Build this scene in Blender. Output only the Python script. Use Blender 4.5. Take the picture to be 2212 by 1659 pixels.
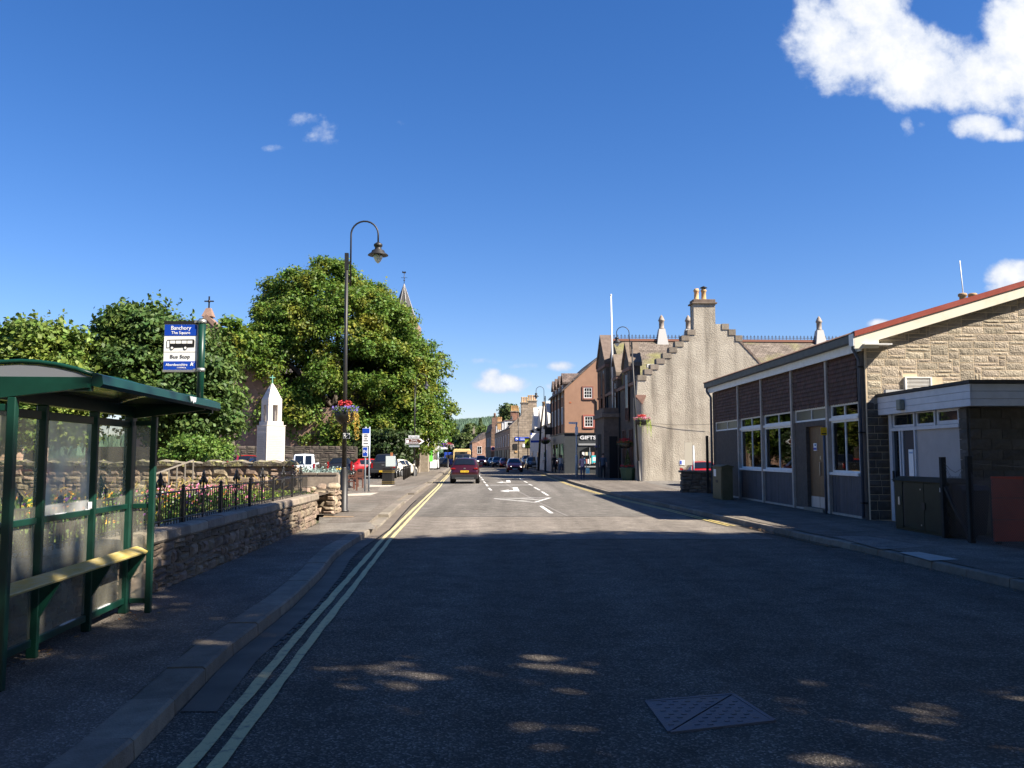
import bpy, bmesh, math, random
import numpy as np
from mathutils import Vector, Matrix, noise as mnoise
random.seed(7); rng = np.random.default_rng(7)
for o in list(bpy.data.objects): bpy.data.objects.remove(o)
S = bpy.context.scene
COL = S.collection
R = math.radians
# ---------------------------------------------------------------- camera
EYE = 1.75
FPX, CX, CY, HOR = 1839.0, 1106.0, 829.5, 985.0      # measured on a 2212 x 1659 copy of the photograph
PITCH = math.atan((HOR - CY) / FPX)
cd = bpy.data.cameras.new('camera'); cam = bpy.data.objects.new('camera', cd); COL.objects.link(cam)
cd.sensor_width = 36; cd.lens = 36 * FPX / 2212; cd.clip_end = 20000; cd.clip_start = 0.05
cam.location = (0, 0, EYE); cam.rotation_euler = (math.pi / 2 + PITCH, 0, 0)
S.camera = cam
def ray(x, y):
    u, v = x - CX, CY - y
    return (u, FPX * math.cos(PITCH) - v * math.sin(PITCH), FPX * math.sin(PITCH) + v * math.cos(PITCH))
def at(x, y, Y):                                       # world point seen at (x, y), Y metres ahead
    r = ray(x, y); t = Y / r[1]
    return Vector((r[0] * t, Y, EYE + r[2] * t))
# ---------------------------------------------------------------- sky, sun, exposure
SUN = Vector((0.656, -0.31, 0.685)).normalized()       # towards the sun
ELEV = math.asin(SUN.z)
W = bpy.data.worlds.new('World'); S.world = W; W.use_nodes = True
nt = W.node_tree; nt.nodes.clear()
def N(t, **k):
    n = nt.nodes.new(t)
    for a, b in k.items(): setattr(n, a, b)
    return n
def L(a, b): nt.links.new(a, b)
wo = N('ShaderNodeOutputWorld'); bg = N('ShaderNodeBackground'); sky = N('ShaderNodeTexSky')
sky.sky_type = 'NISHITA'; sky.sun_disc = False; sky.sun_elevation = ELEV
sky.sun_rotation = math.atan2(SUN.x, SUN.y)
sky.air_density = 1.0; sky.dust_density = 0.25; sky.ozone_density = 4.0; sky.altitude = 50
SKY_K = 0.056
bg.inputs['Strength'].default_value = SKY_K
hsv = N('ShaderNodeHueSaturation'); hsv.inputs['Saturation'].default_value = 1.25
tint = N('ShaderNodeMix', data_type='RGBA', blend_type='MULTIPLY'); tint.inputs['Factor'].default_value = 1; tint.inputs['B'].default_value = (1.04, .97, 1.09, 1)
L(sky.outputs[0], tint.inputs['A']); L(tint.outputs['Result'], hsv.inputs['Color'])
tc = N('ShaderNodeTexCoord'); sep = N('ShaderNodeSeparateXYZ'); L(tc.outputs['Generated'], sep.inputs[0])
def MA(op, a, b=None, clamp=False):
    n = N('ShaderNodeMath', operation=op, use_clamp=clamp)
    for i, q in enumerate((a, b)):
        if q is None: continue
        if isinstance(q, (int, float)): n.inputs[i].default_value = q
        else: L(q, n.inputs[i])
    return n.outputs[0]
ysafe = MA('MAXIMUM', sep.outputs[1], 0.02)
uu = MA('DIVIDE', sep.outputs[0], ysafe); vv = MA('DIVIDE', sep.outputs[2], ysafe)
cmb = N('ShaderNodeCombineXYZ'); L(uu, cmb.inputs[0]); L(vv, cmb.inputs[1])
nz = N('ShaderNodeTexNoise'); nz.inputs['Scale'].default_value = 7.5; nz.inputs['Detail'].default_value = 12; nz.inputs['Roughness'].default_value = 0.6; nz.inputs['Distortion'].default_value = .35
L(cmb.outputs[0], nz.inputs['Vector'])
nz2 = N('ShaderNodeTexNoise'); nz2.inputs['Scale'].default_value = 38; nz2.inputs['Detail'].default_value = 6; nz2.inputs['Roughness'].default_value = 0.6
L(cmb.outputs[0], nz2.inputs['Vector'])
CLOUDS = [(1800, 100, 110, 95, 1), (1880, 110, 130, 80, 1), (1990, 145, 130, 80, 1), (2100, 165, 130, 78, 1), (2215, 90, 85, 150, 1), (1870, 25, 75, 70, 1),
          (1745, 45, 35, 90, .8), (2300, 60, 120, 160, 1), (2260, 170, 110, 60, 1), (2110, 273, 55, 32, .85), (2165, 292, 60, 20, .35), (1958, 280, 26, 40, .15), (1990, 265, 25, 22, 0),
          (1080, 830, 56, 20, .9), (1060, 816, 24, 20, .8), (1035, 780, 70, 14, .16), (1215, 791, 32, 13, .7), (1130, 790, 60, 12, .12), (1190, 835, 20, 12, .15),
          (690, 290, 68, 50, .1), (655, 262, 50, 26, .08), (588, 321, 55, 14, .2), (870, 268, 30, 18, -.2), (2200, 600, 60, 36, .9), (2165, 625, 40, 18, .6), (1900, 700, 36, 12, .45),
          (480, 740, 26, 17, .3), (30, 698, 28, 10, .25), (470, 540, 30, 12, -.4)]
cov = None
for (px, py, a, b, w) in CLOUDS:
    r0 = ray(px, py); u0, v0 = r0[0] / r0[1], r0[2] / r0[1]; ka, kb = FPX / (a * 1.25), FPX / (b * 1.25)
    n1 = N('ShaderNodeVectorMath', operation='MULTIPLY_ADD'); L(cmb.outputs[0], n1.inputs[0])
    n1.inputs[1].default_value = (ka, kb, 0); n1.inputs[2].default_value = (-u0 * ka, -v0 * kb, 0)
    n2 = N('ShaderNodeVectorMath', operation='DOT_PRODUCT'); L(n1.outputs[0], n2.inputs[0]); L(n1.outputs[0], n2.inputs[1])
    c = MA('SUBTRACT', w, n2.outputs['Value'])
    cov = c if cov is None else MA('MAXIMUM', cov, c)
cov = MA('MAXIMUM', cov, -1.5)
d = MA('ADD', cov, MA('MULTIPLY', MA('SUBTRACT', nz.outputs[0], 0.5), 2.4))
d = MA('ADD', d, MA('MULTIPLY', MA('SUBTRACT', nz2.outputs[0], 0.5), 1.1))
mr = N('ShaderNodeMapRange', interpolation_type='SMOOTHSTEP'); L(d, mr.inputs[0])
mr.inputs[1].default_value = -0.12; mr.inputs[2].default_value = 0.62
ahead = MA('GREATER_THAN', sep.outputs[1], 0.03)
dens = MA('MULTIPLY', mr.outputs[0], ahead)
dens = MA('MULTIPLY', dens, 0.97)
ccol = N('ShaderNodeMix', data_type='RGBA')
cr_ = N('ShaderNodeMapRange', interpolation_type='SMOOTHSTEP'); cr_.inputs[1].default_value = .1; cr_.inputs[2].default_value = 1.3; L(MA('ADD', d, MA('MULTIPLY', MA('SUBTRACT', nz2.outputs[0], .5), .6)), cr_.inputs[0]); L(cr_.outputs[0], ccol.inputs['Factor'])
CB = 0.38 / SKY_K
ccol.inputs['A'].default_value = (CB * .66, CB * .74, CB * .90, 1); ccol.inputs['B'].default_value = (CB * 1.05, CB * 1.05, CB * 1.06, 1)
mixc = N('ShaderNodeMix', data_type='RGBA'); L(dens, mixc.inputs['Factor']); L(hsv.outputs[0], mixc.inputs['A']); L(ccol.outputs['Result'], mixc.inputs['B'])
L(mixc.outputs['Result'], bg.inputs['Color']); L(bg.outputs[0], wo.inputs[0])
sd = bpy.data.lights.new('sun', 'SUN'); sd.energy = 5.0; sd.angle = R(0.53); sd.color = (1, .91, .78)
so = bpy.data.objects.new('sun', sd); COL.objects.link(so); so.rotation_euler = SUN.to_track_quat('Z', 'Y').to_euler()
S.render.engine = 'CYCLES'
vs = S.view_settings; vs.view_transform = 'Standard'; vs.look = 'None'; vs.exposure = 1.45; vs.gamma = 1; vs.use_curve_mapping = False
# ---------------------------------------------------------------- materials
def mat(name, c, c2=None, r=.7, ns=3.0, nd=5, bump=0, bs=40, metal=0, spec=.4, coat=0, rnd=0, isl=0, emit=0, streak=None, contrast=(.35, .65), stretch=None, trans=0):
    m = bpy.data.materials.new(name); m.use_nodes = True
    t = m.node_tree; n = t.nodes; P = n['Principled BSDF']
    P.inputs['Roughness'].default_value = r; P.inputs['Metallic'].default_value = metal
    P.inputs['Specular IOR Level'].default_value = spec; P.inputs['Coat Weight'].default_value = coat
    P.inputs['Coat Roughness'].default_value = .05
    c4 = (*c, 1)
    P.inputs['Base Color'].default_value = c4
    m.diffuse_color = c4
    out = None
    geo = n.new('ShaderNodeNewGeometry'); pos = geo.outputs['Position']
    if stretch:
        mp = n.new('ShaderNodeMapping'); mp.inputs['Scale'].default_value = stretch; t.links.new(pos, mp.inputs[0]); pos2 = mp.outputs[0]
    else: pos2 = pos
    if c2:
        nn = n.new('ShaderNodeTexNoise'); nn.inputs['Scale'].default_value = ns; nn.inputs['Detail'].default_value = nd; nn.inputs['Roughness'].default_value = .65
        t.links.new(pos2, nn.inputs['Vector'])
        mr = n.new('ShaderNodeMapRange'); mr.inputs[1].default_value, mr.inputs[2].default_value = contrast; t.links.new(nn.outputs[0], mr.inputs[0])
        mx = n.new('ShaderNodeMix'); mx.data_type = 'RGBA'; t.links.new(mr.outputs[0], mx.inputs['Factor'])
        mx.inputs['A'].default_value = c4; mx.inputs['B'].default_value = (*c2, 1); out = mx.outputs['Result']
    if streak:                                          # (colour, amount): rain streaks, stretched down the wall
        nn = n.new('ShaderNodeTexNoise'); nn.inputs['Scale'].default_value = 1.0; nn.inputs['Detail'].default_value = 4
        mp = n.new('ShaderNodeMapping'); mp.inputs['Scale'].default_value = (1.3, 1.3, .12); t.links.new(pos, mp.inputs[0]); t.links.new(mp.outputs[0], nn.inputs['Vector'])
        mr = n.new('ShaderNodeMapRange'); mr.inputs[1].default_value = .5; mr.inputs[2].default_value = .72; mr.inputs[4].default_value = streak[1]; t.links.new(nn.outputs[0], mr.inputs[0])
        mx = n.new('ShaderNodeMix'); mx.data_type = 'RGBA'; t.links.new(mr.outputs[0], mx.inputs['Factor'])
        if out: t.links.new(out, mx.inputs['A'])
        else: mx.inputs['A'].default_value = c4
        mx.inputs['B'].default_value = (*streak[0], 1); out = mx.outputs['Result']
    if rnd or isl:
        src = n.new('ShaderNodeObjectInfo').outputs['Random'] if rnd else geo.outputs['Random Per Island']
        k = rnd or isl
        mr = n.new('ShaderNodeMapRange'); mr.inputs[3].default_value = 1 - k; mr.inputs[4].default_value = 1 + k; t.links.new(src, mr.inputs[0])
        hs = n.new('ShaderNodeHueSaturation'); t.links.new(mr.outputs[0], hs.inputs['Value'])
        wn = n.new('ShaderNodeTexWhiteNoise'); wn.noise_dimensions = '1D'; t.links.new(src, wn.inputs['W'])
        mh = n.new('ShaderNodeMapRange'); mh.inputs[3].default_value = .5 - .05 * k; mh.inputs[4].default_value = .5 + .05 * k; t.links.new(wn.outputs[0], mh.inputs[0]); t.links.new(mh.outputs[0], hs.inputs['Hue'])
        if out: t.links.new(out, hs.inputs['Color'])
        else: hs.inputs['Color'].default_value = c4
        out = hs.outputs[0]
    if out: t.links.new(out, P.inputs['Base Color'])
    if bump:
        nb = n.new('ShaderNodeTexNoise'); nb.inputs['Scale'].default_value = bs; nb.inputs['Detail'].default_value = 4; t.links.new(pos, nb.inputs['Vector'])
        b = n.new('ShaderNodeBump'); b.inputs['Strength'].default_value = min(1, bump); b.inputs['Distance'].default_value = .02 * max(1, bump)
        t.links.new(nb.outputs[0], b.inputs['Height']); t.links.new(b.outputs[0], P.inputs['Normal'])
    if emit:
        P.inputs['Emission Color'].default_value = c4; P.inputs['Emission Strength'].default_value = emit
    if trans:
        tr = n.new('ShaderNodeBsdfTranslucent'); ms = n.new('ShaderNodeMixShader'); ms.inputs[0].default_value = trans
        if out: t.links.new(out, tr.inputs[0])
        else: tr.inputs[0].default_value = c4
        o = n['Material Output']; t.links.new(P.outputs[0], ms.inputs[1]); t.links.new(tr.outputs[0], ms.inputs[2]); t.links.new(ms.outputs[0], o.inputs[0])
    return m
def brick_mat(name, c1, c2, mortar, bw, bh, axis='x', gap=.01, zk=1.0, r=.85, bump=.6, moss=None, off=.5):
    m = mat(name, c1, r=r, spec=.25); t = m.node_tree; n = t.nodes; P = n['Principled BSDF']
    geo = n.new('ShaderNodeNewGeometry'); sp = n.new('ShaderNodeSeparateXYZ'); t.links.new(geo.outputs['Position'], sp.inputs[0])
    cb = n.new('ShaderNodeCombineXYZ'); t.links.new(sp.outputs[0 if axis == 'x' else 1], cb.inputs[0])
    mz = n.new('ShaderNodeMath'); mz.operation = 'MULTIPLY'; mz.inputs[1].default_value = zk; t.links.new(sp.outputs[2], mz.inputs[0]); t.links.new(mz.outputs[0], cb.inputs[1])
    b = n.new('ShaderNodeTexBrick'); t.links.new(cb.outputs[0], b.inputs['Vector'])
    b.inputs['Scale'].default_value = 1; b.inputs['Brick Width'].default_value = bw; b.inputs['Row Height'].default_value = bh; b.inputs['Mortar Size'].default_value = gap; b.offset = off
    b.inputs['Color1'].default_value = (*c1, 1); b.inputs['Color2'].default_value = (*c2, 1); b.inputs['Mortar'].default_value = (*mortar, 1)
    nn = n.new('ShaderNodeTexNoise'); nn.inputs['Scale'].default_value = 2.2; nn.inputs['Detail'].default_value = 8; t.links.new(geo.outputs['Position'], nn.inputs['Vector'])
    mx = n.new('ShaderNodeMix'); mx.data_type = 'RGBA'; mx.blend_type = 'MULTIPLY'; mx.inputs['Factor'].default_value = .6
    rp = n.new('ShaderNodeMapRange'); rp.inputs[1].default_value = .3; rp.inputs[2].default_value = .7; rp.inputs[3].default_value = .55; rp.inputs[4].default_value = 1.25
    t.links.new(nn.outputs[0], rp.inputs[0]); t.links.new(b.outputs[0], mx.inputs['A']); t.links.new(rp.outputs[0], mx.inputs['B'])
    out = mx.outputs['Result']
    if moss:
        n2 = n.new('ShaderNodeTexNoise'); n2.inputs['Scale'].default_value = .55; n2.inputs['Detail'].default_value = 7; t.links.new(geo.outputs['Position'], n2.inputs['Vector'])
        r2 = n.new('ShaderNodeMapRange'); r2.inputs[1].default_value = .47; r2.inputs[2].default_value = .68; r2.inputs[4].default_value = .75; t.links.new(n2.outputs[0], r2.inputs[0])
        m2 = n.new('ShaderNodeMix'); m2.data_type = 'RGBA'; t.links.new(r2.outputs[0], m2.inputs['Factor']); t.links.new(out, m2.inputs['A']); m2.inputs['B'].default_value = (*moss, 1); out = m2.outputs['Result']
    t.links.new(out, P.inputs['Base Color'])
    bp = n.new('ShaderNodeBump'); bp.inputs['Strength'].default_value = bump; bp.inputs['Distance'].default_value = .02; bp.invert = True
    t.links.new(b.outputs['Fac'], bp.inputs['Height']); t.links.new(bp.outputs[0], P.inputs['Normal'])
    return m
# ---------------------------------------------------------------- mesh helpers
def tag(o, label=None, cat=None, group=None, kind=None):
    if label: o['label'] = label
    if cat: o['category'] = cat
    if group: o['group'] = group
    if kind: o['kind'] = kind
    return o
ROOTINV = {}
def thing(name, label, cat, loc=(0, 0, 0), rz=0, group=None):
    o = bpy.data.objects.new(name, None); COL.objects.link(o); o.empty_display_size = .2
    o.location = loc; o.rotation_euler = (0, 0, rz)
    o['mw'] = 1; del o['mw']
    ROOTINV[o.name] = (Matrix.Translation(loc) @ Matrix.Rotation(rz, 4, 'Z')).inverted()
    return tag(o, label, cat, group)
def rootof(o):
    while o.parent: o = o.parent
    return o
class MB:
    def __init__(s): s.v = []; s.f = []; s.sm = []
    def face(s, pts, sm=False):
        i = len(s.v); s.v += [tuple(p) for p in pts]; s.f.append(tuple(range(i, i + len(pts)))); s.sm.append(sm); return s
    def box(s, x0, x1, y0, y1, z0, z1):
        i = len(s.v)
        s.v += [(x0, y0, z0), (x1, y0, z0), (x1, y1, z0), (x0, y1, z0), (x0, y0, z1), (x1, y0, z1), (x1, y1, z1), (x0, y1, z1)]
        for q in ((0, 3, 2, 1), (4, 5, 6, 7), (0, 1, 5, 4), (1, 2, 6, 5), (2, 3, 7, 6), (3, 0, 4, 7)): s.f.append(tuple(i + k for k in q)); s.sm.append(False)
        return s
    def hexa(s, pts):                                   # 8 points, bottom loop then top loop
        i = len(s.v); s.v += [tuple(p) for p in pts]
        for q in ((0, 3, 2, 1), (4, 5, 6, 7), (0, 1, 5, 4), (1, 2, 6, 5), (2, 3, 7, 6), (3, 0, 4, 7)): s.f.append(tuple(i + k for k in q)); s.sm.append(False)
        return s
    def bar(s, a, b, w, h=None, up=(0, 0, 1)):          # rectangular bar from a to b
        a, b = Vector(a), Vector(b); h = h or w; d = (b - a).normalized(); u = Vector(up)
        if abs(d.dot(u)) > .99: u = Vector((0, 1, 0))
        x = d.cross(u).normalized(); z = x.cross(d); x *= w / 2; z *= h / 2
        return s.hexa([a - x - z, a + x - z, b + x - z, b - x - z, a - x + z, a + x + z, b + x + z, b - x + z])
    def tube(s, pts, r, n=8, cap=True):
        pts = [Vector(p) for p in pts]; rs = r if isinstance(r, (list, tuple)) else [r] * len(pts)
        base = len(s.v); prev = None
        for k, p in enumerate(pts):
            d = (pts[min(k + 1, len(pts) - 1)] - pts[max(k - 1, 0)]).normalized()
            if prev is None:
                x = d.orthogonal().normalized()
            else:
                x = (prev - d * prev.dot(d)); x = x.normalized() if x.length > 1e-6 else d.orthogonal().normalized()
            prev = x; y = d.cross(x)
            for j in range(n):
                a = 2 * math.pi * j / n; s.v.append(tuple(p + (x * math.cos(a) + y * math.sin(a)) * rs[k]))
        for k in range(len(pts) - 1):
            for j in range(n):
                s.f.append((base + k * n + j, base + k * n + (j + 1) % n, base + (k + 1) * n + (j + 1) % n, base + (k + 1) * n + j)); s.sm.append(n > 5)
        if cap:
            s.f.append(tuple(base + j for j in reversed(range(n)))); s.sm.append(False)
            e = base + (len(pts) - 1) * n; s.f.append(tuple(e + j for j in range(n))); s.sm.append(False)
        return s
    def lathe(s, c, prof, n=12, sm=True):               # prof: (radius, z) bottom to top
        base = len(s.v)
        for (r, z) in prof:
            for j in range(n):
                a = 2 * math.pi * (j + .5) / n; s.v.append((c[0] + r * math.cos(a), c[1] + r * math.sin(a), c[2] + z))
        for k in range(len(prof) - 1):
            for j in range(n):
                s.f.append((base + k * n + j, base + k * n + (j + 1) % n, base + (k + 1) * n + (j + 1) % n, base + (k + 1) * n + j)); s.sm.append(sm)
        s.f.append(tuple(base + j for j in reversed(range(n)))); s.sm.append(False)
        e = base + (len(prof) - 1) * n; s.f.append(tuple(e + j for j in range(n))); s.sm.append(False)
        return s
    def prism(s, poly, axis, a, b):                     # poly in the plane normal to axis ('x': (y,z), 'y': (x,z), 'z': (x,y))
        def P(q, t): return (t, q[0], q[1]) if axis == 'x' else (q[0], t, q[1]) if axis == 'y' else (q[0], q[1], t)
        i = len(s.v); n = len(poly); s.v += [P(q, a) for q in poly] + [P(q, b) for q in poly]
        s.f.append(tuple(i + k for k in range(n))); s.f.append(tuple(i + n + k for k in reversed(range(n)))); s.sm += [False, False]
        for k in range(n): s.f.append((i + k, i + n + k, i + n + (k + 1) % n, i + (k + 1) % n)); s.sm.append(False)
        return s
    def ball(s, c, r, nu=10, nv=6):
        rx, ry, rz = r if isinstance(r, (list, tuple)) else (r, r, r)
        base = len(s.v)
        for k in range(1, nv):
            t = math.pi * k / nv
            for j in range(nu):
                a = 2 * math.pi * j / nu; s.v.append((c[0] + rx * math.sin(t) * math.cos(a), c[1] + ry * math.sin(t) * math.sin(a), c[2] - rz * math.cos(t)))
        b = len(s.v); s.v += [(c[0], c[1], c[2] - rz), (c[0], c[1], c[2] + rz)]
        for k in range(nv - 2):
            for j in range(nu): s.f.append((base + k * nu + j, base + k * nu + (j + 1) % nu, base + (k + 1) * nu + (j + 1) % nu, base + (k + 1) * nu + j)); s.sm.append(True)
        e = base + (nv - 2) * nu
        for j in range(nu):
            s.f.append((b, base + (j + 1) % nu, base + j)); s.sm.append(True); s.f.append((b + 1, e + j, e + (j + 1) % nu)); s.sm.append(True)
        return s
    def build(s, name, m, parent=None, kind=None, world=False, bevel=0, fix=True):
        v = s.v
        if world and parent is not None:
            M = ROOTINV[rootof(parent).name]; v = [tuple(M @ Vector(p)) for p in v]
        me = bpy.data.meshes.new(name); me.from_pydata(v, [], s.f); me.polygons.foreach_set('use_smooth', s.sm)
        if fix or bevel:
            b = bmesh.new(); b.from_mesh(me)
            if bevel:
                bmesh.ops.bevel(b, geom=[e for e in b.edges if len(e.link_faces) == 2 and e.calc_face_angle(0) > .5], offset=bevel, segments=1, affect='EDGES')
            bmesh.ops.recalc_face_normals(b, faces=b.faces); b.to_mesh(me); b.free()
        if isinstance(m, (list, tuple)):
            for q in m: me.materials.append(q)
        else: me.materials.append(m)
        me.update()
        o = bpy.data.objects.new(name, me); COL.objects.link(o)
        if parent is not None: o.parent = parent
        if kind: o['kind'] = kind
        return o
def bx(name, m, parent, x0, x1, y0, y1, z0, z1, bevel=0, world=False):
    return MB().box(x0, x1, y0, y1, z0, z1).build(name, m, parent, bevel=bevel, world=world)
def struct(o): o['kind'] = 'structure'; return o
def inst(name, src, parent, loc=None, rot=None, scale=None):     # another object that shares src's mesh
    o = bpy.data.objects.new(name, src.data); COL.objects.link(o); o.parent = parent
    if loc: o.location = loc
    if rot: o.rotation_euler = rot
    if scale: o.scale = scale
    return o
def copy_tree(o, parent=None):
    c = o.copy(); COL.objects.link(c); c.parent = parent
    if parent is None: ROOTINV[c.name] = ROOTINV[o.name]
    for ch in list(o.children): copy_tree(ch, c)
    return c
def move(o, loc, rz=0):
    o.location = loc; o.rotation_euler = (0, 0, rz)
    ROOTINV[o.name] = (Matrix.Translation(loc) @ Matrix.Rotation(rz, 4, 'Z')).inverted(); return o
FONTC = {}
def text(name, s, m, parent, loc, size, rot=(math.pi / 2, 0, 0), depth=.004, align='CENTER', width=None, bold=0):
    key = (s, size, depth, align, width, bold)
    if key not in FONTC:
        cu = bpy.data.curves.new('lettering', 'FONT'); cu.body = s; cu.size = size; cu.extrude = depth; cu.align_x = align; cu.align_y = 'CENTER'; cu.offset = bold; cu.resolution_u = 3
        o = bpy.data.objects.new('tmp_lettering', cu); COL.objects.link(o); bpy.context.view_layer.update()
        me = bpy.data.meshes.new_from_object(o.evaluated_get(bpy.context.evaluated_depsgraph_get()))
        bpy.data.objects.remove(o)
        if width:
            xs = [q.co.x for q in me.vertices]; k = width / max(1e-6, max(xs) - min(xs))
            for q in me.vertices: q.co.x *= k
        FONTC[key] = me
    me = FONTC[key].copy(); me.materials.clear(); me.materials.append(m)
    o = bpy.data.objects.new(name, me); COL.objects.link(o); o.parent = parent; o.location = loc; o.rotation_euler = rot
    return o
# ---------------------------------------------------------------- shared materials
M = {}
M['asphalt'] = None
def asphalt(name, c, c2, speck, big=.25, lo=(.8, 1.25), tracks=True):
    m = mat(name, c, c2, r=.88, ns=big, nd=8, spec=.15); t = m.node_tree; n = t.nodes; P = n['Principled BSDF']
    geo = n.new('ShaderNodeNewGeometry')
    v = n.new('ShaderNodeTexVoronoi'); v.inputs['Scale'].default_value = 75; t.links.new(geo.outputs['Position'], v.inputs['Vector'])
    wn = n.new('ShaderNodeSeparateColor'); t.links.new(v.outputs['Color'], wn.inputs[0])
    pw = n.new('ShaderNodeMath'); pw.operation = 'POWER'; pw.inputs[1].default_value = 5; t.links.new(wn.outputs[0], pw.inputs[0])
    rp = n.new('ShaderNodeMapRange'); rp.inputs[3].default_value = .72; rp.inputs[4].default_value = speck; t.links.new(pw.outputs[0], rp.inputs[0])
    mx = n.new('ShaderNodeMix'); mx.data_type = 'RGBA'; mx.blend_type = 'MULTIPLY'; mx.inputs['Factor'].default_value = 1
    src = P.inputs['Base Color'].links[0].from_socket
    t.links.new(src, mx.inputs['A']); t.links.new(rp.outputs[0], mx.inputs['B'])
    n3 = n.new('ShaderNodeTexNoise'); n3.inputs['Scale'].default_value = 2.5; n3.inputs['Detail'].default_value = 6; t.links.new(geo.outputs['Position'], n3.inputs['Vector'])
    r3 = n.new('ShaderNodeMapRange'); r3.inputs[1].default_value = .3; r3.inputs[2].default_value = .7; r3.inputs[3].default_value, r3.inputs[4].default_value = lo; t.links.new(n3.outputs[0], r3.inputs[0])
    m2 = n.new('ShaderNodeMix'); m2.data_type = 'RGBA'; m2.blend_type = 'MULTIPLY'; m2.inputs['Factor'].default_value = 1; t.links.new(mx.outputs['Result'], m2.inputs['A']); t.links.new(r3.outputs[0], m2.inputs['B'])
    res = m2.outputs['Result']
    if tracks:                                          # faint wear running along the street
        mp = n.new('ShaderNodeMapping'); mp.inputs['Scale'].default_value = (1.1, .035, 1); mp.inputs['Rotation'].default_value = (0, 0, -.05); t.links.new(geo.outputs['Position'], mp.inputs[0])
        n5 = n.new('ShaderNodeTexNoise'); n5.inputs['Scale'].default_value = 1; n5.inputs['Detail'].default_value = 5; t.links.new(mp.outputs[0], n5.inputs['Vector'])
        r5 = n.new('ShaderNodeMapRange'); r5.inputs[1].default_value = .35; r5.inputs[2].default_value = .65; r5.inputs[3].default_value = .80; r5.inputs[4].default_value = 1.16; t.links.new(n5.outputs[0], r5.inputs[0])
        m5 = n.new('ShaderNodeMix'); m5.data_type = 'RGBA'; m5.blend_type = 'MULTIPLY'; m5.inputs['Factor'].default_value = 1; t.links.new(res, m5.inputs['A']); t.links.new(r5.outputs[0], m5.inputs['B']); res = m5.outputs['Result']
    t.links.new(res, P.inputs['Base Color'])
    b = n.new('ShaderNodeBump'); b.inputs['Strength'].default_value = .8; b.inputs['Distance'].default_value = .012; t.links.new(v.outputs['Distance'], b.inputs['Height']); t.links.new(b.outputs[0], P.inputs['Normal'])
    return m
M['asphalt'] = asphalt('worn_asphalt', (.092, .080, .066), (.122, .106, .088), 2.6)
M['pave'] = asphalt('footway_asphalt', (.142, .124, .104), (.19, .166, .14), 1.8, .5)
M['pave_pale'] = asphalt('pale_footway_patch', (.19, .17, .145), (.23, .21, .18), 1.5, .8)
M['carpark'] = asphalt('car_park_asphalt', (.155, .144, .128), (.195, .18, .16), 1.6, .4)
M['kerb'] = mat('kerb_concrete', (.15, .128, .10), (.22, .19, .15), r=.85, ns=5, bump=.5, bs=60, rnd=.2)
M['setts'] = brick_mat('channel_setts', (.30, .255, .21), (.36, .31, .26), (.15, .125, .10), .1, .2, 'y', .012, 0)
M['earth'] = mat('earth', (.06, .045, .03), (.11, .08, .05), r=.95, ns=4, bump=.6, bs=25)
M['grit'] = mat('pale_grit', (.5, .45, .37), (.36, .31, .25), r=.9, ns=30, bump=.5, bs=80)
M['yellow'] = mat('worn_yellow_paint', (.55, .43, .15), (.24, .20, .12), r=.7, ns=13, nd=9, bump=.3, bs=70, contrast=(.52, .66))
M['cream_line'] = mat('worn_cream_line', (.54, .46, .23), (.22, .20, .14), r=.7, ns=13, nd=9, bump=.3, bs=70, contrast=(.52, .68))
M['white_line'] = mat('worn_white_paint', (.72, .71, .67), (.5, .49, .46), r=.7, ns=10, nd=8)
M['granite'] = mat('pale_granite', (.52, .47, .41), (.60, .55, .49), r=.7, ns=7, bump=.12, bs=60)
M['granite_panel'] = mat('lettered_panel_granite', (.39, .36, .325), (.45, .415, .375), r=.6, ns=9)
M['rubble'] = mat('field_stone', (.12, .09, .066), (.24, .185, .135), r=.92, ns=6, nd=9, bump=1.4, bs=18, rnd=.32)
M['rubble_far'] = mat('garden_wall_stone', (.17, .125, .088), (.34, .265, .19), r=.92, ns=5, nd=8, bump=1.0, bs=16, rnd=.4)
M['mortar'] = mat('lime_mortar', (.15, .118, .088), (.22, .175, .13), r=.95, ns=8, bump=1.2, bs=25)
M['coping'] = mat('dressed_coping', (.19, .155, .12), (.28, .235, .18), r=.9, ns=5, bump=.5, bs=40, rnd=.25)
M['lichen'] = mat('lichened_coping', (.16, .14, .105), (.46, .45, .17), r=.95, ns=5, nd=8, bump=1, bs=22, rnd=.25, contrast=(.52, .64))
M['iron'] = mat('black_iron', (.010, .010, .011), (.02, .018, .016), r=.45, ns=12, spec=.5)
M['lampblack'] = mat('black_lamp_paint', (.012, .012, .013), (.022, .02, .018), r=.5, ns=9, spec=.5)
M['green'] = mat('dark_green_paint', (.003, .030, .020), (.0045, .040, .027), r=.38, ns=5, spec=.4)
M['bare'] = mat('bare_primer', (.5, .53, .56), (.6, .62, .64), r=.4, ns=12)
M['bench_y'] = mat('yellow_bench_plastic', (.42, .30, .04), (.42, .37, .2), r=.4, ns=5, nd=7, stretch=(8, 1.2, 8))
M['black'] = mat('black_rubber', (.012, .012, .012), r=.6)
M['white'] = mat('white_paint', (.78, .78, .76), (.70, .69, .66), r=.5, ns=6)
M['cream'] = mat('cream_painted_board', (.72, .67, .55), (.62, .55, .42), r=.6, ns=2.2, nd=9, contrast=(.5, .8))
M['blue'] = mat('sign_blue', (.01, .045, .32), r=.4)
M['slate'] = brick_mat('slate_courses', (.105, .08, .072), (.165, .125, .108), (.03, .025, .025), .32, .22, 'x', .014, 1.5, moss=None)
M['slate_moss'] = brick_mat('mossy_slate_courses', (.13, .105, .085), (.20, .165, .135), (.04, .035, .03), .32, .22, 'x', .014, 1.5, moss=(.19, .19, .055))
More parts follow.
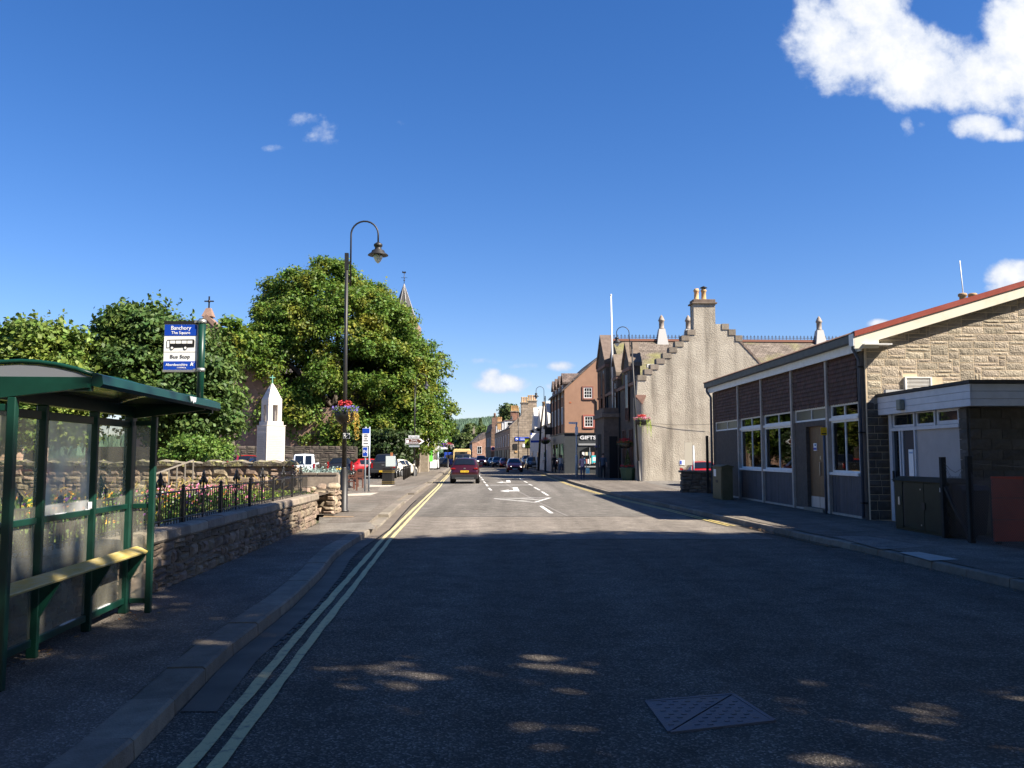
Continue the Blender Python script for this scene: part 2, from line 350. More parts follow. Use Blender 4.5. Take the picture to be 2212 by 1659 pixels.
M['slate_y'] = brick_mat('slate_courses_along', (.10, .085, .08), (.155, .13, .12), (.03, .028, .028), .32, .22, 'y', .014, 1.5)
def glass(name, tint, rough=.02, spec=.9):
    return mat(name, tint, r=rough, spec=spec)
M['glass'] = glass('window_glass', (.012, .014, .016))
M['carglass'] = glass('car_glass', (.008, .01, .012))
def shelter_glass(name, dirt, op, milk=0):
    m = bpy.data.materials.new(name); m.use_nodes = True; t = m.node_tree; n = t.nodes
    n.remove(n['Principled BSDF']); o = n['Material Output']
    tr = n.new('ShaderNodeBsdfTransparent'); tr.inputs[0].default_value = (.90, .92, .86, 1)
    df = n.new('ShaderNodeBsdfDiffuse'); df.inputs[0].default_value = (*dirt, 1)
    tl = n.new('ShaderNodeBsdfTranslucent'); tl.inputs[0].default_value = (*dirt, 1)
    dd = n.new('ShaderNodeMixShader'); dd.inputs[0].default_value = .5; t.links.new(df.outputs[0], dd.inputs[1]); t.links.new(tl.outputs[0], dd.inputs[2])
    gl = n.new('ShaderNodeBsdfGlossy'); gl.inputs['Roughness'].default_value = .03
    nz = n.new('ShaderNodeTexNoise'); nz.inputs['Scale'].default_value = 3; nz.inputs['Detail'].default_value = 7
    g = n.new('ShaderNodeNewGeometry'); t.links.new(g.outputs['Position'], nz.inputs['Vector'])
    mr = n.new('ShaderNodeMapRange'); mr.inputs[1].default_value = .3; mr.inputs[2].default_value = .75; mr.inputs[3].default_value = op * .5; mr.inputs[4].default_value = op * 1.5 + milk; t.links.new(nz.outputs[0], mr.inputs[0])
    m1 = n.new('ShaderNodeMixShader'); t.links.new(mr.outputs[0], m1.inputs[0]); t.links.new(tr.outputs[0], m1.inputs[1]); t.links.new(dd.outputs[0], m1.inputs[2])
    fr = n.new('ShaderNodeFresnel'); fr.inputs[0].default_value = 1.35
    m2 = n.new('ShaderNodeMixShader'); t.links.new(fr.outputs[0], m2.inputs[0]); t.links.new(m1.outputs[0], m2.inputs[1]); t.links.new(gl.outputs[0], m2.inputs[2])
    t.links.new(m2.outputs[0], o.inputs[0]); return m
M['sglass'] = shelter_glass('shelter_pane', (.55, .53, .43), .36)
M['sglass_milky'] = shelter_glass('scoured_shelter_pane', (.62, .62, .6), .6, .2)
M['sroof'] = mat('smoked_roof_sheet', (.03, .035, .04), (.06, .065, .07), r=.18, ns=5, spec=.6)
def leafmat(name, c, c2, ns=.35, isl=.45, tr=.35, contrast=(.42, .62)):
    return mat(name, c, c2, r=.55, ns=ns, nd=3, spec=.35, isl=isl, trans=tr, contrast=contrast)
M['leaf_lime'] = leafmat('lime_leaf', (.07, .13, .035), (.11, .17, .035), .5)
M['leaf_big'] = leafmat('chestnut_leaf', (.105, .18, .025), (.27, .25, .03), .42, .5, .4, (.50, .72))
M['leaf_shade'] = leafmat('sycamore_leaf', (.06, .10, .02), (.08, .12, .025))
M['leaf_shrub'] = leafmat('bright_shrub_leaf', (.09, .17, .025), (.14, .22, .04), 1.5)
M['leaf_far'] = leafmat('far_leaf', (.05, .085, .022), (.085, .115, .03), .2)
M['bark'] = mat('bark', (.07, .055, .042), (.12, .1, .08), r=.95, ns=4, bump=.8, bs=14)
M['cloth'] = {}
# ---------------------------------------------------------------- ground, road, footways, kerbs
def lerp_line(P, y):
    for (x0, y0), (x1, y1) in zip(P, P[1:]):
        if y <= y1: return x0 + (x1 - x0) * (y - y0) / (y1 - y0)
    return P[-1][0]
LK = [(-1.7, -30), (-1.95, -8), (-2.0, 0), (-2.17, 5), (-2.32, 6.35), (-2.44, 7.4), (-2.54, 10), (-2.75, 12.5), (-3.0, 14.6), (-3.1, 16), (-3.2, 20.5), (-3.52, 25), (-3.92, 31), (-4.32, 38.1), (-4.85, 48.6), (-5.1, 55), (-5.65, 65), (-6.5, 80), (-8.15, 110), (-10.4, 150), (-14, 210), (-40, 400)]
RK = [(7.9, -30), (7.4, -8), (7.0, 2), (6.8, 8), (6.65, 11.2), (6.41, 15.4), (6.12, 18.5), (5.75, 23), (5.4, 28), (4.72, 34.8), (4.43, 39), (4.3, 42), (3.9, 51), (3.4, 70), (2.8, 92), (2.2, 104), (-.1, 125), (-2.4, 150), (-8, 210), (-30, 400)]
def ys_of(P, a, b): return sorted({a, b} | {y for _, y in P if a < y < b})
def strip(name, m, PA, PB, a, b, z, da=0, db=0, parent=None):      # sheet between two lines along the street
    mb = MB(); ys = sorted(set(ys_of(PA, a, b)) | set(ys_of(PB, a, b)))
    for y0, y1 in zip(ys, ys[1:]):
        mb.face([(lerp_line(PA, y0) + da, y0, z), (lerp_line(PB, y0) + db, y0, z), (lerp_line(PB, y1) + db, y1, z), (lerp_line(PA, y1) + da, y1, z)])
    return mb.build(name, m, parent, fix=False)
g_m = mat('rough_grass_and_earth', (.05, .06, .025), (.09, .085, .045), r=.95, ns=.05, nd=8)
struct(MB().box(-6000, 6000, -300, 9000, -1.2, -.06).build('ground', g_m))
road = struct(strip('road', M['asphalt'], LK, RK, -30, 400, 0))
seam = struct(strip('road_patch', asphalt('paler_sunlit_asphalt', (.175, .155, .132), (.215, .19, .163), 1.9, .3), LK, RK, 18.2, 24.9, .004, .52, -.6))  # paler patch; colour also raised to read as sunlit
far_road = struct(strip('road_surfacing', asphalt('older_sunlit_asphalt', (.130, .120, .106), (.165, .152, .135), 2.1, .3), LK, RK, 24.92, 120, .004, .52, -.1))  # older surfacing; colour raised to imitate sunlight beyond the shaded near road
WL = [(-4.5, -30), (-4.3, -8), (-4.09, 5), (-4.28, 10.3), (-4.68, 20.5), (-4.9, 24), (-9, 24.05), (-9, 26), (-7.6, 26.1), (-9.5, 70), (-12, 110), (-15, 160)]
struct(strip('footway_left', M['pave'], [(x - .02, y) for x, y in WL], LK, -30, 160, .12, 0, -.3))
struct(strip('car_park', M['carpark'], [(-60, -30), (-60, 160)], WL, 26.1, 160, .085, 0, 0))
struct(strip('footway_right', M['pave'], RK, [(9.6, -30), (9.6, 18), (9.7, 21), (9.12, 22), (8.6, 37), (8.7, 56), (7.4, 78), (4.9, 78.1), (4.1, 92), (1.7, 125), (-1, 150), (-6, 210)], -30, 210, .13, .16, 0))
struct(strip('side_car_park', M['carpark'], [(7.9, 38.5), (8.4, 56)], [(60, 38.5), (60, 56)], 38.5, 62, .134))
# pale service patches on the footways
def patch(name, m, pts, z, parent=None): return struct(MB().face([(x, y, z) for x, y in pts]).build(name, m, parent, fix=False))
def gp(px, py, z): v = ray(px, py); t = (z - EYE) / v[2]; return (v[0] * t, v[1] * t)
patch('service_patch', mat('pale_concrete_slab', (.34, .31, .27), (.40, .37, .33), r=.85, ns=6), [gp(*q, .134) for q in ((1942, 1193), (1985, 1192), (2072, 1208), (2010, 1211))], .134)
patch('footway_patch', asphalt('mid_footway_patch', (.21, .187, .16), (.25, .225, .195), 1.6), [gp(*q, .134) for q in ((1800, 1158), (1870, 1157), (2000, 1180), (1905, 1187))], .134)
for pts in (((741, 1088), (820, 1087), (800, 1104), (735, 1104)), ((690, 1117), (720, 1118), (704, 1131), (688, 1130)), ((690, 1131), (800, 1128), (812, 1142), (690, 1152)), ((820, 1052), (905, 1049), (870, 1060), (815, 1062))):
    patch('footway_patch', M['pave_pale'], [gp(*q, .124) for q in pts], .124)
for pts in (((700, 1114), (763, 1115), (766, 1117), (697, 1117)),):
    patch('cover_plate', mat('rusty_cover', (.2, .14, .08), (.28, .2, .12), ns=10), [gp(*q, .126) for q in pts], .127)
patch('grit_border', M['grit'], [gp(*q, .124) for q in ((725, 1068), (818, 1064), (800, 1070), (728, 1072))], .126)
patch('grit_border', M['grit'], [gp(*q, .124) for q in ((795, 1047), (855, 1048), (842, 1051), (795, 1052))], .126)
# wet gutter on the right
wet = mat('wet_gutter', (.015, .014, .013), (.03, .027, .024), r=.12, ns=3)
struct(strip('wet_gutter', wet, [(x - .22, y) for x, y in RK], RK, 16.5, 21.5, .0075, 0, -.02))
# kerbs: one stone each near the camera, one strip far away
kroot = bpy.data.objects.new('kerb', None); COL.objects.link(kroot); struct(kroot)
kmesh = MB(); kmesh.prism([(-.3, -.1), (0, -.1), (-.012, .105), (-.035, .12), (-.3, .12)], 'y', 0, 1)
ksrc = kmesh.build('kerb_stone', M['kerb'], kroot); kfirst = True
def kerb_stones(P, a, b, step, side, drop=()):
    global kfirst
    y = a
    while y < b:
        y2 = min(b, y + step * random.uniform(.9, 1.1)); x, x2 = lerp_line(P, y), lerp_line(P, y2); ln = math.hypot(x2 - x, y2 - y) - .014
        o = ksrc if kfirst else inst('kerb_stone', ksrc, kroot); kfirst = False
        o.location = (x, y, random.uniform(-.006, .004) - (.085 if any(p < y < q for p, q in drop) else 0)); o.rotation_euler = (0, 0, math.atan2(-(x2 - x), y2 - y)); o.scale = (side, ln, 1)
        if any(abs(p - y) < .6 or abs(q - y2) < .6 for p, q in drop) and not any(p < y < q for p, q in drop): o.rotation_euler.x = 0
        y = y2
kerb_stones(LK, 1.5, 62, .92, 1, ((20.3, 23.8), (31.2, 37.6), (48.8, 54.2)))
kerb_stones([(x, y) for x, y in RK], 8, 48, .92, -.55)
k2 = MB()
for P, sgn in ((LK, -1), (RK, 1)):
    ys = ys_of(P, 62 if sgn < 0 else 48, 160)
    for y0, y1 in zip(ys, ys[1:]):
        xa, xb = lerp_line(P, y0), lerp_line(P, y1); w = .3 * sgn
        k2.face([(xa, y0, 0), (xb, y1, 0), (xb, y1, .135), (xa, y0, .135)]); k2.face([(xa, y0, .135), (xb, y1, .135), (xb + w, y1, .135), (xa + w, y0, .135)])
o = k2.build('kerb_run', M['kerb'], kroot, kind='stuff', fix=False)
kb = MB(); y = 19.5
while y < 56:
    xa, xb = lerp_line(LK, y) - .302, lerp_line(LK, y + .5) - .302; kb.face([(xa, y, -.05), (xb, y + .5, -.05), (xb, y + .5, .1195), (xa, y, .1195)]); y += .5
kb.build('footway_edge', M['kerb'], kroot, kind='stuff', fix=False)
jt = mat('joint_seal', (.19, .175, .155), r=.8); jd = mat('tar_joint', (.03, .028, .026), r=.6)
def crack(P, w, m, z=.0095):
    mb = MB(); pv = None
    for (xa, ya), (xb, yb) in zip(P, P[1:]):
        for k in range(6):
            u = k / 6; x, y = xa + (xb - xa) * u + random.uniform(-.02, .02), ya + (yb - ya) * u; dx, dy = xb - xa, yb - ya; l = math.hypot(dx, dy); c = ((x - dy / l * w / 2, y + dx / l * w / 2, z), (x + dy / l * w / 2, y - dx / l * w / 2, z))
            if pv: mb.face([pv[0], pv[1], c[1], c[0]])
            pv = c
    return struct(mb.build('road_joint', m, fix=False))
crack([(1.6, 25), (.9, 34), (.2, 44), (-.6, 58), (-1.5, 74)], .07, jt); crack([(-2.6, 24.9), (0, 24.75), (3, 24.95), (5.2, 24.85)], .05, jd)
crack([(-2.2, 18.2), (1.5, 18.3), (5.6, 18.15)], .03, jd)
# setted channel and slot drain on the left
struct(strip('channel', M['setts'], LK, LK, 6, 62, .0065, .01, .26))
dr = MB(); y = 8.0
while y < 34:
    x = lerp_line(LK, y) + .27; dr.box(x, x + .035, y, y + .17, .004, .0095); y += .27
dr.build('slot_drain', M['black'], kind='stuff'); bpy.data.objects['slot_drain']['label'] = 'dark slots of the drain along the left kerb'; bpy.data.objects['slot_drain']['category'] = 'drain'
# painted lines (ragged edges)
def painted(name, m, P, a, b, w, z=.0125, rag=.008, step=.35):
    mb = MB(); y = a; prev = None
    while y <= b + 1e-6:
        x = lerp_line(P, y); c = ((x - w / 2 + random.uniform(-rag, rag), y, z), (x + w / 2 + random.uniform(-rag, rag), y, z))
        if prev: mb.face([prev[0], prev[1], c[1], c[0]])
        prev = c; y += step if y < 30 else 2
    return struct(mb.build(name, m, fix=False))
YI = [(-1.45, -8), (-1.66, 0), (-1.83, 5), (-2.05, 8), (-2.31, 12), (-2.71, 18), (-3.02, 24), (-3.38, 31), (-3.78, 39), (-4.26, 48.9), (-4.95, 60), (-5.5, 71), (-7.9, 112)]
painted('yellow_line', M['cream_line'], YI, 1.5, 110, .085)
painted('yellow_line', M['cream_line'], [(x + .165, y) for x, y in YI], 1.5, 110, .085)
painted('yellow_line', M['yellow'], [(x - .3, y) for x, y in RK], 21.5, 100, .07)
painted('yellow_line', M['yellow'], [(x - .45, y) for x, y in RK], 21.5, 100, .07)
def mark(name, polys, z=.0125):
    mb = MB()
    for p in polys: mb.face([(x, y, z) for x, y in p])
    return struct(mb.build(name, M['white_line'], fix=False))
def dash(x0, y0, x1, y1, w=.11): return [(x0 - w / 2, y0), (x0 + w / 2, y0), (x1 + w / 2, y1), (x1 - w / 2, y1)]
mark('lane_dash', [dash(1.21, 26.17, 1.01, 30.0, .12)])
for x0, y0, x1, y1 in ((1.6, 37.9, 1.46, 42), (1.42, 43.8, 1.24, 47.8), (1.2, 50.7, 1.04, 53.4), (1.0, 55.9, .84, 59.5), (.8, 62, .6, 66), (-1.05, 43.5, -1.27, 46.8), (-1.4, 49.5, -1.6, 52.9), (-1.7, 55, -1.94, 58.6), (-2.05, 61.5, -2.3, 65.6), (-2.4, 68, -2.7, 72)):
    mark('lane_dash', [dash(x0, y0, x1, y1)])
def outline(pts, w):
    out = []; n = len(pts)
    for k in range(n):
        (xa, ya), (xb, yb) = pts[k], pts[(k + 1) % n]; dx, dy = xb - xa, yb - ya; l = math.hypot(dx, dy); nx, ny = -dy / l * w / 2, dx / l * w / 2
        out.append([(xa + nx, ya + ny), (xb + nx, yb + ny), (xb - nx, yb - ny), (xa - nx, ya - ny)])
    return out
for k, q in enumerate(outline([(-.73, 35.1), (.86, 32.3), (1.59, 35.8)], .13)): mark('hatching', [q], .0125 + k * .003)
for x0, y0, x1, y1 in ((-.2, 34.35, 1.0, 35.6), (.3, 33.5, 1.2, 34.6)): mark('hatching', [dash(x0, y0, x1, y1, .2)], .0215)
for dx, dy in ((0, 0), (-.45, 14)):
    mark('turn_arrow', [[(-.6 + dx, 42.7 + dy), (-.17 + dx, 41.5 + dy), (-.17 + dx, 44.5 + dy)], [(-.17 + dx, 42.4 + dy), (.38 + dx, 42.5 + dy), (.36 + dx, 43.6 + dy), (-.17 + dx, 43.5 + dy)], [(.1 + dx, 43.55 + dy), (.36 + dx, 43.6 + dy), (.3 + dx, 47.8 + dy), (.02 + dx, 47.5 + dy)]])
mark('stop_line', [[(-1.3, 51.0), (1.1, 51.6), (1.1, 51.9), (-1.3, 51.3)]]); mark('stop_line', [[(-.6, 70), (2.4, 70.5), (2.4, 71.1), (-.6, 70.6)]])
# split cover plate in the road
iron_b = mat('worn_steel_cover', (.075, .08, .10), (.12, .095, .08), r=.55, ns=5, nd=7, bump=.3, bs=60, metal=.3, contrast=(.5, .75))
mc = thing('access_cover', 'large two-piece steel access cover with raised tread in the tarmac near the front', 'access cover', (1.36, 6.0, .0))
qs = [(.96, 6.24), (1.62, 6.42), (1.73, 5.80), (1.0, 5.56)]
ctr = Vector((1.33, 6.0))
frame = MB()
for a, b in zip(qs, qs[1:] + qs[:1]): frame.bar((a[0], a[1], .006), (b[0], b[1], .006), .03, .014)
frame.build('frame', iron_b, mc, world=True)
for tri in ((qs[0], qs[1], qs[3]), (qs[1], qs[2], qs[3])):
    c = Vector((sum(q[0] for q in tri) / 3, sum(q[1] for q in tri) / 3)); pts = [c + (Vector(q) - c) * .95 for q in tri]
    pl = MB().prism([(p.x, p.y) for p in pts], 'z', .001, .010).build('cover_plate', iron_b, mc, world=True)
    st = MB()
    for i in range(10):
        for j in range(12):
            x, yy = .95 + i * .085 + (j % 2) * .042, 5.55 + j * .075
            p = Vector((x, yy)); s0 = [((pts[(k + 1) % 3] - pts[k]).cross(p - pts[k])) for k in range(3)]
            if all(q < -.02 for q in s0) or all(q > .02 for q in s0): st.bar((x - .018, yy - .004, .0115), (x + .018, yy + .004, .0115), .014, .004)
    st.build('tread', iron_b, mc, kind='stuff', world=True)
# fallen leaves in the right gutter and by the shelter
fl = MB()
for k in range(260):
    if k < 180: y = random.uniform(9.5, 21); x = lerp_line(RK, y) - abs(random.gauss(.12, .1))
    else: y = random.uniform(5.5, 9.5); x = -3.95 + abs(random.gauss(0, .12))
    z = .02 if k < 180 else .135; s = random.uniform(.015, .035); a = random.uniform(0, 6.3)
    fl.face([(x + s * math.cos(a + q) * (1 if i % 2 else .55), y + s * math.sin(a + q) * (1 if i % 2 else .55), z + random.uniform(0, .012)) for i, q in enumerate((0, 1.57, 3.14, 4.71))])
o = fl.build('fallen_leaves', mat('dead_leaf', (.20, .11, .04), r=.8, isl=.5), kind='stuff'); tag(o, 'dry brown leaves lying along the gutters', 'leaves')
# garden ground behind the low wall
struct(strip('garden_soil', M['earth'], [(-40, 2), (-40, 26.2)], [(-4.3, 2), (-4.28, 5), (-4.5, 10.3), (-4.9, 20.5), (-5.2, 26.2)], 2, 26.2, .72))
lawn_m = mat('lawn_grass', (.17, .22, .035), (.25, .29, .06), r=.9, ns=6, nd=6, bump=.6, bs=60)
struct(strip('lawn', lawn_m, [(-40, 2), (-40, 21)], [(-4.75, 2), (-5.6, 21)], 2, 21, .73))
# ---------------------------------------------------------------- stones: irregular blocks that share a few meshes
def stone_src(name, m, parent, k, jit=.12, depth=.12, bulge=.35):
    r = random.Random(k); j = lambda s=jit: r.uniform(-s, s)
    v = [(sx * .5, .5, sz * .5) for sx, sz in ((-1, -1), (1, -1), (1, 1), (-1, 1))]
    rim = [(sx * (.5 - abs(j(jit))), 0, sz * (.5 - abs(j(jit)))) for sx, sz in ((-1, -1), (1, -1), (1, 1), (-1, 1))]
    rim = [(x, -.05 + j(.05), z) for x, y, z in rim]
    ins = [(x * (.62 + j(.08)), -.5 + j(bulge * .5), z * (.55 + j(.1))) for x, y, z in rim]
    mb = MB(); mb.v = [(q[0], q[1], q[2]) for q in v] + rim + ins
    for a in range(4):
        b = (a + 1) % 4; mb.f += [(a, b, 4 + b, 4 + a), (4 + a, 4 + b, 8 + b, 8 + a)]; mb.sm += [False, False]
    mb.f.append((8, 9, 10, 11)); mb.sm.append(False)
    return mb.build(name, m, parent)
def rubble_face(parent, m, p0, p1, z0, z1, row=.19, w=(.18, .42), depth=.09, name='stone', nsrc=7, seed=1):
    """irregular stones on a vertical face from p0 to p1 (plan points), facing right-hand-side out"""
    rr = random.Random(seed)
    p0, p1 = Vector(p0), Vector(p1); d = p1 - p0; Lw = d.length; a = math.atan2(d.y, d.x); srcs = []
    rows = max(1, round((z1 - z0) / row)); hs = [rr.uniform(.55, 1.5) for _ in range(rows)]; s = (z1 - z0) / sum(hs); z = z0; cnt = 0
    for h in hs:
        h *= s; x = 0
        while x < Lw - .03:
            ww = min(rr.uniform(*w), Lw - x)
            if Lw - x - ww < .1: ww = Lw - x
            sub = [(z, h)] if rr.random() > .4 else [(z, h * .48), (z + h * .5, h * .5)]
            for zz, hh in sub:
                c = p0 + d.normalized() * (x + ww / 2)
                if len(srcs) < nsrc: o = stone_src(name, m, parent, seed * 50 + len(srcs)); srcs.append(o)
                else: o = inst(name, rr.choice(srcs), parent)
                o.location = (c.x, c.y, zz + hh / 2 + rr.uniform(-.01, .01)); o.rotation_euler = (0, rr.uniform(-.13, .13), a)
                o.scale = ((ww - .015) * rr.choice((1, -1)), depth * rr.uniform(.7, 1.25), hh - .012); cnt += 1
            x += ww
        z += h
    return cnt
# ---------------------------------------------------------------- low roadside wall with railing
wall = thing('roadside_wall', 'low rubble wall with dressed coping carrying the black railing beside the left footway', 'wall')
def wx(y): return lerp_line(WL, y)
core = MB()
for y0, y1 in ((2, 5), (5, 10.3), (10.3, 20.5)):
    core.hexa([(wx(y0) - .36, y0, 0), (wx(y0) - .012, y0, 0), (wx(y1) - .012, y1, 0), (wx(y1) - .36, y1, 0), (wx(y0) - .36, y0, .70), (wx(y0) - .012, y0, .70), (wx(y1) - .012, y1, .70), (wx(y1) - .36, y1, .70)])
core.build('wall_core', M['mortar'], wall)
rubble_face(wall, M['rubble'], (wx(5), 5), (wx(10.3), 10.3), .1, .70, row=.17, w=(.12, .44), depth=.06, seed=3)
rubble_face(wall, M['rubble'], (wx(10.3), 10.3), (wx(20.5), 20.5), .1, .70, row=.17, w=(.12, .44), depth=.06, seed=4)
rubble_face(wall, M['rubble'], (-5.08, 20.53), (-4.7, 20.53), .1, .70, seed=5)
y = 4.0; csrc = None
while y < 20.6:
    l = min(random.uniform(.55, .85), 20.65 - y)
    if l < .2: break
    if csrc is None: csrc = MB().prism([(-.43, 0), (.03, 0), (.05, .03), (.04, .13), (.0, .15), (-.40, .15)], 'y', 0, 1).build('coping_stone', M['coping'], wall); o = csrc
    else: o = inst('coping_stone', csrc, wall)
    o.location = (wx(y), y, .70 + random.uniform(-.004, .006)); o.rotation_euler = (0, 0, math.atan2(wx(y) - wx(y + l), l)); o.scale = (1, l - .012, random.uniform(.95, 1.06)); y += l
# railing
rail = thing('railing', 'black wrought iron railing with scrolled finials on the low wall', 'railing', (wx(12) - .2, 12, .85))
def rx(y): return wx(y) - .2 - rail.location.x
zt = .42; y0r = 3.2; y1r = 20.4
for zz in (.06, zt):
    MB().tube([(rx(y) , y - 12, zz) for y in (3.2, 5, 10.3, 20.4)], .011, 6).build('horizontal_rail', M['iron'], rail)
bsrc = MB().box(-.006, .006, -.006, .006, -.01, zt).build('bar', M['iron'], rail); first = True
y = y0r; k = 0
psrc = None; osrc = None
while y < y1r:
    ph = k % 16
    if ph == 0:
        if psrc is None:
            psrc = MB().box(-.02, .02, -.02, .02, -.02, .47).lathe((0, 0, 0), [(.0, .47), (.026, .475), (.03, .49), (.012, .51), (.0, .52)], 8).build('post', M['iron'], rail); o = psrc
        else: o = inst('post', psrc, rail)
        o.location = (rx(y), y - 12, 0)
    elif ph in (7, 8, 9):
        if ph == 8:
            if osrc is None:
                q = MB(); q.box(-.01, .01, -.01, .01, -.01, .56)
                for s in (-1, 1):
                    q.tube([(0, 0, .64), (0, s * .06, .60), (0, s * .12, .55), (0, s * .13, .5), (0, s * .13, .43)], .008, 5)
                    q.lathe((0, s * .13, .48), [(.0, 0), (.02, .015), (.022, .06), (.0, .075)], 6)
                    q.tube([(0, 0, .02), (0, s * .05, .06), (0, s * .07, .14), (0, s * .03, .22), (0, s * .055, .29), (0, s * .085, .35), (0, s * .05, .41), (0, s * .02, .36)], .008, 5)
                    q.tube([(0, s * .13, .02), (0, s * .13, .44)], .006, 5)
                q.lathe((0, 0, .50), [(.0, 0), (.028, .02), (.034, .08), (.02, .11), (.03, .13), (.0, .2)], 8)
                osrc = q.build('scroll_panel', M['iron'], rail); o = osrc
            else: o = inst('scroll_panel', osrc, rail)
            o.location = (rx(y), y - 12, 0)
    else:
        o = bsrc if first else inst('bar', bsrc, rail); first = False
        o.location = (rx(y), y - 12, 0)
    y += .108; k += 1
# gate pier at the end of the low wall
pier = thing('stone_pier', 'short boulder-built pier between the low wall and the tall lamp post', 'pier', (-5.3, 24.6, .12))
MB().box(-.28, .28, -.3, .35, -.02, .7).build('pier_core', M['mortar'], pier)
rubble_face(pier, M['rubble_far'], (-.3, -.3), (.3, -.3), 0, .66, .24, (.22, .4), .14, seed=7)
rubble_face(pier, M['rubble_far'], (.28, -.3), (.28, .35), 0, .66, .24, (.22, .4), .14, seed=8)
for dx, dz, s in ((-.15, .72, (.20, .28, .10)), (.16, .74, (.21, .26, .11))):
    b = MB().ball((dx, 0, dz), s, 8, 6); b.v = [(x + mnoise.noise(Vector((x * 5, y * 5, z * 5))) * .05, y, z + mnoise.noise(Vector((x * 4, y * 4, z * 4 + 9))) * .05) for x, y, z in b.v]
    b.build('cap_stone', M['rubble_far'], pier)
lp = thing('stone_pier', 'broken stone stub standing behind the railing end, left of the boulder pier', 'pier', (-5.62, 23.2, .12))
rubble_face(lp, M['rubble_far'], (-.25, -.25), (.25, -.25), 0, .8, .26, (.2, .34), .16, seed=17); rubble_face(lp, M['rubble_far'], (.25, -.25), (.25, .25), 0, .8, .26, (.2, .34), .16, seed=18)
MB().box(-.24, .24, -.24, .24, 0, .8).build('pier_core', M['mortar'], lp)
# ---------------------------------------------------------------- rubble garden wall with lichened coping
gw = thing('garden_wall', 'rubble garden wall topped with lichen-covered coping slabs behind the flower bed', 'wall', (-12, 26, .7))
MB().box(-12, 5.3, .05, .5, 0, .74).build('wall_core', M['mortar'], gw)
rubble_face(gw, M['rubble_far'], (-5.5, .05), (5.3, .05), 0, .74, .22, (.2, .5), .09, seed=11)
rubble_face(gw, M['rubble_far'], (5.3, .05), (5.3, .5), -.5, .74, .25, (.25, .4), .12, seed=12)
x = -7.5; k = 0; cs = []
while x < 5.3:
    l = min(random.uniform(.55, .95), 5.42 - x)
    if len(cs) < 4:
        r_ = random.Random(k); b = MB()
        top = []; n = 6
        for i in range(n + 1):
            t = i / n; e = .6 + .4 * math.sin(math.pi * min(1, max(0, t * 1.1 + .0))); top.append((t, e * (.17 + r_.uniform(-.03, .03))))
        for i in range(n):
            (ta, ha), (tb, hb) = top[i], top[i + 1]
            b.face([(ta, -.05, .0), (tb, -.05, .0), (tb, -.08 + r_.uniform(-.02, .02), hb * .75), (ta, -.08, ha * .75)]); b.face([(ta, -.08, ha * .75), (tb, -.08, hb * .75), (tb, .22, hb), (ta, .22, ha)])
            b.face([(ta, .22, ha), (tb, .22, hb), (tb, .6, 0), (ta, .6, 0)]); b.face([(ta, -.05, 0), (ta, .6, 0), (tb, .6, 0), (tb, -.05, 0)])
        b.face([(0, -.05, 0), (0, -.08, top[0][1] * .75), (0, .22, top[0][1]), (0, .6, 0)]); b.face([(1, -.05, 0), (1, .6, 0), (1, .22, top[n][1]), (1, -.08, top[n][1] * .75)])
        o = b.build('coping_slab', M['lichen'], gw); cs.append(o)
    else: o = inst('coping_slab', random.choice(cs), gw)
    o.location = (x, 0, .74 + random.uniform(-.015, .015)); o.scale = (l - .02, random.uniform(.95, 1.1), random.uniform(.9, 1.25)); o.rotation_euler = (0, random.uniform(-.03, .03), 0)
    x += l; k += 1
# ---------------------------------------------------------------- bus shelter
sh = thing('bus_shelter', 'dark green glazed bus shelter with a curved roof and yellow perch bench', 'bus shelter', (-3.97, 7.6, .12), .08)
G = M['green']; BK = .03; FR = .28; ZT = 2.05          # local: back plane, front of the wings, top of the posts
ysb = [-1.55, -.55, .5, 1.45]
for yy in ysb:
    w = .07 if yy in (ysb[0], ysb[-1]) else .045
    bx('post', G, sh, BK - .035, BK + .05, yy - w / 2 - .03 * (w > .05), yy + w / 2 + .03 * (w > .05), 0, ZT, .006)
for yy in (ysb[0], ysb[-1]): bx('post', G, sh, FR - .03, FR + .03, yy - .03, yy + .03, 0, ZT, .006)
for y0, y1 in zip(ysb, ysb[1:]):
    bx('mid_rail', G, sh, BK - .02, BK + .03, y0 + .07, y1 - .07, 1.08, 1.13, .004); bx('bottom_rail', G, sh, BK - .02, BK + .03, y0 + .07, y1 - .07, .10, .16, .004)
    bx('top_rail', G, sh, BK - .02, BK + .03, y0 + .07, y1 - .07, 1.93, 2.0, .004)
    MB().face([(BK, y0 + .04, 1.13), (BK, y1 - .04, 1.13), (BK, y1 - .04, 1.93), (BK, y0 + .04, 1.93)]).build('glass_pane', M['sglass_milky'] if y0 == ysb[1] else M['sglass'], sh)
    MB().face([(BK, y0 + .04, .16), (BK, y1 - .04, .16), (BK, y1 - .04, 1.08), (BK, y0 + .04, 1.08)]).build('glass_pane', M['sglass'], sh)
for yy in (ysb[0], ysb[-1]):
    for z0 in (.10, 1.08, 1.95): bx('wing_rail', G, sh, BK + .06, FR - .03, yy - .018, yy + .018, z0, z0 + .05, .004)
    MB().face([(BK + .06, yy, .15), (FR - .03, yy, .15), (FR - .03, yy, 1.95), (BK + .06, yy, 1.95)]).build('glass_pane', M['sglass'], sh)
# flaked paint patches on the rails
for (y0, y1, z0, z1) in ((-.30, -.02, 1.131, 1.136), (.36, .46, 1.131, 1.137), (.7, 1.1, .161, .166), (-.1, .3, .161, .166), (.42, .49, 1.14, 1.2)):
    b = MB(); n = 8; pts = [((y0 + y1) / 2 + (y1 - y0) / 2 * math.cos(2 * math.pi * i / n) * random.uniform(.7, 1), BK + .012 + .022 * math.sin(2 * math.pi * i / n) * random.uniform(.6, 1)) for i in range(n)]
    b.prism([(q[1], q[0]) for q in pts], 'z', z0, z1).build('bare_patch', M['bare'], sh)
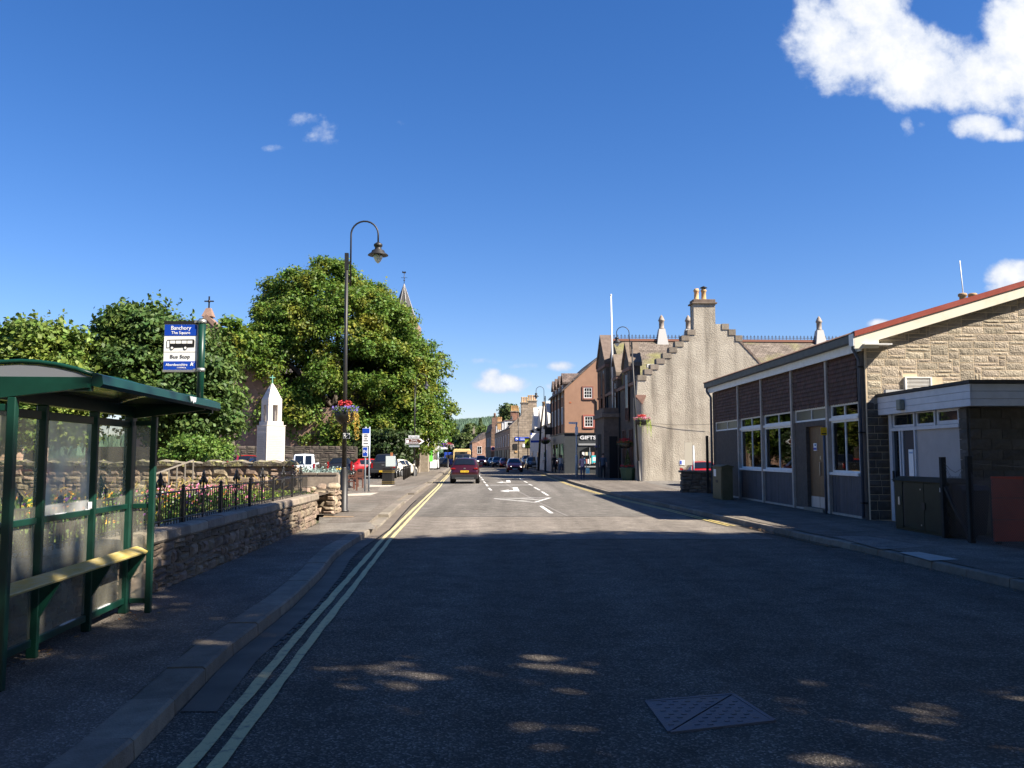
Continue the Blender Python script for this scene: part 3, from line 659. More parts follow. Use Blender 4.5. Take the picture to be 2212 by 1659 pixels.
# curved roof: profile across (local x) from front gutter to back, along y
prof = []
for i in range(9):
    t = i / 8; x = .82 - 1.05 * t; z = 2.20 + .11 * math.sin(math.pi * min(1, t * .98 + .02)) ** .8
    prof.append((x, z))
ya, yb = -1.50, 1.75
b = MB()
for (xa, za), (xb, zb) in zip(prof, prof[1:]):
    b.face([(xa, ya, za), (xb, ya, zb), (xb, yb, zb), (xa, yb, za)], True); b.face([(xa, ya, za - .012), (xa, yb, za - .012), (xb, yb, zb - .012), (xb, ya, zb - .012)], True)
b.build('roof_sheet', M['sroof'], sh, fix=False)
for yy in (ya, -.45, .65, yb):                            # curved ribs
    MB().tube([(x, yy, z + .004) for x, z in prof], .018 if yy in (ya, yb) else .012, 6).build('roof_rib', G, sh)
MB().prism([(.86, 2.125), (.885, 2.15), (.875, 2.215), (.81, 2.235), (.79, 2.14)], 'y', ya - .02, yb + .02).build('front_gutter', G, sh)
MB().prism([(-.22, 2.12), (-.26, 2.2), (-.2, 2.24), (-.17, 2.14)], 'y', ya - .02, yb + .02).build('back_gutter', G, sh)
for yy in (ya, yb):
    MB().box(-.2, .8, yy - .025, yy + .025, 2.10, 2.20).build('end_beam', G, sh)
    MB().prism([(x, z - .02) for x, z in prof] + [(-.2, 2.2), (.8, 2.2)], 'y', yy - .004, yy + .004).build('end_infill', mat('smoked_infill', (.16, .17, .19), r=.2, spec=.5), sh)
MB().prism([(.02, 2.02), (.8, 2.12), (.8, 2.15), (.0, 2.15)], 'y', ysb[-1] - .03, ysb[-1] + .03).build('roof_bracket', G, sh)
MB().prism([(.02, 2.02), (.8, 2.12), (.8, 2.15), (.0, 2.15)], 'y', ysb[0] - .03, ysb[0] + .03).build('roof_bracket', G, sh)
bx('roof_beam', G, sh, BK - .03, BK + .05, ya, yb, 2.05, 2.15)
b = MB(); pts = [(.884, .62 + .09 * i, (2.2 if i % 2 else 2.17)) for i in range(3)]
b.prism([(.58, 2.21), (.62, 2.155), (.66, 2.175), (.70, 2.145), (.74, 2.165), (.78, 2.16), (.80, 2.21)], 'x', .872, .892).build('bare_patch', M['bare'], sh)
# perch bench: tilted plank on triangular brackets
MB().hexa([(BK + .10, ysb[0] + .05, .655), (BK + .23, ysb[0] + .05, .615), (BK + .23, ysb[-1] + .08, .615), (BK + .10, ysb[-1] + .08, .655), (BK + .11, ysb[0] + .05, .69), (BK + .24, ysb[0] + .05, .64), (BK + .24, ysb[-1] + .08, .64), (BK + .11, ysb[-1] + .08, .69)]).build('bench', M['bench_y'], sh, bevel=.006)
for yy in ysb: MB().prism([(BK + .04, .3), (BK + .04, .65), (BK + .21, .60)], 'y', yy - .015, yy + .015).build('bench_bracket', G, sh)
# bus stop flag on the shelter roof
bs = thing('bus_stop_sign', 'blue and white bus stop flag on a green pole above the shelter roof', 'bus stop sign', (-3.38, 9.2, 2.28))
MB().tube([(0, 0, -.02), (0, 0, .96)], .037, 14).build('pole', G, bs)
steel = mat('clamp_steel', (.45, .45, .43), r=.4, metal=.7)
for z in (.93, .40): MB().tube([(0, 0, z - .02), (0, 0, z + .02)], .043, 14).bar((-.08, 0, z), (-.02, 0, z), .03, .03).build('clamp', steel, bs)
x0, x1 = -.405, -.045; z0, z1 = .39, .93
bx('sign_frame', M['black'], bs, x0 - .006, x1 + .006, -.014, .014, z1 - .03, z1 + .006); bx('sign_frame', steel, bs, x0 - .006, x1 + .006, -.014, .014, z0 - .012, z0 + .008)
w_ = mat('sign_white', (.86, .86, .85), r=.35); bl = mat('sign_royal_blue', (.008, .055, .40), r=.35); bk_ = mat('print_black', (.012, .012, .014), r=.5); grey_p = mat('print_grey', (.09, .09, .1), r=.5); wp = mat('print_white', (.9, .9, .9), r=.4)
bx('sign_panel', w_, bs, x0, x1, -.01, .01, z0 + .008, z1 - .03)
bx('header_band', bl, bs, x0 + .004, x1 - .004, -.013, -.0102, z1 - .155, z1 - .034); bx('footer_band', bl, bs, x0 + .004, x1 - .004, -.013, -.0102, z0 + .012, z0 + .105)
xm = (x0 + x1) / 2
text('lettering', 'Banchory', wp, bs, (xm + .0, -.0145, z1 - .072), .062, width=.215, depth=.001, bold=.0002); text('lettering', 'The Square', wp, bs, (xm, -.0145, z1 - .124), .044, width=.205, depth=.001, bold=.0002)
text('lettering', 'Bus Stop', grey_p, bs, (xm, -.0125, z0 + .155), .055, width=.215, depth=.001, bold=.0002); text('lettering', 'Aberdeenshire', wp, bs, (xm - .035, -.0145, z0 + .066), .04, width=.235, depth=.001, bold=.0002)
text('lettering', 'COUNCIL', wp, bs, (xm + .02, -.0145, z0 + .034), .02, width=.1, depth=.001); text('council_emblem', 'A', wp, bs, (x1 - .05, -.0145, z0 + .073), .05, width=.035, depth=.001, bold=.003)
MB().bar((x1 - .05, -.0145, z0 + .06), (x1 - .02, -.0145, z0 + .096), .002, .006, up=(0, 1, 0)).build('council_emblem', wp, bs)
bx('divider', grey_p, bs, x0 + .004, x1 - .004, -.0118, -.0101, z0 + .205, z0 + .208)
bus = MB(); by = -.0115
bus.prism([(x0 + .03, z0 + .25), (x1 - .03, z0 + .26), (x1 - .028, z0 + .33), (x1 - .04, z0 + .345), (x0 + .035, z0 + .34), (x0 + .028, z0 + .32)], 'y', -.0128, -.0101); bus.build('bus_pictogram', bk_, bs)
pw = MB()
pw.box(x0 + .035, x0 + .058, -.0145, -.0129, z0 + .255, z0 + .328)
for i in range(4): pw.box(x0 + .068 + i * .062, x0 + .122 + i * .062, -.0145, -.0129, z0 + .298, z0 + .33)
pw.build('bus_pictogram_windows', w_, bs)
for dx in (.09, .235):
    MB().tube([(x0 + dx, -.0101, z0 + .25), (x0 + dx, -.0150, z0 + .25)], .02, 14).build('bus_pictogram_wheel', bk_, bs); MB().tube([(x0 + dx, -.0101, z0 + .25), (x0 + dx, -.0165, z0 + .25)], .013, 14).build('bus_pictogram_hub', w_, bs)
# ---------------------------------------------------------------- office building on the right
ob = thing('office_building', 'low office building with brown tile-hung panels, white windows and a stone gable', 'building', (9.09, 21.8, .13), math.atan(.029))
harl_d = mat('brown_roughcast', (.085, .07, .058), (.115, .096, .08), r=.95, ns=8, bump=1.0, bs=45)
tile_m = mat('brown_hung_tile', (.07, .034, .024), (.10, .05, .034), r=.75, ns=3, isl=.25)
post_m = mat('pale_timber_post', (.45, .40, .34), (.36, .31, .265), r=.7, ns=4, bump=.2)
board_m = mat('slate_blue_board', (.045, .052, .068), (.06, .068, .086), r=.6, ns=4, rnd=.1)
clear = bpy.data.materials.new('clear_pane'); clear.use_nodes = True
_t = clear.node_tree; _n = _t.nodes; _n.remove(_n['Principled BSDF'])
_tr = _n.new('ShaderNodeBsdfTransparent'); _tr.inputs[0].default_value = (.8, .83, .85, 1); _gl = _n.new('ShaderNodeBsdfGlossy'); _gl.inputs[1].default_value = .015
_fr = _n.new('ShaderNodeFresnel'); _fr.inputs[0].default_value = 1.5; _mx = _n.new('ShaderNodeMixShader')
_t.links.new(_fr.outputs[0], _mx.inputs[0]); _t.links.new(_tr.outputs[0], _mx.inputs[1]); _t.links.new(_gl.outputs[0], _mx.inputs[2]); _t.links.new(_mx.outputs[0], _n['Material Output'].inputs[0])
M['clear'] = clear
frost = mat('frosted_pane', (.10, .095, .07), (.14, .13, .10), r=.35, ns=2)
dark = mat('dark_interior', (.02, .018, .016), r=.9)
LB = 14.9; ZF = 4.33
MB().box(.55, .75, .3, LB - .1, 0, ZF).build('back_wall', dark, ob)
MB().box(.02, .55, .3, LB - .1, -.1, .02).build('floor_slab', dark, ob); MB().box(.02, .55, .3, LB - .1, 4.35, 4.45).build('ceiling_slab', dark, ob)
MB().box(.0, .6, .1, .42, -.1, ZF).build('corner_pier', harl_d, ob); MB().box(.0, .6, LB - .3, LB, -.1, ZF).build('corner_pier', harl_d, ob)
bx('plinth', mat('pale_plinth', (.42, .38, .32), (.3, .27, .23), ns=5, bump=.3), ob, -.03, .1, .42, LB, -.1, .06)
posts = [2.4, 5.2, 8.2, 11.0]
for p in posts: bx('post', post_m, ob, -.09, .12, p - .06, p + .06, 0, ZF + .02, .006)
edges = [.42] + posts + [LB - .3]
# tile hanging, each bay a course-by-course layer of fish-scale tiles
def tiles(y0, y1, z0, z1):
    mb = MB(); tw, ex, r_ = .168, .122, random.Random(int(y0 * 10)); n = max(1, round((y1 - y0) / tw)); tw = (y1 - y0) / n
    rows = int((z1 - z0) / ex)
    for j in range(rows + 1):
        zb = z0 + j * ex
        for i in range(-1 if j % 2 else 0, n):
            ya = y0 + (i + (.5 if j % 2 else 0)) * tw + .004; yb = ya + tw - .008; ya, yb = max(ya, y0), min(yb, y1)
            if yb - ya < .03: continue
            yc = (ya + yb) / 2; zt_ = min(zb + .17, z1); xo = -.045 + r_.uniform(-.006, .006); tilt = .03
            P_ = [(ya, zb + .05), (ya + .035 * (yb - ya) / tw, zb + .014), (yc, zb), (yb - .035 * (yb - ya) / tw, zb + .014), (yb, zb + .05), (yb, zt_), (ya, zt_)]
            f_ = [(xo + tilt * (z - zb) / .17, y, z) for y, z in P_]; i0 = len(mb.v)
            mb.v += f_ + [(x + .014, y, z) for x, y, z in f_]; m_ = len(f_)
            mb.f.append(tuple(i0 + k for k in range(m_))); mb.sm.append(False)
            for k in range(5): mb.f.append((i0 + k, i0 + m_ + k, i0 + m_ + k + 1, i0 + k + 1)); mb.sm.append(False)
    o = mb.build('tile_hanging', tile_m, ob, kind='stuff', fix=False); bx('tile_backing', dark, ob, .03, .1, y0, y1, z0 + .06, z1)
def window(parent, y0, y1, z0, z1, lights=2, pane=None, x=.02, fw=.055, blind=None, fm=None, name='window'):
    fm = fm or M['white']
    f = MB(); f.box(x, x + .07, y0, y0 + fw, z0, z1).box(x, x + .07, y1 - fw, y1, z0, z1).box(x, x + .07, y0 + fw, y1 - fw, z0, z0 + fw).box(x, x + .07, y0 + fw, y1 - fw, z1 - fw, z1)
    w_o = f.build(name, fm, parent); st = (y1 - y0 - 2 * fw) / lights
    for k in range(1, lights): bx('glazing_bar', fm, w_o, x + .005, x + .065, y0 + fw + k * st - .02, y0 + fw + k * st + .02, z0 + fw, z1 - fw)
    for k in range(lights):
        a, b_ = y0 + fw + k * st + (.02 if k else 0), y0 + fw + (k + 1) * st - (.02 if k < lights - 1 else 0)
        bx('pane', pane or M['clear'], w_o, x + .03, x + .036, a, b_, z0 + fw, z1 - fw)
    if blind:
        q = MB(); n = int((z1 - z0) / .045)
        for k in range(n):
            z = z0 + .03 + k * .045; q.face([(x + .12, y0 + .05, z), (x + .12, y1 - .05, z), (x + .15, y1 - .05, z + .022), (x + .15, y0 + .05, z + .022)])
        for k in range(lights * 2): yy = y0 + (k + .5) * (y1 - y0) / (lights * 2); q.box(x + .112, x + .118, yy - .006, yy + .006, z0, z1)
        q.build('venetian_blind', blind, w_o, kind='stuff', fix=False)
    return w_o
blind_m = mat('grey_blind', (.6, .6, .61), r=.5); blind_d = mat('dark_blind', (.05, .05, .055), r=.5)
for i, (a, b_) in enumerate(zip(edges, edges[1:])):
    a += .06; b_ -= .06
    tiles(a, b_, 3.03, ZF)
    if i in (0, 2, 3):
        bb = blind_m if i == 0 else (blind_d if i == 2 else None)
        window(ob, a + .02, b_ - .02, 2.68, 3.05, 2, blind=bb); window(ob, a + .02, b_ - .02, 1.17, 2.60, 2, blind=bb)
        bx('transom', M['white'], ob, -.03, .09, a, b_, 2.60, 2.68); bx('window_sill', M['white'], ob, -.07, .1, a, b_, 1.09, 1.17, .005)
        n = round((b_ - a) / .12); wv = (b_ - a) / n; src = None          # vertical boards under the window
        for k in range(n):
            if src is None: src = bx('board', board_m, ob, -.0, .03, 0, wv - .008, .06, 1.09); o = src
            else: o = inst('board', src, ob)
            o.location = (random.uniform(-.003, .003), a + k * wv, 0)
        bx('board_backing', dark, ob, .03, .06, a, b_, .06, 1.09)
    else:
        window(ob, a + .02, b_ - .02, 2.66, 3.05, 2, pane=frost)
        if i == 4: bx('roughcast_panel', harl_d, ob, -.01, .12, a, b_, .06, 2.66)
        else:
            bx('roughcast_panel', harl_d, ob, -.01, .2, b_ - .95, b_, .06, 2.66); bx('roughcast_panel', harl_d, ob, -.01, .2, a, a + .35, .06, 2.66); bx('door_lintel', harl_d, ob, -.01, .2, a + .35, b_ - .95, 2.5, 2.66)
            bx('door_step', M['kerb'], ob, -.12, .25, a + .3, b_ - .9, 0, .09)
            dw = mat('brown_door', (.11, .062, .03), (.15, .085, .04), r=.45, ns=3, stretch=(3, 3, .4)); ya, yb = a + .35, b_ - .95; ym = (ya + yb) / 2
            for q0, q1, s in ((ya, ym, 1), (ym, yb, -1)):
                d_ = bx('door', dw, ob, .1, .145, q0 + .004, q1 - .004, .09, 2.5)
                bx('kick_plate', mat('kick_plate_steel', (.5, .48, .45), r=.45, metal=.4), d_, .092, .0995, q0 + .02, q1 - .02, .1, .42)
                if s == 1:
                    bx('handle', steel, d_, .06, .085, ym - .14, ym - .11, 1.05, 1.45); bx('lock_plate', steel, d_, .09, .099, ym - .15, ym - .10, 1.52, 1.62)
            nb = bx('notice', w_, ob, .085, .098, ym + .12, ym + .36, 1.78, 2.0); bx('notice_print', bl, nb, .08, .0845, ym + .135, ym + .345, 1.8, 1.87); bx('notice_print', mat('print_teal', (.05, .2, .4), r=.5), nb, .08, .0845, ym + .15, ym + .28, 1.92, 1.97)
# eaves: fascia board, gutter, corrugated roof
bx('fascia_board', M['white'], ob, -.16, -.12, -.12, LB + .1, ZF - .02, ZF + .24, .004); bx('soffit', M['white'], ob, -.119, .6, -.28, LB + .1, ZF + .12, ZF + .15)
gut = mat('dark_green_gutter', (.05, .055, .06), (.08, .085, .085), r=.5, ns=3)
MB().prism([(-.32, ZF + .22), (-.2, ZF + .2), (-.17, ZF + .25), (-.17, ZF + .41), (-.33, ZF + .41)], 'y', -.13, LB + .15).build('gutter', gut, ob)
SL = .297; XR = 7.4; rf = MB(); n = 0; yv = -.14
ZR = ZF + .43
while yv < LB + .15:
    p, h = .075, .03
    for ya, yb, za, zb in ((yv, yv + p * .3, 0, h), (yv + p * .3, yv + p * .5, h, h), (yv + p * .5, yv + p * .8, h, 0), (yv + p * .8, yv + p, 0, 0)):
        rf.face([(-.36, ya, ZR + za), (-.36, yb, ZR + zb), (XR, yb, ZR + zb + (XR + .36) * SL), (XR, ya, ZR + za + (XR + .36) * SL)])
        rf.face([(-.36, ya, ZR - .012), (-.36, ya, ZR + za), (-.36, yb, ZR + zb), (-.36, yb, ZR - .012)])
    yv += p
rf.build('corrugated_roof', mat('rust_brown_sheet', (.17, .09, .06), (.22, .13, .09), r=.6, ns=3), ob, kind='stuff', fix=False)
MB().prism([(-.36, ZR - .012), (XR, ZR - .012 + (XR + .36) * SL), (2 * XR + .36, ZR - .012), (2 * XR, ZR - .03), (XR, ZR - .06 + (XR + .36) * SL), (-.3, ZR - .03)], 'y', -.1, LB + .1).build('roof_deck', dark, ob)
def verge(z_off, th, y0, y1, m, name, x0=-.33):
    MB().prism([(x0, ZR + z_off + (x0 + .36) * SL), (XR, ZR + z_off + (XR + .36) * SL), (XR, ZR + z_off + th + (XR + .36) * SL), (x0, ZR + z_off + th + (x0 + .36) * SL)], 'y', y0, y1).build(name, m, ob)
redm = mat('oxide_red_capping', (.25, .045, .03), (.30, .07, .05), r=.45, ns=5)
verge(-.10, .135, -.20, -.15, redm, 'red_capping'); verge(.031, .012, -.20, -.05, redm, 'red_capping')
verge(-.37, .268, -.17, -.13, M['cream'], 'bargeboard'); verge(-.09, .03, -.13, .0, M['cream'], 'verge_soffit', .2)
MB().prism([(-.33, ZR - .40), (.3, ZR - .38), (.3, ZR - .16), (-.33, ZR - .34)], 'y', -.172, -.1).build('bargeboard', M['cream'], ob)
bx('bargeboard_end', M['white'], ob, -.36, -.335, -.17, .1, ZF + .1, ZF + .42)
# gable wall of split-faced blocks
MB().prism([(.02, -.1), (XR * 2, -.1), (XR * 2, ZF + .3), (XR, ZF + .3 + XR * SL), (.02, ZF + .3)], 'y', .0455, .3).build('gable_wall', mat('gable_mortar', (.58, .46, .31), (.64, .52, .37), r=.95, ns=8), ob)
blk_m = mat('split_faced_block', (.30, .255, .195), (.39, .335, .26), r=.92, ns=7, nd=6, bump=1.6, bs=26, rnd=.2)
cell = .094; NX, NZ = 64, 44; occ = np.zeros((NX, NZ), bool); rr = random.Random(5); bs_src = []
blk_d = mat('soiled_quoin_block', (.085, .072, .06), (.14, .118, .095), r=.95, ns=5, bump=.9, bs=30, rnd=.18)  # quoin blocks coloured dark to imitate shade on the lower gable corner
def block_src(k):
    r_ = random.Random(900 + k); nx, nz = 4, 3; mb = MB(); g_ = {}
    for i in range(nx + 1):
        for j in range(nz + 1):
            edge = i in (0, nx) or j in (0, nz)
            g_[i, j] = (-.5 + i / nx, -.25 if edge else -.5 + r_.uniform(-.16, .08), -.5 + j / nz)
    for i in range(nx):
        for j in range(nz): mb.face([g_[i, j], g_[i + 1, j], g_[i + 1, j + 1], g_[i, j + 1]])
    for i in range(nx):
        mb.face([g_[i, 0], (g_[i, 0][0], .5, -.5), (g_[i + 1, 0][0], .5, -.5), g_[i + 1, 0]]); mb.face([g_[i, nz], g_[i + 1, nz], (g_[i + 1, nz][0], .5, .5), (g_[i, nz][0], .5, .5)])
    for j in range(nz):
        mb.face([g_[0, j], g_[0, j + 1], (-.5, .5, g_[0, j + 1][2]), (-.5, .5, g_[0, j][2])]); mb.face([g_[nx, j], (.5, .5, g_[nx, j][2]), (.5, .5, g_[nx, j + 1][2]), g_[nx, j + 1]])
    return mb
for j in range(NZ):
    for i in range(NX):
        if occ[i, j]: continue
        h = rr.choices((1, 2, 3), (.36, .54, .10))[0]; w = rr.choice((4, 5, 6, 7)) if h < 3 else rr.choice((4, 5)); h = min(h, NZ - j); w = min(w, NX - i)
        while w > 1 and occ[i:i + w, j].any(): w -= 1
        if w < 2 and i > 0 and rr.random() < .6: pass
        while h > 1 and occ[i:i + w, j:j + h].any(): h -= 1
        occ[i:i + w, j:j + h] = True
        xc, zc = .06 + (i + w / 2) * cell, 2.9 + (j + h / 2) * cell
        if zc - .05 > ZF + .3 + xc * SL - .14 or xc > 5.4: continue
        if 1.02 < xc < 1.72 and 3.25 < zc < 3.67: continue
        if len(bs_src) < 6: o = block_src(len(bs_src)).build('stone_block', blk_m, ob); bs_src.append(o)
        else: o = inst('stone_block', rr.choice(bs_src), ob)
        o.location = (xc, .05, zc); o.scale = ((w * cell - .02) * rr.choice((1, -1)), .034, h * cell - .02)
zq = .0
while zq < 2.85:
    hq = rr.choice((.16, .2, .24)); xq = .03; split = rr.uniform(.2, .38)
    for xa_, xb_ in ((.03, split), (split, .56)):
        o = inst('stone_block', rr.choice(bs_src), ob); o.location = ((xa_ + xb_) / 2, .05, zq + hq / 2); o.scale = (xb_ - xa_ - .014, .05, hq - .014); o.material_slots[0].link = 'OBJECT'; o.material_slots[0].material = blk_d
    zq += hq
# white louvre vent
lv = MB().box(1.02, 1.72, -.03, .05, 3.27, 3.30).box(1.02, 1.72, -.03, .05, 3.62, 3.65).box(1.02, 1.06, -.03, .05, 3.30, 3.62).box(1.68, 1.72, -.03, .05, 3.30, 3.62).build('louvre_vent', M['white'], ob)
ls = None
for k in range(9):
    z = 3.305 + k * .035
    if ls is None: ls = MB().hexa([(1.06, -.02, 0), (1.68, -.02, 0), (1.68, .03, .022), (1.06, .03, .022), (1.06, -.02, .006), (1.68, -.02, .006), (1.68, .03, .028), (1.06, .03, .028)]).build('louvre', M['white'], lv); o = ls
    else: o = inst('louvre', ls, lv)
    o.location = (0, 0, z)
# downpipes
pipe = mat('blue_grey_pipe', (.055, .075, .115), (.08, .10, .14), r=.5, ns=4)
MB().tube([(-.25, .12, ZF + .22), (-.25, .12, ZF + .05), (-.10, .16, ZF - .2), (-.10, .16, .05)], .042, 10).build('downpipe', pipe, ob)
MB().tube([(-.25, LB - .05, ZF + .22), (-.25, LB - .05, ZF + .05), (-.10, LB - .1, ZF - .2), (-.10, LB - .1, .05)], .05, 10).build('downpipe', pipe, ob)
for z in (.4, 2.2, 3.9): bx('pipe_clip', M['black'], ob, -.15, 0, .10, .22, z, z + .04)
# flat-roofed porch extension
ex = thing('porch_extension', 'flat-roofed entrance extension with grey-white weatherboard fascia in front of the stone gable', 'building', (9.6, 21.7, .13), math.atan(.029))
blockw = mat('dark_block_mortar', (.10, .085, .07), r=.95); blk2 = mat('dark_coursed_block', (.085, .072, .06), (.115, .10, .084), r=.95, ns=5, bump=.9, bs=30, rnd=.18)
MB().box(.06, 8, -3.55, -3.4, 0, 2.7).build('front_wall', blockw, ex); MB().box(.02, .3, -3.55, -3.25, 0, 2.7).build('corner_pier', blockw, ex)
src = None; z = .0; r_ = random.Random(4)
for j in range(12):
    x = .03 - (j % 2) * .2
    while x < 2.3:
        x0b, x1b = max(x, .03), x + .45
        if x1b - x0b > .1:
            if src is None: src = block_src(50).build('stone_block', blk2, ex); o = src
            else: o = inst('stone_block', src, ex)
            o.location = ((x0b + x1b) / 2, -3.57, z + .11); o.scale = (x1b - x0b - .012, .05, .208)
        x += .45
    o = inst('stone_block', src, ex); o.location = (.0, -3.4, z + .11); o.scale = (.30, .05, .208); o.rotation_euler = (0, 0, -math.pi / 2)
    z += .22
MB().box(.12, .2, -3.3, -.02, 0, 2.7).build('back_wall', dark, ex)
wm = mat('greyed_white_paint', (.62, .62, .64), (.54, .54, .56), r=.5, ns=4)
for y0, y1, z0, z1 in ((-.2, -.05, 0, 2.7), (-.62, -.56, 0, 2.26), (-1.36, -1.3, 0, 2.7), (-2.3, -2.25, 2.32, 2.7)): bx('frame_post', wm, ex, -.03, .1, y0, y1, z0, z1)
bx('frame_rail', wm, ex, -.04, .1, -3.28, -.2, 2.24, 2.32)
window(ex, -1.29, -.21, 2.33, 2.69, 1, x=.01, fm=wm, pane=M['glass']); window(ex, -2.24, -1.37, 2.33, 2.69, 1, x=.01, fm=wm, pane=M['glass']); window(ex, -3.25, -2.31, 2.33, 2.69, 1, x=.01, fm=wm, fw=.08, pane=M['glass'])
bx('render_panel', mat('pale_pink_render', (.46, .41, .38), (.42, .37, .34), r=.9, bump=.4, bs=50), ex, .02, .1, -3.28, -1.36, 0, 2.24)
d_ = bx('door', mat('dark_blue_door', (.03, .03, .04), r=.5), ex, .03, .1, -1.29, -.63, 0, 2.24)
bx('door_frame', wm, d_, .0, .0295, -.7, -.635, 0, 2.24); bx('side_light', M['glass'], ex, .03, .1, -.56, -.2, .05, 2.24)
nb = bx('notice', w_, d_, .005, .028, -1.18, -.95, 1.05, 1.78); bx('notice_print', mat('pale_blue_print', (.3, .42, .6), r=.6), nb, 0, .0048, -1.15, -.98, 1.68, 1.72)
bx('key_pad', M['black'], ex, -.05, -.031, -.28, -.2, .98, 1.25)
for k in range(3): bx('fascia_board', wm, ex, -.2, -.16 - .004 * k, -4.05, .2, 2.66 + k * .155, 2.66 + k * .155 + .148); bx('fascia_board', wm, ex, -.159, 8, -4.05, -4.0 - .004 * k, 2.66 + k * .155, 2.66 + k * .155 + .148)
bx('felt_roof_edge', mat('roof_felt', (.03, .028, .025), (.06, .05, .04), ns=6, bump=.4), ex, -.24, 8, -4.1, .25, 3.13, 3.20); bx('soffit', wm, ex, -.15, 8, -3.99, .2, 2.66, 2.69)
bx('lamp_housing', mat('weathered_lamp', (.22, .22, .17), (.3, .3, .25), ns=8), ex, -.33, -.205, -1.28, -1.08, 2.72, 2.98, .02)
bx('lamp_housing', mat('weathered_lamp_b', (.22, .22, .17), ns=8), ex, 1.05, 1.2, -4.17, -4.06, 2.7, 2.97, .02)
bx('flashing', mat('lead_flashing', (.45, .45, .45), r=.4), ex, -.1, 6, -.12, .02, 3.2, 3.3)
yp = thing('information_post', 'small yellow sign on a thin dark blue post before the office door', 'sign', (8.78, 24.0, .13)); MB().tube([(0, 0, 0), (0, 0, 2.45)], .032, 10).build('post', pipe, yp); pp_ = bx('panel', mat('sign_yellow', (.75, .45, .01), r=.5), yp, -.10, .07, -.05, -.034, 2.2, 2.42); text('symbol', 'i', bk_, pp_, (-.015, -.052, 2.34), .1, depth=.001); bx('print_line', bk_, pp_, -.08, .05, -.0525, -.0505, 2.23, 2.26)
hb_ = thing('rear_house', 'house behind the office showing only its chimney pots and a thin white aerial', 'house', (25.3, 46, 0)); bx('wall', harl_d, hb_, -4, 5, 0, 8, 0, 6); MB().prism([(-4.3, 5.9), (.5, 8.4), (5.3, 5.9)], 'y', -.3, 8.3).build('roof', M['slate_y'], hb_); hc_ = bx('chimney', harl_d, hb_, -.7, .9, .2, 1.3, 7, 10.1)
for x in (-.28, .28): MB().lathe((x, .7, 10.1), [(.2, 0), (.17, .1), (.17, .45), (.24, .5), (.24, .6), (.18, .65)], 12).build('chimney_pot', mat('brown_pot', (.3, .18, .09), (.4, .26, .13), ns=5) if 'brown_pot' not in bpy.data.materials else bpy.data.materials['brown_pot'], hc_)
MB().tube([(-.2, .7, 10.1), (-.35, .7, 12.6)], .03, 6).build('aerial', M['white'], hb_)
# green street cabinets
olive = mat('dark_olive_cabinet', (.014, .019, .011), (.02, .026, .015), r=.55, ns=3, spec=.2)
cb = thing('utility_cabinet', 'wide dark green utility cabinet numbered 13 in front of the extension', 'cabinet', (8.85, 18.2, .13), math.atan(.029))
bx('body', olive, cb, -.2, .25, -1.1, 1.1, 0, 1.08); MB().hexa([(-.26, -1.16, 1.08), (.31, -1.16, 1.08), (.31, 1.16, 1.08), (-.26, 1.16, 1.08), (-.1, -1.1, 1.17), (.15, -1.1, 1.17), (.15, 1.1, 1.17), (-.1, 1.1, 1.17)]).build('lid', olive, cb)
for y0, y1 in ((-1.07, -.22), (-.2, .62), (.72, 1.07)):
    d_ = bx('door', olive, cb, -.225, -.2005, y0, y1, .06, 1.05, .005)
    if y1 < 1: bx('hinge', steel, d_, -.235, -.2255, y0 + .1, y0 + .13, .9, .93); bx('hinge', steel, d_, -.235, -.2255, y0 + .1, y0 + .13, .15, .18)
bx('handle', steel, cb, -.25, -.226, .80, .87, .55, .72); bx('lock_box', M['black'], cb, -.245, -.226, -.27, -.14, .5, .64); bx('lock_strip', M['black'], cb, -.213, -.201, .63, .71, .1, 1.0)
text('number', '13', wp, cb, (-.2275, -.9, .93), .13, rot=(math.pi / 2, 0, -math.pi / 2), depth=.001)
c2 = thing('utility_cabinet', 'olive brown junction cabinet at the far end of the office facade', 'cabinet', (7.97, 32.4, .13))
ol2 = mat('olive_brown_cabinet', (.10, .088, .042), (.13, .11, .058), r=.55, ns=3, spec=.25)
bx('body', ol2, c2, -.2, .2, -.72, .72, 0, 1.2, .01); MB().prism([(-.24, 1.2), (.24, 1.2), (.24, 1.23), (0, 1.30), (-.24, 1.23)], 'y', -.76, .76).build('lid', ol2, c2)
bx('door', ol2, c2, -.222, -.2005, -.66, .66, .05, 1.14); bx('notice', w_, c2, -.232, -.2225, .1, .45, .85, 1.12); bx('vent', M['black'], c2, -.232, -.2225, -.2, .15, .62, .72)
# chain-link fence by the extension
cf = thing('chain_link_fence', 'sagging chain-link fence on dark wooden posts beside the numbered cabinet', 'fence', (8.6, 16, .13))
pst = mat('dark_fence_post', (.02, .018, .016), (.035, .03, .025), r=.9, ns=6)
for y, h in ((1.08, 1.6), (.1, 1.62), (-2.2, 1.6), (-4.6, 1.6)): bx('fence_post', pst, cf, -.05, .05, y - .05, y + .05, 0, h, .008)
MB().bar((0, 1.0, 1.0), (.05, .25, .0), .06, .06).build('brace', pst, cf)
ch = MB(); ww = M['iron']
def sag(y): return 1.5 - .22 * max(0, 1 - abs(y - .62) / .5) if y > .1 else 1.42
for k in range(-110, 40):
    for s in (1, -1):
        y0 = k * .055; pts = []
        t0, t1 = 0, 1.5
        ya, yb = y0, y0 + s * 1.4
        p = [(y0 + s * q, q) for q in np.linspace(.05, 1.42, 8)]; p = [(y, z) for y, z in p if -4.6 < y < 1.05 and z < sag(y)]
        if len(p) > 1: ch.bar((0, p[0][0], p[0][1]), (0, p[-1][0], p[-1][1]), .005)
ch.tube([(0, 1.05, 1.5), (0, .8, 1.36), (0, .6, 1.3), (0, .35, 1.38), (0, .1, 1.48), (0, -2.2, 1.42), (0, -4.6, 1.45)], .004, 4)
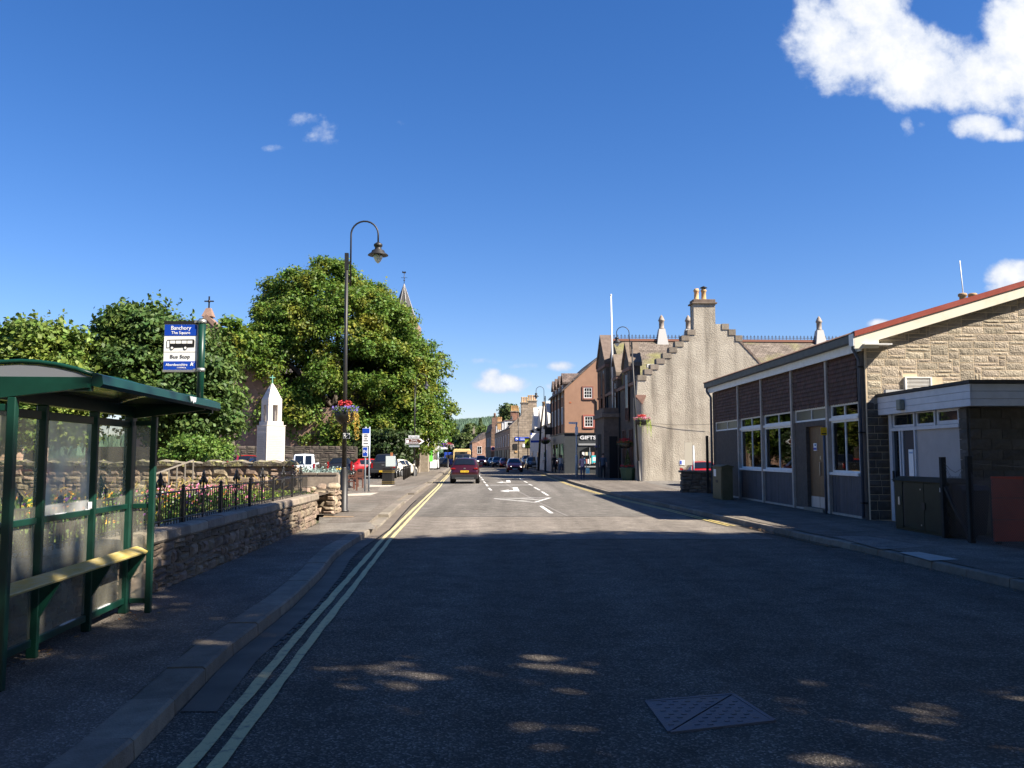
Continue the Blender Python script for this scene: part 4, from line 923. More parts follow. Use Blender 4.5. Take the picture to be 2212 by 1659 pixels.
ch.build('wire_mesh', ww, cf, kind='stuff', fix=False)
rb = thing('red_hoarding', 'faded red painted board standing behind the chain-link fence', 'board', (9.15, 15.9, .13))
rdm = mat('faded_red_board', (.46, .07, .035), (.36, .055, .03), r=.7, ns=3)
for i in range(2):
    for j in range(3): bx('panel', rdm, rb, -.25 + i * .62, .35 + i * .62 - .02 * (i == 0), -.03, .03, .05 + j * .4, .44 + j * .4, .006)
bx('rail', M['black'], rb, -.25, .97, .03, .07, .1, 1.2); bx('leg', M['black'], rb, -.2, -.12, -.02, .06, -.1, .06); bx('leg', M['black'], rb, .8, .88, -.02, .06, -.1, .06)
wb = thing('wheelie_bin', 'black wheelie bin half hidden behind the chain-link fence', 'bin', (9.05, 17.0, .13))
MB().hexa([(-.2, -.22, .08), (.2, -.22, .08), (.2, .22, .08), (-.2, .22, .08), (-.27, -.28, .95), (.27, -.28, .95), (.27, .3, .95), (-.27, .3, .95)]).build('body', M['black'], wb); MB().hexa([(-.29, -.31, .95), (.29, -.31, .95), (.29, .33, .95), (-.29, .33, .95), (-.26, -.2, 1.04), (.26, -.2, 1.04), (.26, .3, 1.06), (-.26, .3, 1.06)]).build('lid', M['black'], wb)
for s in (-1, 1): MB().tube([(s * .2, .24, .1), (s * .25, .24, .1)], .1, 12).build('wheel', M['black'], wb)
# car park boundary beyond the office
bw = thing('boundary_wall', 'low block wall closing the car park beside the office', 'wall', (7.55, 38.2, .13))
MB().box(0.05, 1.5, .02, .3, 0, .9).build('wall_core', blockw, bw); rubble_face(bw, M['rubble'], (0, 0), (1.5, 0), 0, .86, .2, (.3, .5), .08, 'block', seed=31); rubble_face(bw, M['rubble'], (0.02, .3), (0.02, 0), 0, .86, .2, (.2, .3), .06, 'block', seed=32)
bx('coping_stone', M['coping'], bw, -.06, .7, -.08, .36, .88, .98, .02); bx('coping_stone', M['coping'], bw, .71, 1.5, -.08, .36, .88, .98, .02)
fp = thing('mesh_fence', 'tall black mesh fence standing at the far corner of the office', 'fence', (8.55, 37.4, .13))
bx('fence_post', pst, fp, -.05, .05, -.05, .05, 0, 2.5); bx('fence_post', pst, fp, .6, .68, -.04, .04, 0, 2.5)
mm = MB()
for k in range(40):
    z = k * .06
    mm.bar((0, 0, z), (.62, 0, z + .35), .006); mm.bar((0, 0, z + .35), (.62, 0, z), .006)
mm.build('wire_mesh', M['iron'], fp, kind='stuff', fix=False)
sp = thing('car_park_sign', 'pale back of a notice board on two posts by the car park wall', 'sign', (8.25, 39.4, .13))
bx('panel', mat('sign_back_beige', (.5, .46, .38), r=.7), sp, -.28, .06, -.02, .01, 1.2, 2.25); galv = mat('galvanised_post', (.38, .44, .5), r=.45, metal=.5)
MB().tube([(.0, .04, 0), (.0, .04, 2.2)], .035, 10).build('post', galv, sp); MB().tube([(.13, .04, 0), (.13, .04, 2.1)], .035, 10).build('post', galv, sp)
# ---------------------------------------------------------------- town hall with the crow-stepped gable
th = thing('town_hall', 'grey harled hall with a crow-stepped gable, tall chimney and slate roof', 'building', (8.6, 56, 0), .05)
TI = ROOTINV[th.name]
def tl(px, py, Y=56): return TI @ at(px, py, Y)
def t2(px, py): q = tl(px, py); return (q.x, q.z)
harl = mat('weathered_harling', (.34, .30, .24), (.44, .395, .32), r=.97, ns=.8, nd=9, bump=1.8, bs=15, streak=((.15, .128, .10), .95), contrast=(.36, .64))
st_m = mat('red_sandstone', (.17, .10, .075), (.24, .145, .11), r=.9, ns=3, bump=.5, bs=25, rnd=.15); st_d = mat('weathered_sandstone', (.14, .105, .082), (.20, .155, .122), r=.92, ns=3, bump=.5, bs=25, rnd=.18)
lft = [(1378, 811), (1393, 798), (1406, 787.5), (1419, 775), (1433, 763), (1447, 750.5), (1460, 738), (1474, 725), (1487, 712), (1500, 699.5)]
rgt = [(1561, 698.6), (1576, 711.5), (1591, 724), (1668, 805)]
poly = [t2(1378, 1060)] + [t2(1378, 812)]
for k, (px, py) in enumerate(lft):
    if k < len(lft) - 1:
        nx = lft[k + 1]; poly += [t2(px, py + (8 if k else 0)), t2(nx[0], py + 4)]
poly += [t2(1500, 699.5), t2(1561, 698.6), t2(1576, 700), t2(1576, 712), t2(1591, 713), t2(1591, 726), t2(1668, 805), t2(1668, 1060)]
xl = poly[0][0]; poly[0] = (xl, -.6); poly[-1] = (poly[-1][0], -.6)
zc_ = t2(1378, 857)[1]
MB().prism([q for q in poly if q[1] > zc_] + [(poly[-1][0], zc_), (xl, zc_)], 'y', 0, .6).build('gable_wall', harl, th)
rr_ = .55; low = [(xl + rr_, 0)] ; arc = [(xl + rr_ - rr_ * math.cos(a), rr_ - rr_ * math.sin(a)) for a in np.linspace(0, math.pi / 2, 8)]
MB().prism([(xl, 1.2)] + [(x, y) for x, y in arc] + [(poly[-1][0], 0), (poly[-1][0], 1.2)], 'z', -.6, zc_).build('gable_wall', harl, th)
MB().prism([(xl - .08, zc_ + .12), (xl - .08, zc_), (xl + .05, zc_ - .12), (xl + .35, zc_ - .5), (xl + .6, zc_ + .0), (xl + .6, zc_ + .12)], 'y', -.06, .5).build('corbel', st_m, th)
stp = mat('weathered_step', (.17, .14, .112), (.26, .22, .175), r=.95, ns=4, bump=.8, bs=20, rnd=.15)
for k in range(len(lft) - 1):                                # crow steps
    (x0, z0), (x1, z1) = t2(*lft[k]), t2(*lft[k + 1])
    MB().box(x0 - .03, x1 + .10, -.05, .66, z0 - .32, z0 + .02).build('crow_step', stp, th)
for px, py in ((1576, 699), (1591, 711), (1606, 724)):
    x, z = t2(px, py); MB().box(x - .44, x + .03, -.05, .66, z - .36, z + .03).build('crow_step', stp, th)
for k in range(7):
    px, py = 1598 + k * 10.4, 731 + k * 10.9; x, z = t2(px, py); MB().hexa([(x, -.04, z - .12), (x + .34, -.04, z - .46), (x + .34, .64, z - .46), (x, .64, z - .12), (x, -.04, z + .06), (x + .34, -.04, z - .28), (x + .34, .64, z - .28), (x, .64, z + .06)]).build('skew_stone', st_d, th)
xa, zb = t2(1500.5, 700); xb, zt_ = t2(1547, 655); bx('chimney_stack', harl, th, xa, xb, -.003, .9, zb - .6, zt_)
bx('chimney_cap', st_d, th, xa - .12, xb + .12, -.13, 1.02, zt_, zt_ + .1, .01); bx('chimney_cap', st_d, th, xa - .02, xb + .02, -.04, .93, zt_ + .1, t2(1547, 645)[1], .02)
pot_m = mat('buff_chimney_pot', (.46, .26, .10), (.52, .34, .17), r=.85, ns=6, rnd=.2)
zp = t2(1547, 645)[1]
for px in (1510, 1526):
    x = t2(px, 640)[0]; MB().lathe((x, .45, zp), [(.19, 0), (.21, .06), (.16, .1), (.15, .55), (.19, .6), (.20, .68), (.15, .72), (.15, .78)], 12).build('chimney_pot', pot_m, th)
x = t2(1526, 640)[0]; MB().lathe((x, .45, zp), [(.0, .98), (.0, .981)], 6).lathe((x, .45, zp), [(.26, .84), (.22, .88), (.02, .98)], 10).build('pot_cowl', M['black'], th)
cbl = MB(); cbl.tube([tuple(tl(px, py) - Vector((0, .02, 0))) for px, py in ((1380, 917), (1420, 915.5), (1460, 918), (1500, 917.5), (1540, 916))], .012, 5); cbl.build('cable', M['black'], th)
q0, q1 = tl(1469, 1004), tl(1480, 994); pb = bx('notice_plate', w_, th, q0.x, q1.x, -.03, -.002, q0.z, q1.z); bx('notice_print', bl, pb, q0.x + .02, q0.x + .14, -.035, -.0305, q0.z + .03, q1.z - .03)
fac_m = mat('facade_roughcast', (.085, .07, .058), (.12, .10, .083), r=.95, ns=4, bump=.8, bs=20)
bx('facade_wall', fac_m, th, xl + .12, xl + 1.2, .62, 17.4, -.2, 6.9)
bx('eaves_course', st_m, th, xl + .0, xl + .4, .7, 17.4, 6.55, 6.75)
def gablet(y0, y1, zb, ze, zp_, wins):
    g_ = MB().prism([(y0, zb), (y1, zb), (y1, ze), ((y0 + y1) / 2, zp_), (y0, ze)], 'x', xl - .02, xl + .7).build('wallhead_gable', fac_m, th)
    for s, (ya, yb) in ((1, (y0, (y0 + y1) / 2)), (-1, (y1, (y0 + y1) / 2))):
        MB().hexa([(xl - .14, ya - .15 * s, ze - .1), (xl + .8, ya - .15 * s, ze - .1), (xl + .8, yb, zp_ + .08), (xl - .14, yb, zp_ + .08), (xl - .14, ya - .15 * s, ze + .18), (xl + .8, ya - .15 * s, ze + .18), (xl + .8, yb, zp_ + .36), (xl - .14, yb, zp_ + .36)]).build('pediment_coping', st_d, g_)
    bx('string_course', st_m, g_, xl - .1, xl + .3, y0 - .1, y1 + .1, ze - .35, ze - .12)
    for yc in wins: window(th, yc - .5, yc + .5, zb - 2.6, ze - .5, 2, pane=M['glass'], x=xl - .06, fm=st_m)
gablet(2.2, 4.8, 6.8, 8.0, 9.4, (3.5,)); gablet(7.2, 9.6, 6.8, 7.8, 9.1, (8.4,)); gablet(12.6, 17.0, 6.8, 9.3, 11.5, (13.7, 15.8))
for yc in (2.6, 5.2, 13.0, 15.5): window(th, yc - .5, yc + .5, 1.1, 3.6, 2, pane=M['glass'], x=xl + .02, fm=st_m)
pr = MB().box(xl - 1.1, xl + .5, 7.0, 11.2, 0, 4.6).build('porch', st_d, th); bx('porch_cornice', st_d, pr, xl - 1.25, xl + .5, 6.85, 11.35, 4.6, 4.9); bx('porch_parapet', st_d, pr, xl - 1.1, xl + .5, 7.0, 11.2, 4.9, 5.3)
bx('porch_opening', dark, pr, xl - 1.12, xl - 1.1, 8.2, 10.0, .1, 3.4); bx('porch_opening', dark, pr, xl - .7, xl - .1, 6.97, 7.0, .1, 3.2)
for y in (6.9, 12.3, .9): MB().tube([(xl + .05, y, 0), (xl + .05, y, 6.6)], .06, 8).build('downpipe', M['black'], th)
# main roof and ridge behind, with cresting and ventilators
yR, zR = 11.0, 10.85; x0r, x1r = xl + .32, 27
MB().prism([(5.2, 6.7), (yR, zR), (yR * 2 - 5.2, 6.7)], 'x', x0r, x1r).build('main_roof', M['slate_moss'], th)
MB().box(x0r, x1r, 5.3, 16, 0, 6.7).build('rear_wall', harl, th)
MB().bar((x0r, yR, zR + .06), (x1r, yR, zR + .06), .35, .16).build('ridge_tiles', mat('ridge_tile', (.24, .11, .075), r=.9, ns=3), th)
cr = MB(); x = x0r + .1
while x < x1r:
    cr.bar((x, yR, zR + .13), (x, yR, zR + .52), .035, .03, up=(0, 1, 0)); cr.bar((x - .12, yR, zR + .3), (x + .12, yR, zR + .3), .035, .04); cr.bar((x - .07, yR, zR + .41), (x + .07, yR, zR + .41), .04, .05); cr.bar((x - .14, yR, zR + .17), (x + .14, yR, zR + .17), .035, .03); x += .29
cr.build('ridge_cresting', mat('blue_grey_iron', (.05, .055, .075), r=.6), th, kind='stuff')
for px in (1433, 1492, 1784):
    q = TI @ at(px, 735, 66.6); vb = MB().hexa([(q.x - .5, yR - .5, zR - .6), (q.x + .5, yR - .5, zR - .6), (q.x + .5, yR + .5, zR - .6), (q.x - .5, yR + .5, zR - .6), (q.x - .24, yR - .25, zR + .95), (q.x + .24, yR - .25, zR + .95), (q.x + .24, yR + .25, zR + .95), (q.x - .24, yR + .25, zR + .95)]).build('roof_ventilator', mat('weathered_white', (.42, .41, .39), r=.7) if 'weathered_white' not in bpy.data.materials else bpy.data.materials['weathered_white'], th)
    lo = MB().lathe((q.x, yR, zR + .95), [(.22, 0), (.24, .06), (.2, .1), (.2, .62), (.27, .68), (.25, .74), (.14, 1.0), (.03, 1.15)], 8).build('louvred_cap', mat('weathered_lead', (.22, .17, .13), (.3, .26, .22), ns=6, r=.7), vb)
MB().prism([(1.2, 8.0), (5.2, 8.05), (5.2, 8.3), (1.2, 8.25)], 'y', 4.0, 4.4).build('valley_gutter', M['white'], th)
MB().prism([(.7, 6.9), (4.3, 10.3), (7.9, 6.9)], 'y', .6, 5.6).build('front_roof', M['slate_y'], th)
fpole = thing('flagpole', 'tall white flagpole rising from the hall porch', 'flagpole', (7.75, 65, 4.9))
MB().tube([(0, 0, 0), (-.1, 0, 9.2)], [.1, .055], 10).build('pole', M['white'], fpole); MB().ball((-.1, 0, 9.25), .08, 8, 6).build('finial', M['white'], fpole)
# ---------------------------------------------------------------- gift shop
gs = thing('gift_shop', 'tan rendered corner building with a dark grey GIFTS shopfront', 'building', (4.82, 78, .0), .055)
GI = ROOTINV[gs.name]
def g2(px, py): q = GI @ at(px, py, 78); return (q.x, q.z)
tan = mat('tan_render', (.30, .175, .115), (.35, .205, .135), r=.92, ns=1.5, nd=7, bump=.5, bs=25, streak=((.26, .15, .1), .5)); shopg = mat('shopfront_grey', (.035, .04, .044), (.045, .05, .054), r=.5, ns=4)
e0, ap = g2(1219.6, 842), g2(1298, 769.8); zb_ = g2(1219.6, 937)[1]; xw = 2 * ap[0]
MB().prism([(0, zb_), (xw, zb_), (xw, e0[1]), ap, (0, e0[1])], 'y', 0, 12.5).build('wall', tan, gs)
bx('shopfront', shopg, gs, -.03, xw, -.05, 12.4, 0, zb_); bx('shop_cornice', M['black'], gs, -.14, xw, -.16, 12.4, zb_, zb_ + .1)
for s in (1, -1):
    xe, xm_ = (-.25, ap[0]) if s == 1 else (xw + .25, ap[0])
    MB().hexa([(xe, -.12, e0[1] - .2), (xm_, -.12, ap[1] + .03), (xm_, 12.6, ap[1] + .03), (xe, 12.6, e0[1] - .2), (xe, -.12, e0[1] - .02), (xm_, -.12, ap[1] + .2), (xm_, 12.6, ap[1] + .2), (xe, 12.6, e0[1] - .02)]).build('roof', M['slate_y'], gs)
for k in range(4):
    y = 1.6 + k * 2.9; d_ = MB().prism([(y - .75, e0[1] - .6), (y + .75, e0[1] - .6), (y + .75, e0[1] + .7), (y, e0[1] + 1.4), (y - .75, e0[1] + .7)], 'x', .05, 2.2).build('dormer', tan, gs)
    MB().prism([(y - .95, e0[1] + .62), (y, e0[1] + 1.52), (y + .95, e0[1] + .62), (y + .95, e0[1] + .78), (y, e0[1] + 1.68), (y - .95, e0[1] + .78)], 'x', -.1, 2.4).build('dormer_roof', M['slate'], d_)
    window(gs, y - .45, y + .45, 4.7, 6.3, 2, pane=M['glass'], x=-.08); window(gs, y - .45, y + .45, e0[1] - .6, e0[1] + .5, 2, pane=M['glass'], x=-.04)
    MB().tube([(-.08, y + 1.45, zb_ + .1), (-.08, y + 1.45, e0[1] - .1)], .06, 8).build('downpipe', M['black'], gs)
def xwindow(parent, x0, x1, z0, z1, y, nx, nz, fm, pane, sur=None, sm=None):
    fw = .07; f = MB().box(x0, x0 + fw, y - .05, y + .02, z0, z1).box(x1 - fw, x1, y - .05, y + .02, z0, z1).box(x0 + fw, x1 - fw, y - .05, y + .02, z0, z0 + fw).box(x0 + fw, x1 - fw, y - .05, y + .02, z1 - fw, z1).build('window', fm, parent)
    bx('pane', pane, f, x0 + fw, x1 - fw, y - .012, y + .01, z0 + fw, z1 - fw)
    for k in range(1, nx): xx = x0 + fw + (x1 - x0 - 2 * fw) * k / nx; bx('glazing_bar', fm, f, xx - .018, xx + .018, y - .03, y - .0125, z0 + fw, z1 - fw)
    for k in range(1, nz): zz = z0 + fw + (z1 - z0 - 2 * fw) * k / nz; bx('glazing_bar', fm, f, x0 + fw, x1 - fw, y - .034, y - .0305, zz - .018, zz + .018)
    if sur:
        MB().box(x0 - sur, x0, y - .07, y + .01, z0 - sur, z1 + sur).box(x1, x1 + sur, y - .07, y + .01, z0 - sur, z1 + sur).box(x0, x1, y - .07, y + .01, z1, z1 + sur).box(x0, x1, y - .09, y + .01, z0 - sur, z0).build('window_surround', sm, f)
    return f
a_, b_ = g2(1261.2, 860), g2(1279.2, 837); xwindow(gs, a_[0], b_[0], a_[1], b_[1], 0, 3, 3, M['white'], M['glass'], .13, mat('brown_pink_stone', (.25, .115, .085), r=.9))
a_, b_ = g2(1262.6, 922), g2(1281.6, 899); xwindow(gs, a_[0], b_[0], a_[1], b_[1], 0, 3, 3, M['white'], M['glass'], .13, mat('pink_stone', (.36, .12, .09), r=.9))
q = g2(1271.5, 945.6); text('shop_lettering', 'GIFTS', mat('silver_letter', (.72, .72, .74), r=.4), gs, (q[0] - .06, -.08, q[1]), .46, width=1.48, depth=.03, bold=.012)
a_, b_ = g2(1228, 962), g2(1290, 958); bx('fascia_moulding', mat('grey_moulding', (.3, .31, .32), r=.5), gs, a_[0] + .9, xw, -.12, -.051, a_[1], b_[1])
a_, b_ = g2(1254, 1004), g2(1292, 962); wn_ = MB(); cxw = (a_[0] + 3.6) / 2
wn_.prism([(a_[0], a_[1]), (3.9, a_[1]), (3.9, b_[1] - .5)] + [(a_[0] + (3.9 - a_[0]) * t, b_[1] - .5 + .45 * math.sin(math.pi * (1 - t * .5 - .0) if t < 0 else math.pi * (.5 + .5 * (1 - t)) if t > .5 else math.pi * t)) for t in np.linspace(1, 0, 9)], 'y', -.09, -.052)
wi = wn_.build('shop_window', M['glass'], gs); bx('mullion', mat('grey_moulding_b', (.25, .26, .27), r=.5), wi, 2.25, 2.32, -.12, -.0905, a_[1], b_[1] - .2)
disp = [mat('shop_goods_%d' % k, c, r=.6) for k, c in enumerate(((.7, .65, .5), (.1, .25, .35), (.5, .2, .15), (.75, .75, .75)))]
for k in range(7): x = a_[0] + .12 + k * .18; bx('goods', disp[k % 4], wi, x, x + .13, -.105, -.0905, a_[1] + .1, a_[1] + .1 + random.uniform(.25, .6))
for k in range(4): x = a_[0] + .15 + k * .3; bx('goods', disp[(k + 3) % 4], wi, x, x + .22, -.105, -.0905, a_[1] + .85, a_[1] + 1.15)
pq = bx('poster', mat('turquoise_poster', (.05, .55, .6), r=.5), wi, 2.45, 3.05, -.11, -.0905, a_[1] + .2, a_[1] + .85); bx('poster_print', w_, pq, 2.55, 2.95, -.115, -.1105, a_[1] + .35, a_[1] + .7)
a_ = g2(1254, 1008); bx('shop_sill', mat('grey_moulding_c', (.3, .31, .32), r=.5), gs, a_[0] - .1, 4.2, -.16, -.051, a_[1] - .06, a_[1] + .05)
for yc in (1.5, 4.0, 6.5, 9.0): bx('shop_opening', M['glass'], gs, -.06, -.031, yc - .85, yc + .85, .4, 2.9)
bx('hanging_sign', M['black'], gs, -.95, -.15, 9.2, 9.28, 3.95, 4.65); bx('sign_bracket', M['iron'], gs, -.95, 0, 9.22, 9.26, 4.66, 4.7)
bx('vent_brick', mat('terracotta_vent', (.4, .13, .06), r=.9), gs, g2(1230, 870)[0], g2(1234, 868)[0], -.02, 0, g2(1230, 871)[1], g2(1230, 868)[1])
MB().tube([(g2(1283, 862)[0], -.06, g2(1283, 862)[1]), (g2(1289, 868)[0], -.06, g2(1289, 868)[1]), (g2(1289.5, 940)[0], -.06, g2(1289, 940)[1])], .06, 8).build('downpipe', M['black'], gs)
# ---------------------------------------------------------------- white harled building with three wallhead gables
wbld = thing('white_building', 'white harled building with three wallhead gables beyond the gift shop', 'building', (4.15, 91, 0), .063)
whr = mat('white_harl', (.60, .57, .52), (.5, .47, .42), r=.95, ns=2, bump=.8, bs=14)
bx('wall', whr, wbld, 0, 7, 0, 27, -.2, 5.2); MB().prism([(-.1, 5.2), (3.5, 7.4), (7.1, 5.2)], 'y', -.1, 27.1).build('roof', M['slate_y'], wbld)
for yc, zp_ in ((4.5, 7.6), (13, 7.5), (21, 7.8)):
    g_ = MB().prism([(yc - 2.6, 5.0), (yc + 2.6, 5.0), (yc, zp_ + .3)], 'x', -.03, 3.2).build('wallhead_gable', whr, wbld)
    for z in (1.2, 3.4): window(wbld, yc - .5, yc + .5, z, z + 1.3, 2, pane=M['glass'], x=-.06)
    bx('window_hood', M['black'], g_, -.35, -.03, yc - .7, yc + .7, 4.75, 5.1); bx('doorway', M['glass'], wbld, -.04, -.002, yc + 1.6, yc + 2.5, 0, 2.2)
for yc in (3.5, 19):
    c_ = bx('chimney', M['white'], wbld, .6, 1.7, yc - .5, yc + .5, 6.0, 7.7); bx('chimney_cap', M['slate'], c_, .5, 1.8, yc - .6, yc + .6, 7.7, 7.85)
    MB().lathe((1.15, yc, 7.85), [(.24, 0), (.2, .1), (.2, .75), (.26, .85), (.22, .9)], 10).build('chimney_pot', pot_m, c_)
# ---------------------------------------------------------------- stone gable with the blue sign
gc = thing('stone_building', 'grey-brown stone gabled building carrying a blue gc sign', 'building', (-.33, 125, 0), .08)
CI = ROOTINV[gc.name]
def c2_(px, py): q = CI @ at(px, py, 125); return (q.x, q.z)
ash = brick_mat('squared_stone', (.24, .19, .14), (.36, .29, .22), (.20, .165, .125), .75, .34, 'x', .03, 1, bump=.5); ash_y = brick_mat('squared_stone_side', (.20, .155, .115), (.28, .225, .17), (.15, .12, .1), .75, .34, 'y', .03, 1, bump=.5)
e0, ap = c2_(1101.9, 923.4), c2_(1146, 880); xw = 2 * ap[0] - e0[0]
MB().prism([(e0[0], -.3), (xw, -.3), (xw, e0[1]), ap, (e0[0], e0[1])], 'y', 0, .5).build('gable_wall', ash, gc); bx('street_wall', ash_y, gc, e0[0] + .02, 3, .5, 38, -.3, e0[1])
MB().prism([(e0[0] - .15, e0[1] - .12), (ap[0], ap[1] - .1), (xw, e0[1] - .12)], 'y', .5, 13).build('roof', M['slate_y'], gc)
MB().prism([(e0[0] - .15, e0[1] - .1), (1.6, 7.3), (5, 7.3), (xw, e0[1] - .12)], 'y', 13.5, 38).build('roof', M['slate_y'], gc)
for (xa_, xb_) in ((e0, ap),):
    MB().hexa([(xa_[0] - .15, -.08, xa_[1] - .1), (xb_[0], -.08, xb_[1] - .02), (xb_[0], .55, xb_[1] - .02), (xa_[0] - .15, .55, xa_[1] - .1), (xa_[0] - .15, -.08, xa_[1] + .1), (xb_[0], -.08, xb_[1] + .18), (xb_[0], .55, xb_[1] + .18), (xa_[0] - .15, .55, xa_[1] + .1)]).build('skew_coping', M['coping'], gc)
def stack(px0, px1, pyt, pyb, n, m, y, name='chimney'):
    (x0, z0), (x1, z1) = c2_(px0, pyb), c2_(px1, pyt); s = bx(name, m, gc, x0, x1, y, y + 1.2, z0, z1); bx('chimney_cap', M['coping'], s, x0 - .1, x1 + .1, y - .1, y + 1.3, z1, z1 + .15)
    for k in range(n): MB().lathe((x0 + (k + .5) * (x1 - x0) / n, y + .6, z1 + .15), [(.13, 0), (.11, .1), (.11, .7), (.14, .75), (.12, .8)], 8).build('chimney_pot', pot_m, s)
stack(1126.5, 1141.5, 871, 900, 4, ash, .02); stack(1142, 1161, 866, 900, 5, ash, .6)
stack(1108.5, 1126, 886.5, 905, 6, brick_mat('red_brick', (.27, .12, .08), (.33, .16, .11), (.25, .2, .16), .22, .075, 'x', .012), 4); stack(1095, 1106, 900, 918, 5, pot_m, 22)
for k, yc in enumerate((3, 8, 13.5, 19, 24.5, 30, 35)):
    window(gc, yc - .5, yc + .5, 3.2, 5.0, 2, pane=M['glass'], x=e0[0] - .06); bx('shopfront', M['black'] if k % 2 else shopg, gc, e0[0] - .08, e0[0] + .019, yc - 1.6, yc + 1.6, .1, 2.7)
    if yc > 12:
        d_ = MB().box(e0[0] + .1, e0[0] + 2.2, yc - .9, yc + .9, e0[1], e0[1] + 1.5).build('dormer', M['white'], gc); MB().prism([(e0[0] - .05, e0[1] + 1.5), (e0[0] + 2.4, e0[1] + 1.5), (e0[0] + 2.4, e0[1] + 1.75), (e0[0] - .05, e0[1] + 1.62)], 'y', yc - 1.0, yc + 1.0).build('dormer_roof', M['slate'], d_)
        window(d_, yc - .5, yc + .5, e0[1] + .15, e0[1] + 1.3, 1, pane=M['glass'], x=e0[0] + .02)
        xwindow(d_, e0[0] + .5, e0[0] + 1.6, e0[1] + .2, e0[1] + 1.3, yc - .9, 1, 2, M['white'], M['glass'])
def plate(px0, py0, px1, py1, m, name, parent=gc, f=c2_, y=-.08): a, b = f(px0, py1), f(px1, py0); return bx(name, m, parent, a[0], b[0], y, y + .07, a[1], b[1])
s_ = plate(1112.5, 944, 1143, 952.3, bl, 'shop_sign'); q = c2_(1117, 948); text('lettering', 'gc', wp, s_, (q[0], -.085, q[1] + .03), .5, depth=.003, width=.46, bold=.01)
for dz in (.08, -.14): bx('sign_line', w_, s_, q[0] + .45, q[0] + 1.9, -.086, -.081, q[1] + dz, q[1] + dz + .05)
plate(1108.5, 958.5, 1118, 971, M['black'], 'notice_board'); plate(1112, 974, 1117.5, 977.5, pot_m, 'notice'); plate(1129, 959, 1134, 966, w_, 'notice')
rs = thing('brown_stone_building', 'tall narrow brown stone building with a gable chimney down the street', 'building', (-4.0, 165, 0), .085)
bst = brick_mat('brown_stone', (.17, .105, .075), (.24, .15, .11), (.14, .1, .08), .6, .3, 'x', .03); bst_y = brick_mat('brown_stone_side', (.16, .10, .07), (.22, .14, .1), (.13, .095, .075), .6, .3, 'y', .03)
MB().prism([(0, -.4), (3.4, -.4), (3.4, 6.6), (1.0, 8.2), (.4, 8.2), (0, 6.6)], 'y', 0, 20).build('wall', bst_y, rs); MB().prism([(-.2, 6.5), (1.2, 7.9), (3.6, 6.5)], 'y', .4, 20).build('roof', M['slate_y'], rs)
c_ = bx('chimney', bst, rs, .1, 1.3, -.02, 1.1, 7.2, 9.2); MB().lathe((.7, .5, 9.2), [(.25, 0), (.2, .5), (.28, .7), (.1, .9)], 8).build('chimney_pot', bst, c_)
for yc in (3, 8, 13): window(rs, yc - .5, yc + .5, 3.6, 5.4, 2, pane=M['glass'], x=-.06); bx('shopfront', M['black'], rs, -.06, -.002, yc - 1.5, yc + 1.5, .1, 2.8)
no = bx('round_sign_board', mat('pink_sign', (.6, .3, .25), r=.6), rs, -.1, .75, -.1, -.03, 2.7, 3.6); MB().tube([(.32, -.1, 3.2), (.32, -.14, 3.2)], .33, 20).build('round_sign', mat('sign_navy', (.02, .03, .15), r=.5), no)
pk = thing('pink_stone_building', 'pinkish stone building with a finialled gable at the far bend', 'building', (-9.3, 200, 0), .1)
pst_ = brick_mat('pink_stone_wall', (.36, .2, .14), (.45, .27, .19), (.3, .2, .15), .6, .3, 'x', .03)
MB().prism([(0, -.4), (5, -.4), (5, 4.6), (3.3, 6.0), (.2, 4.6), (0, 4.6)], 'y', 0, .5).build('gable_wall', pst_, pk); bx('side_wall', bst_y, pk, .01, 6, .5, 18, -.4, 5.0); MB().prism([(-.2, 4.9), (2.6, 7.3), (6, 7.3), (6, 4.9)], 'y', .5, 18).build('roof', M['slate_y'], pk)
MB().prism([(.5, 7.0), (1.1, 7.4), (1.0, 8.2), (.8, 8.9), (.6, 8.2)], 'y', 8, 8.6).build('finial', M['coping'], pk)
for k in range(4): window(pk, 2 + k * 4, 3.2 + k * 4, 2.9, 4.4, 2, pane=M['glass'], x=-.05)
xwindow(pk, 1.2, 2.2, 2.3, 4.0, -.02, 2, 2, M['white'], M['glass']); xwindow(pk, 3.2, 4.2, 2.3, 4.0, -.02, 2, 2, M['white'], M['glass'])
# left side shops far away
ls_ = thing('pale_shop_row', 'row of cream shops far along the left side beyond the big tree', 'building', (-11.8, 118, 0), .055)
bx('wall', mat('cream_render', (.62, .55, .46), (.55, .48, .4), ns=1, r=.9), ls_, -8, 0, 0, 44, 0, 4.4); MB().prism([(-8.2, 4.4), (-4, 6.8), (.2, 4.4)], 'y', -.2, 44.2).build('roof', M['slate_y'], ls_)
for k in range(8): bx('shop_window', M['glass'], ls_, -.02, .03, 1.5 + k * 5.4, 5 + k * 5.4, .5, 2.4); bx('shop_fascia', (mat('fascia_%d' % k, c, r=.5)), ls_, -.02, .1, 1.2 + k * 5.4, 5.6 + k * 5.4, 2.6, 3.2) if (c := [(.7, .7, .68), (.4, .05, .04), (.02, .06, .3), (.6, .6, .6), (.02, .05, .3), (.3, .3, .3), (.6, .5, .3), (.1, .1, .1)][k]) else None
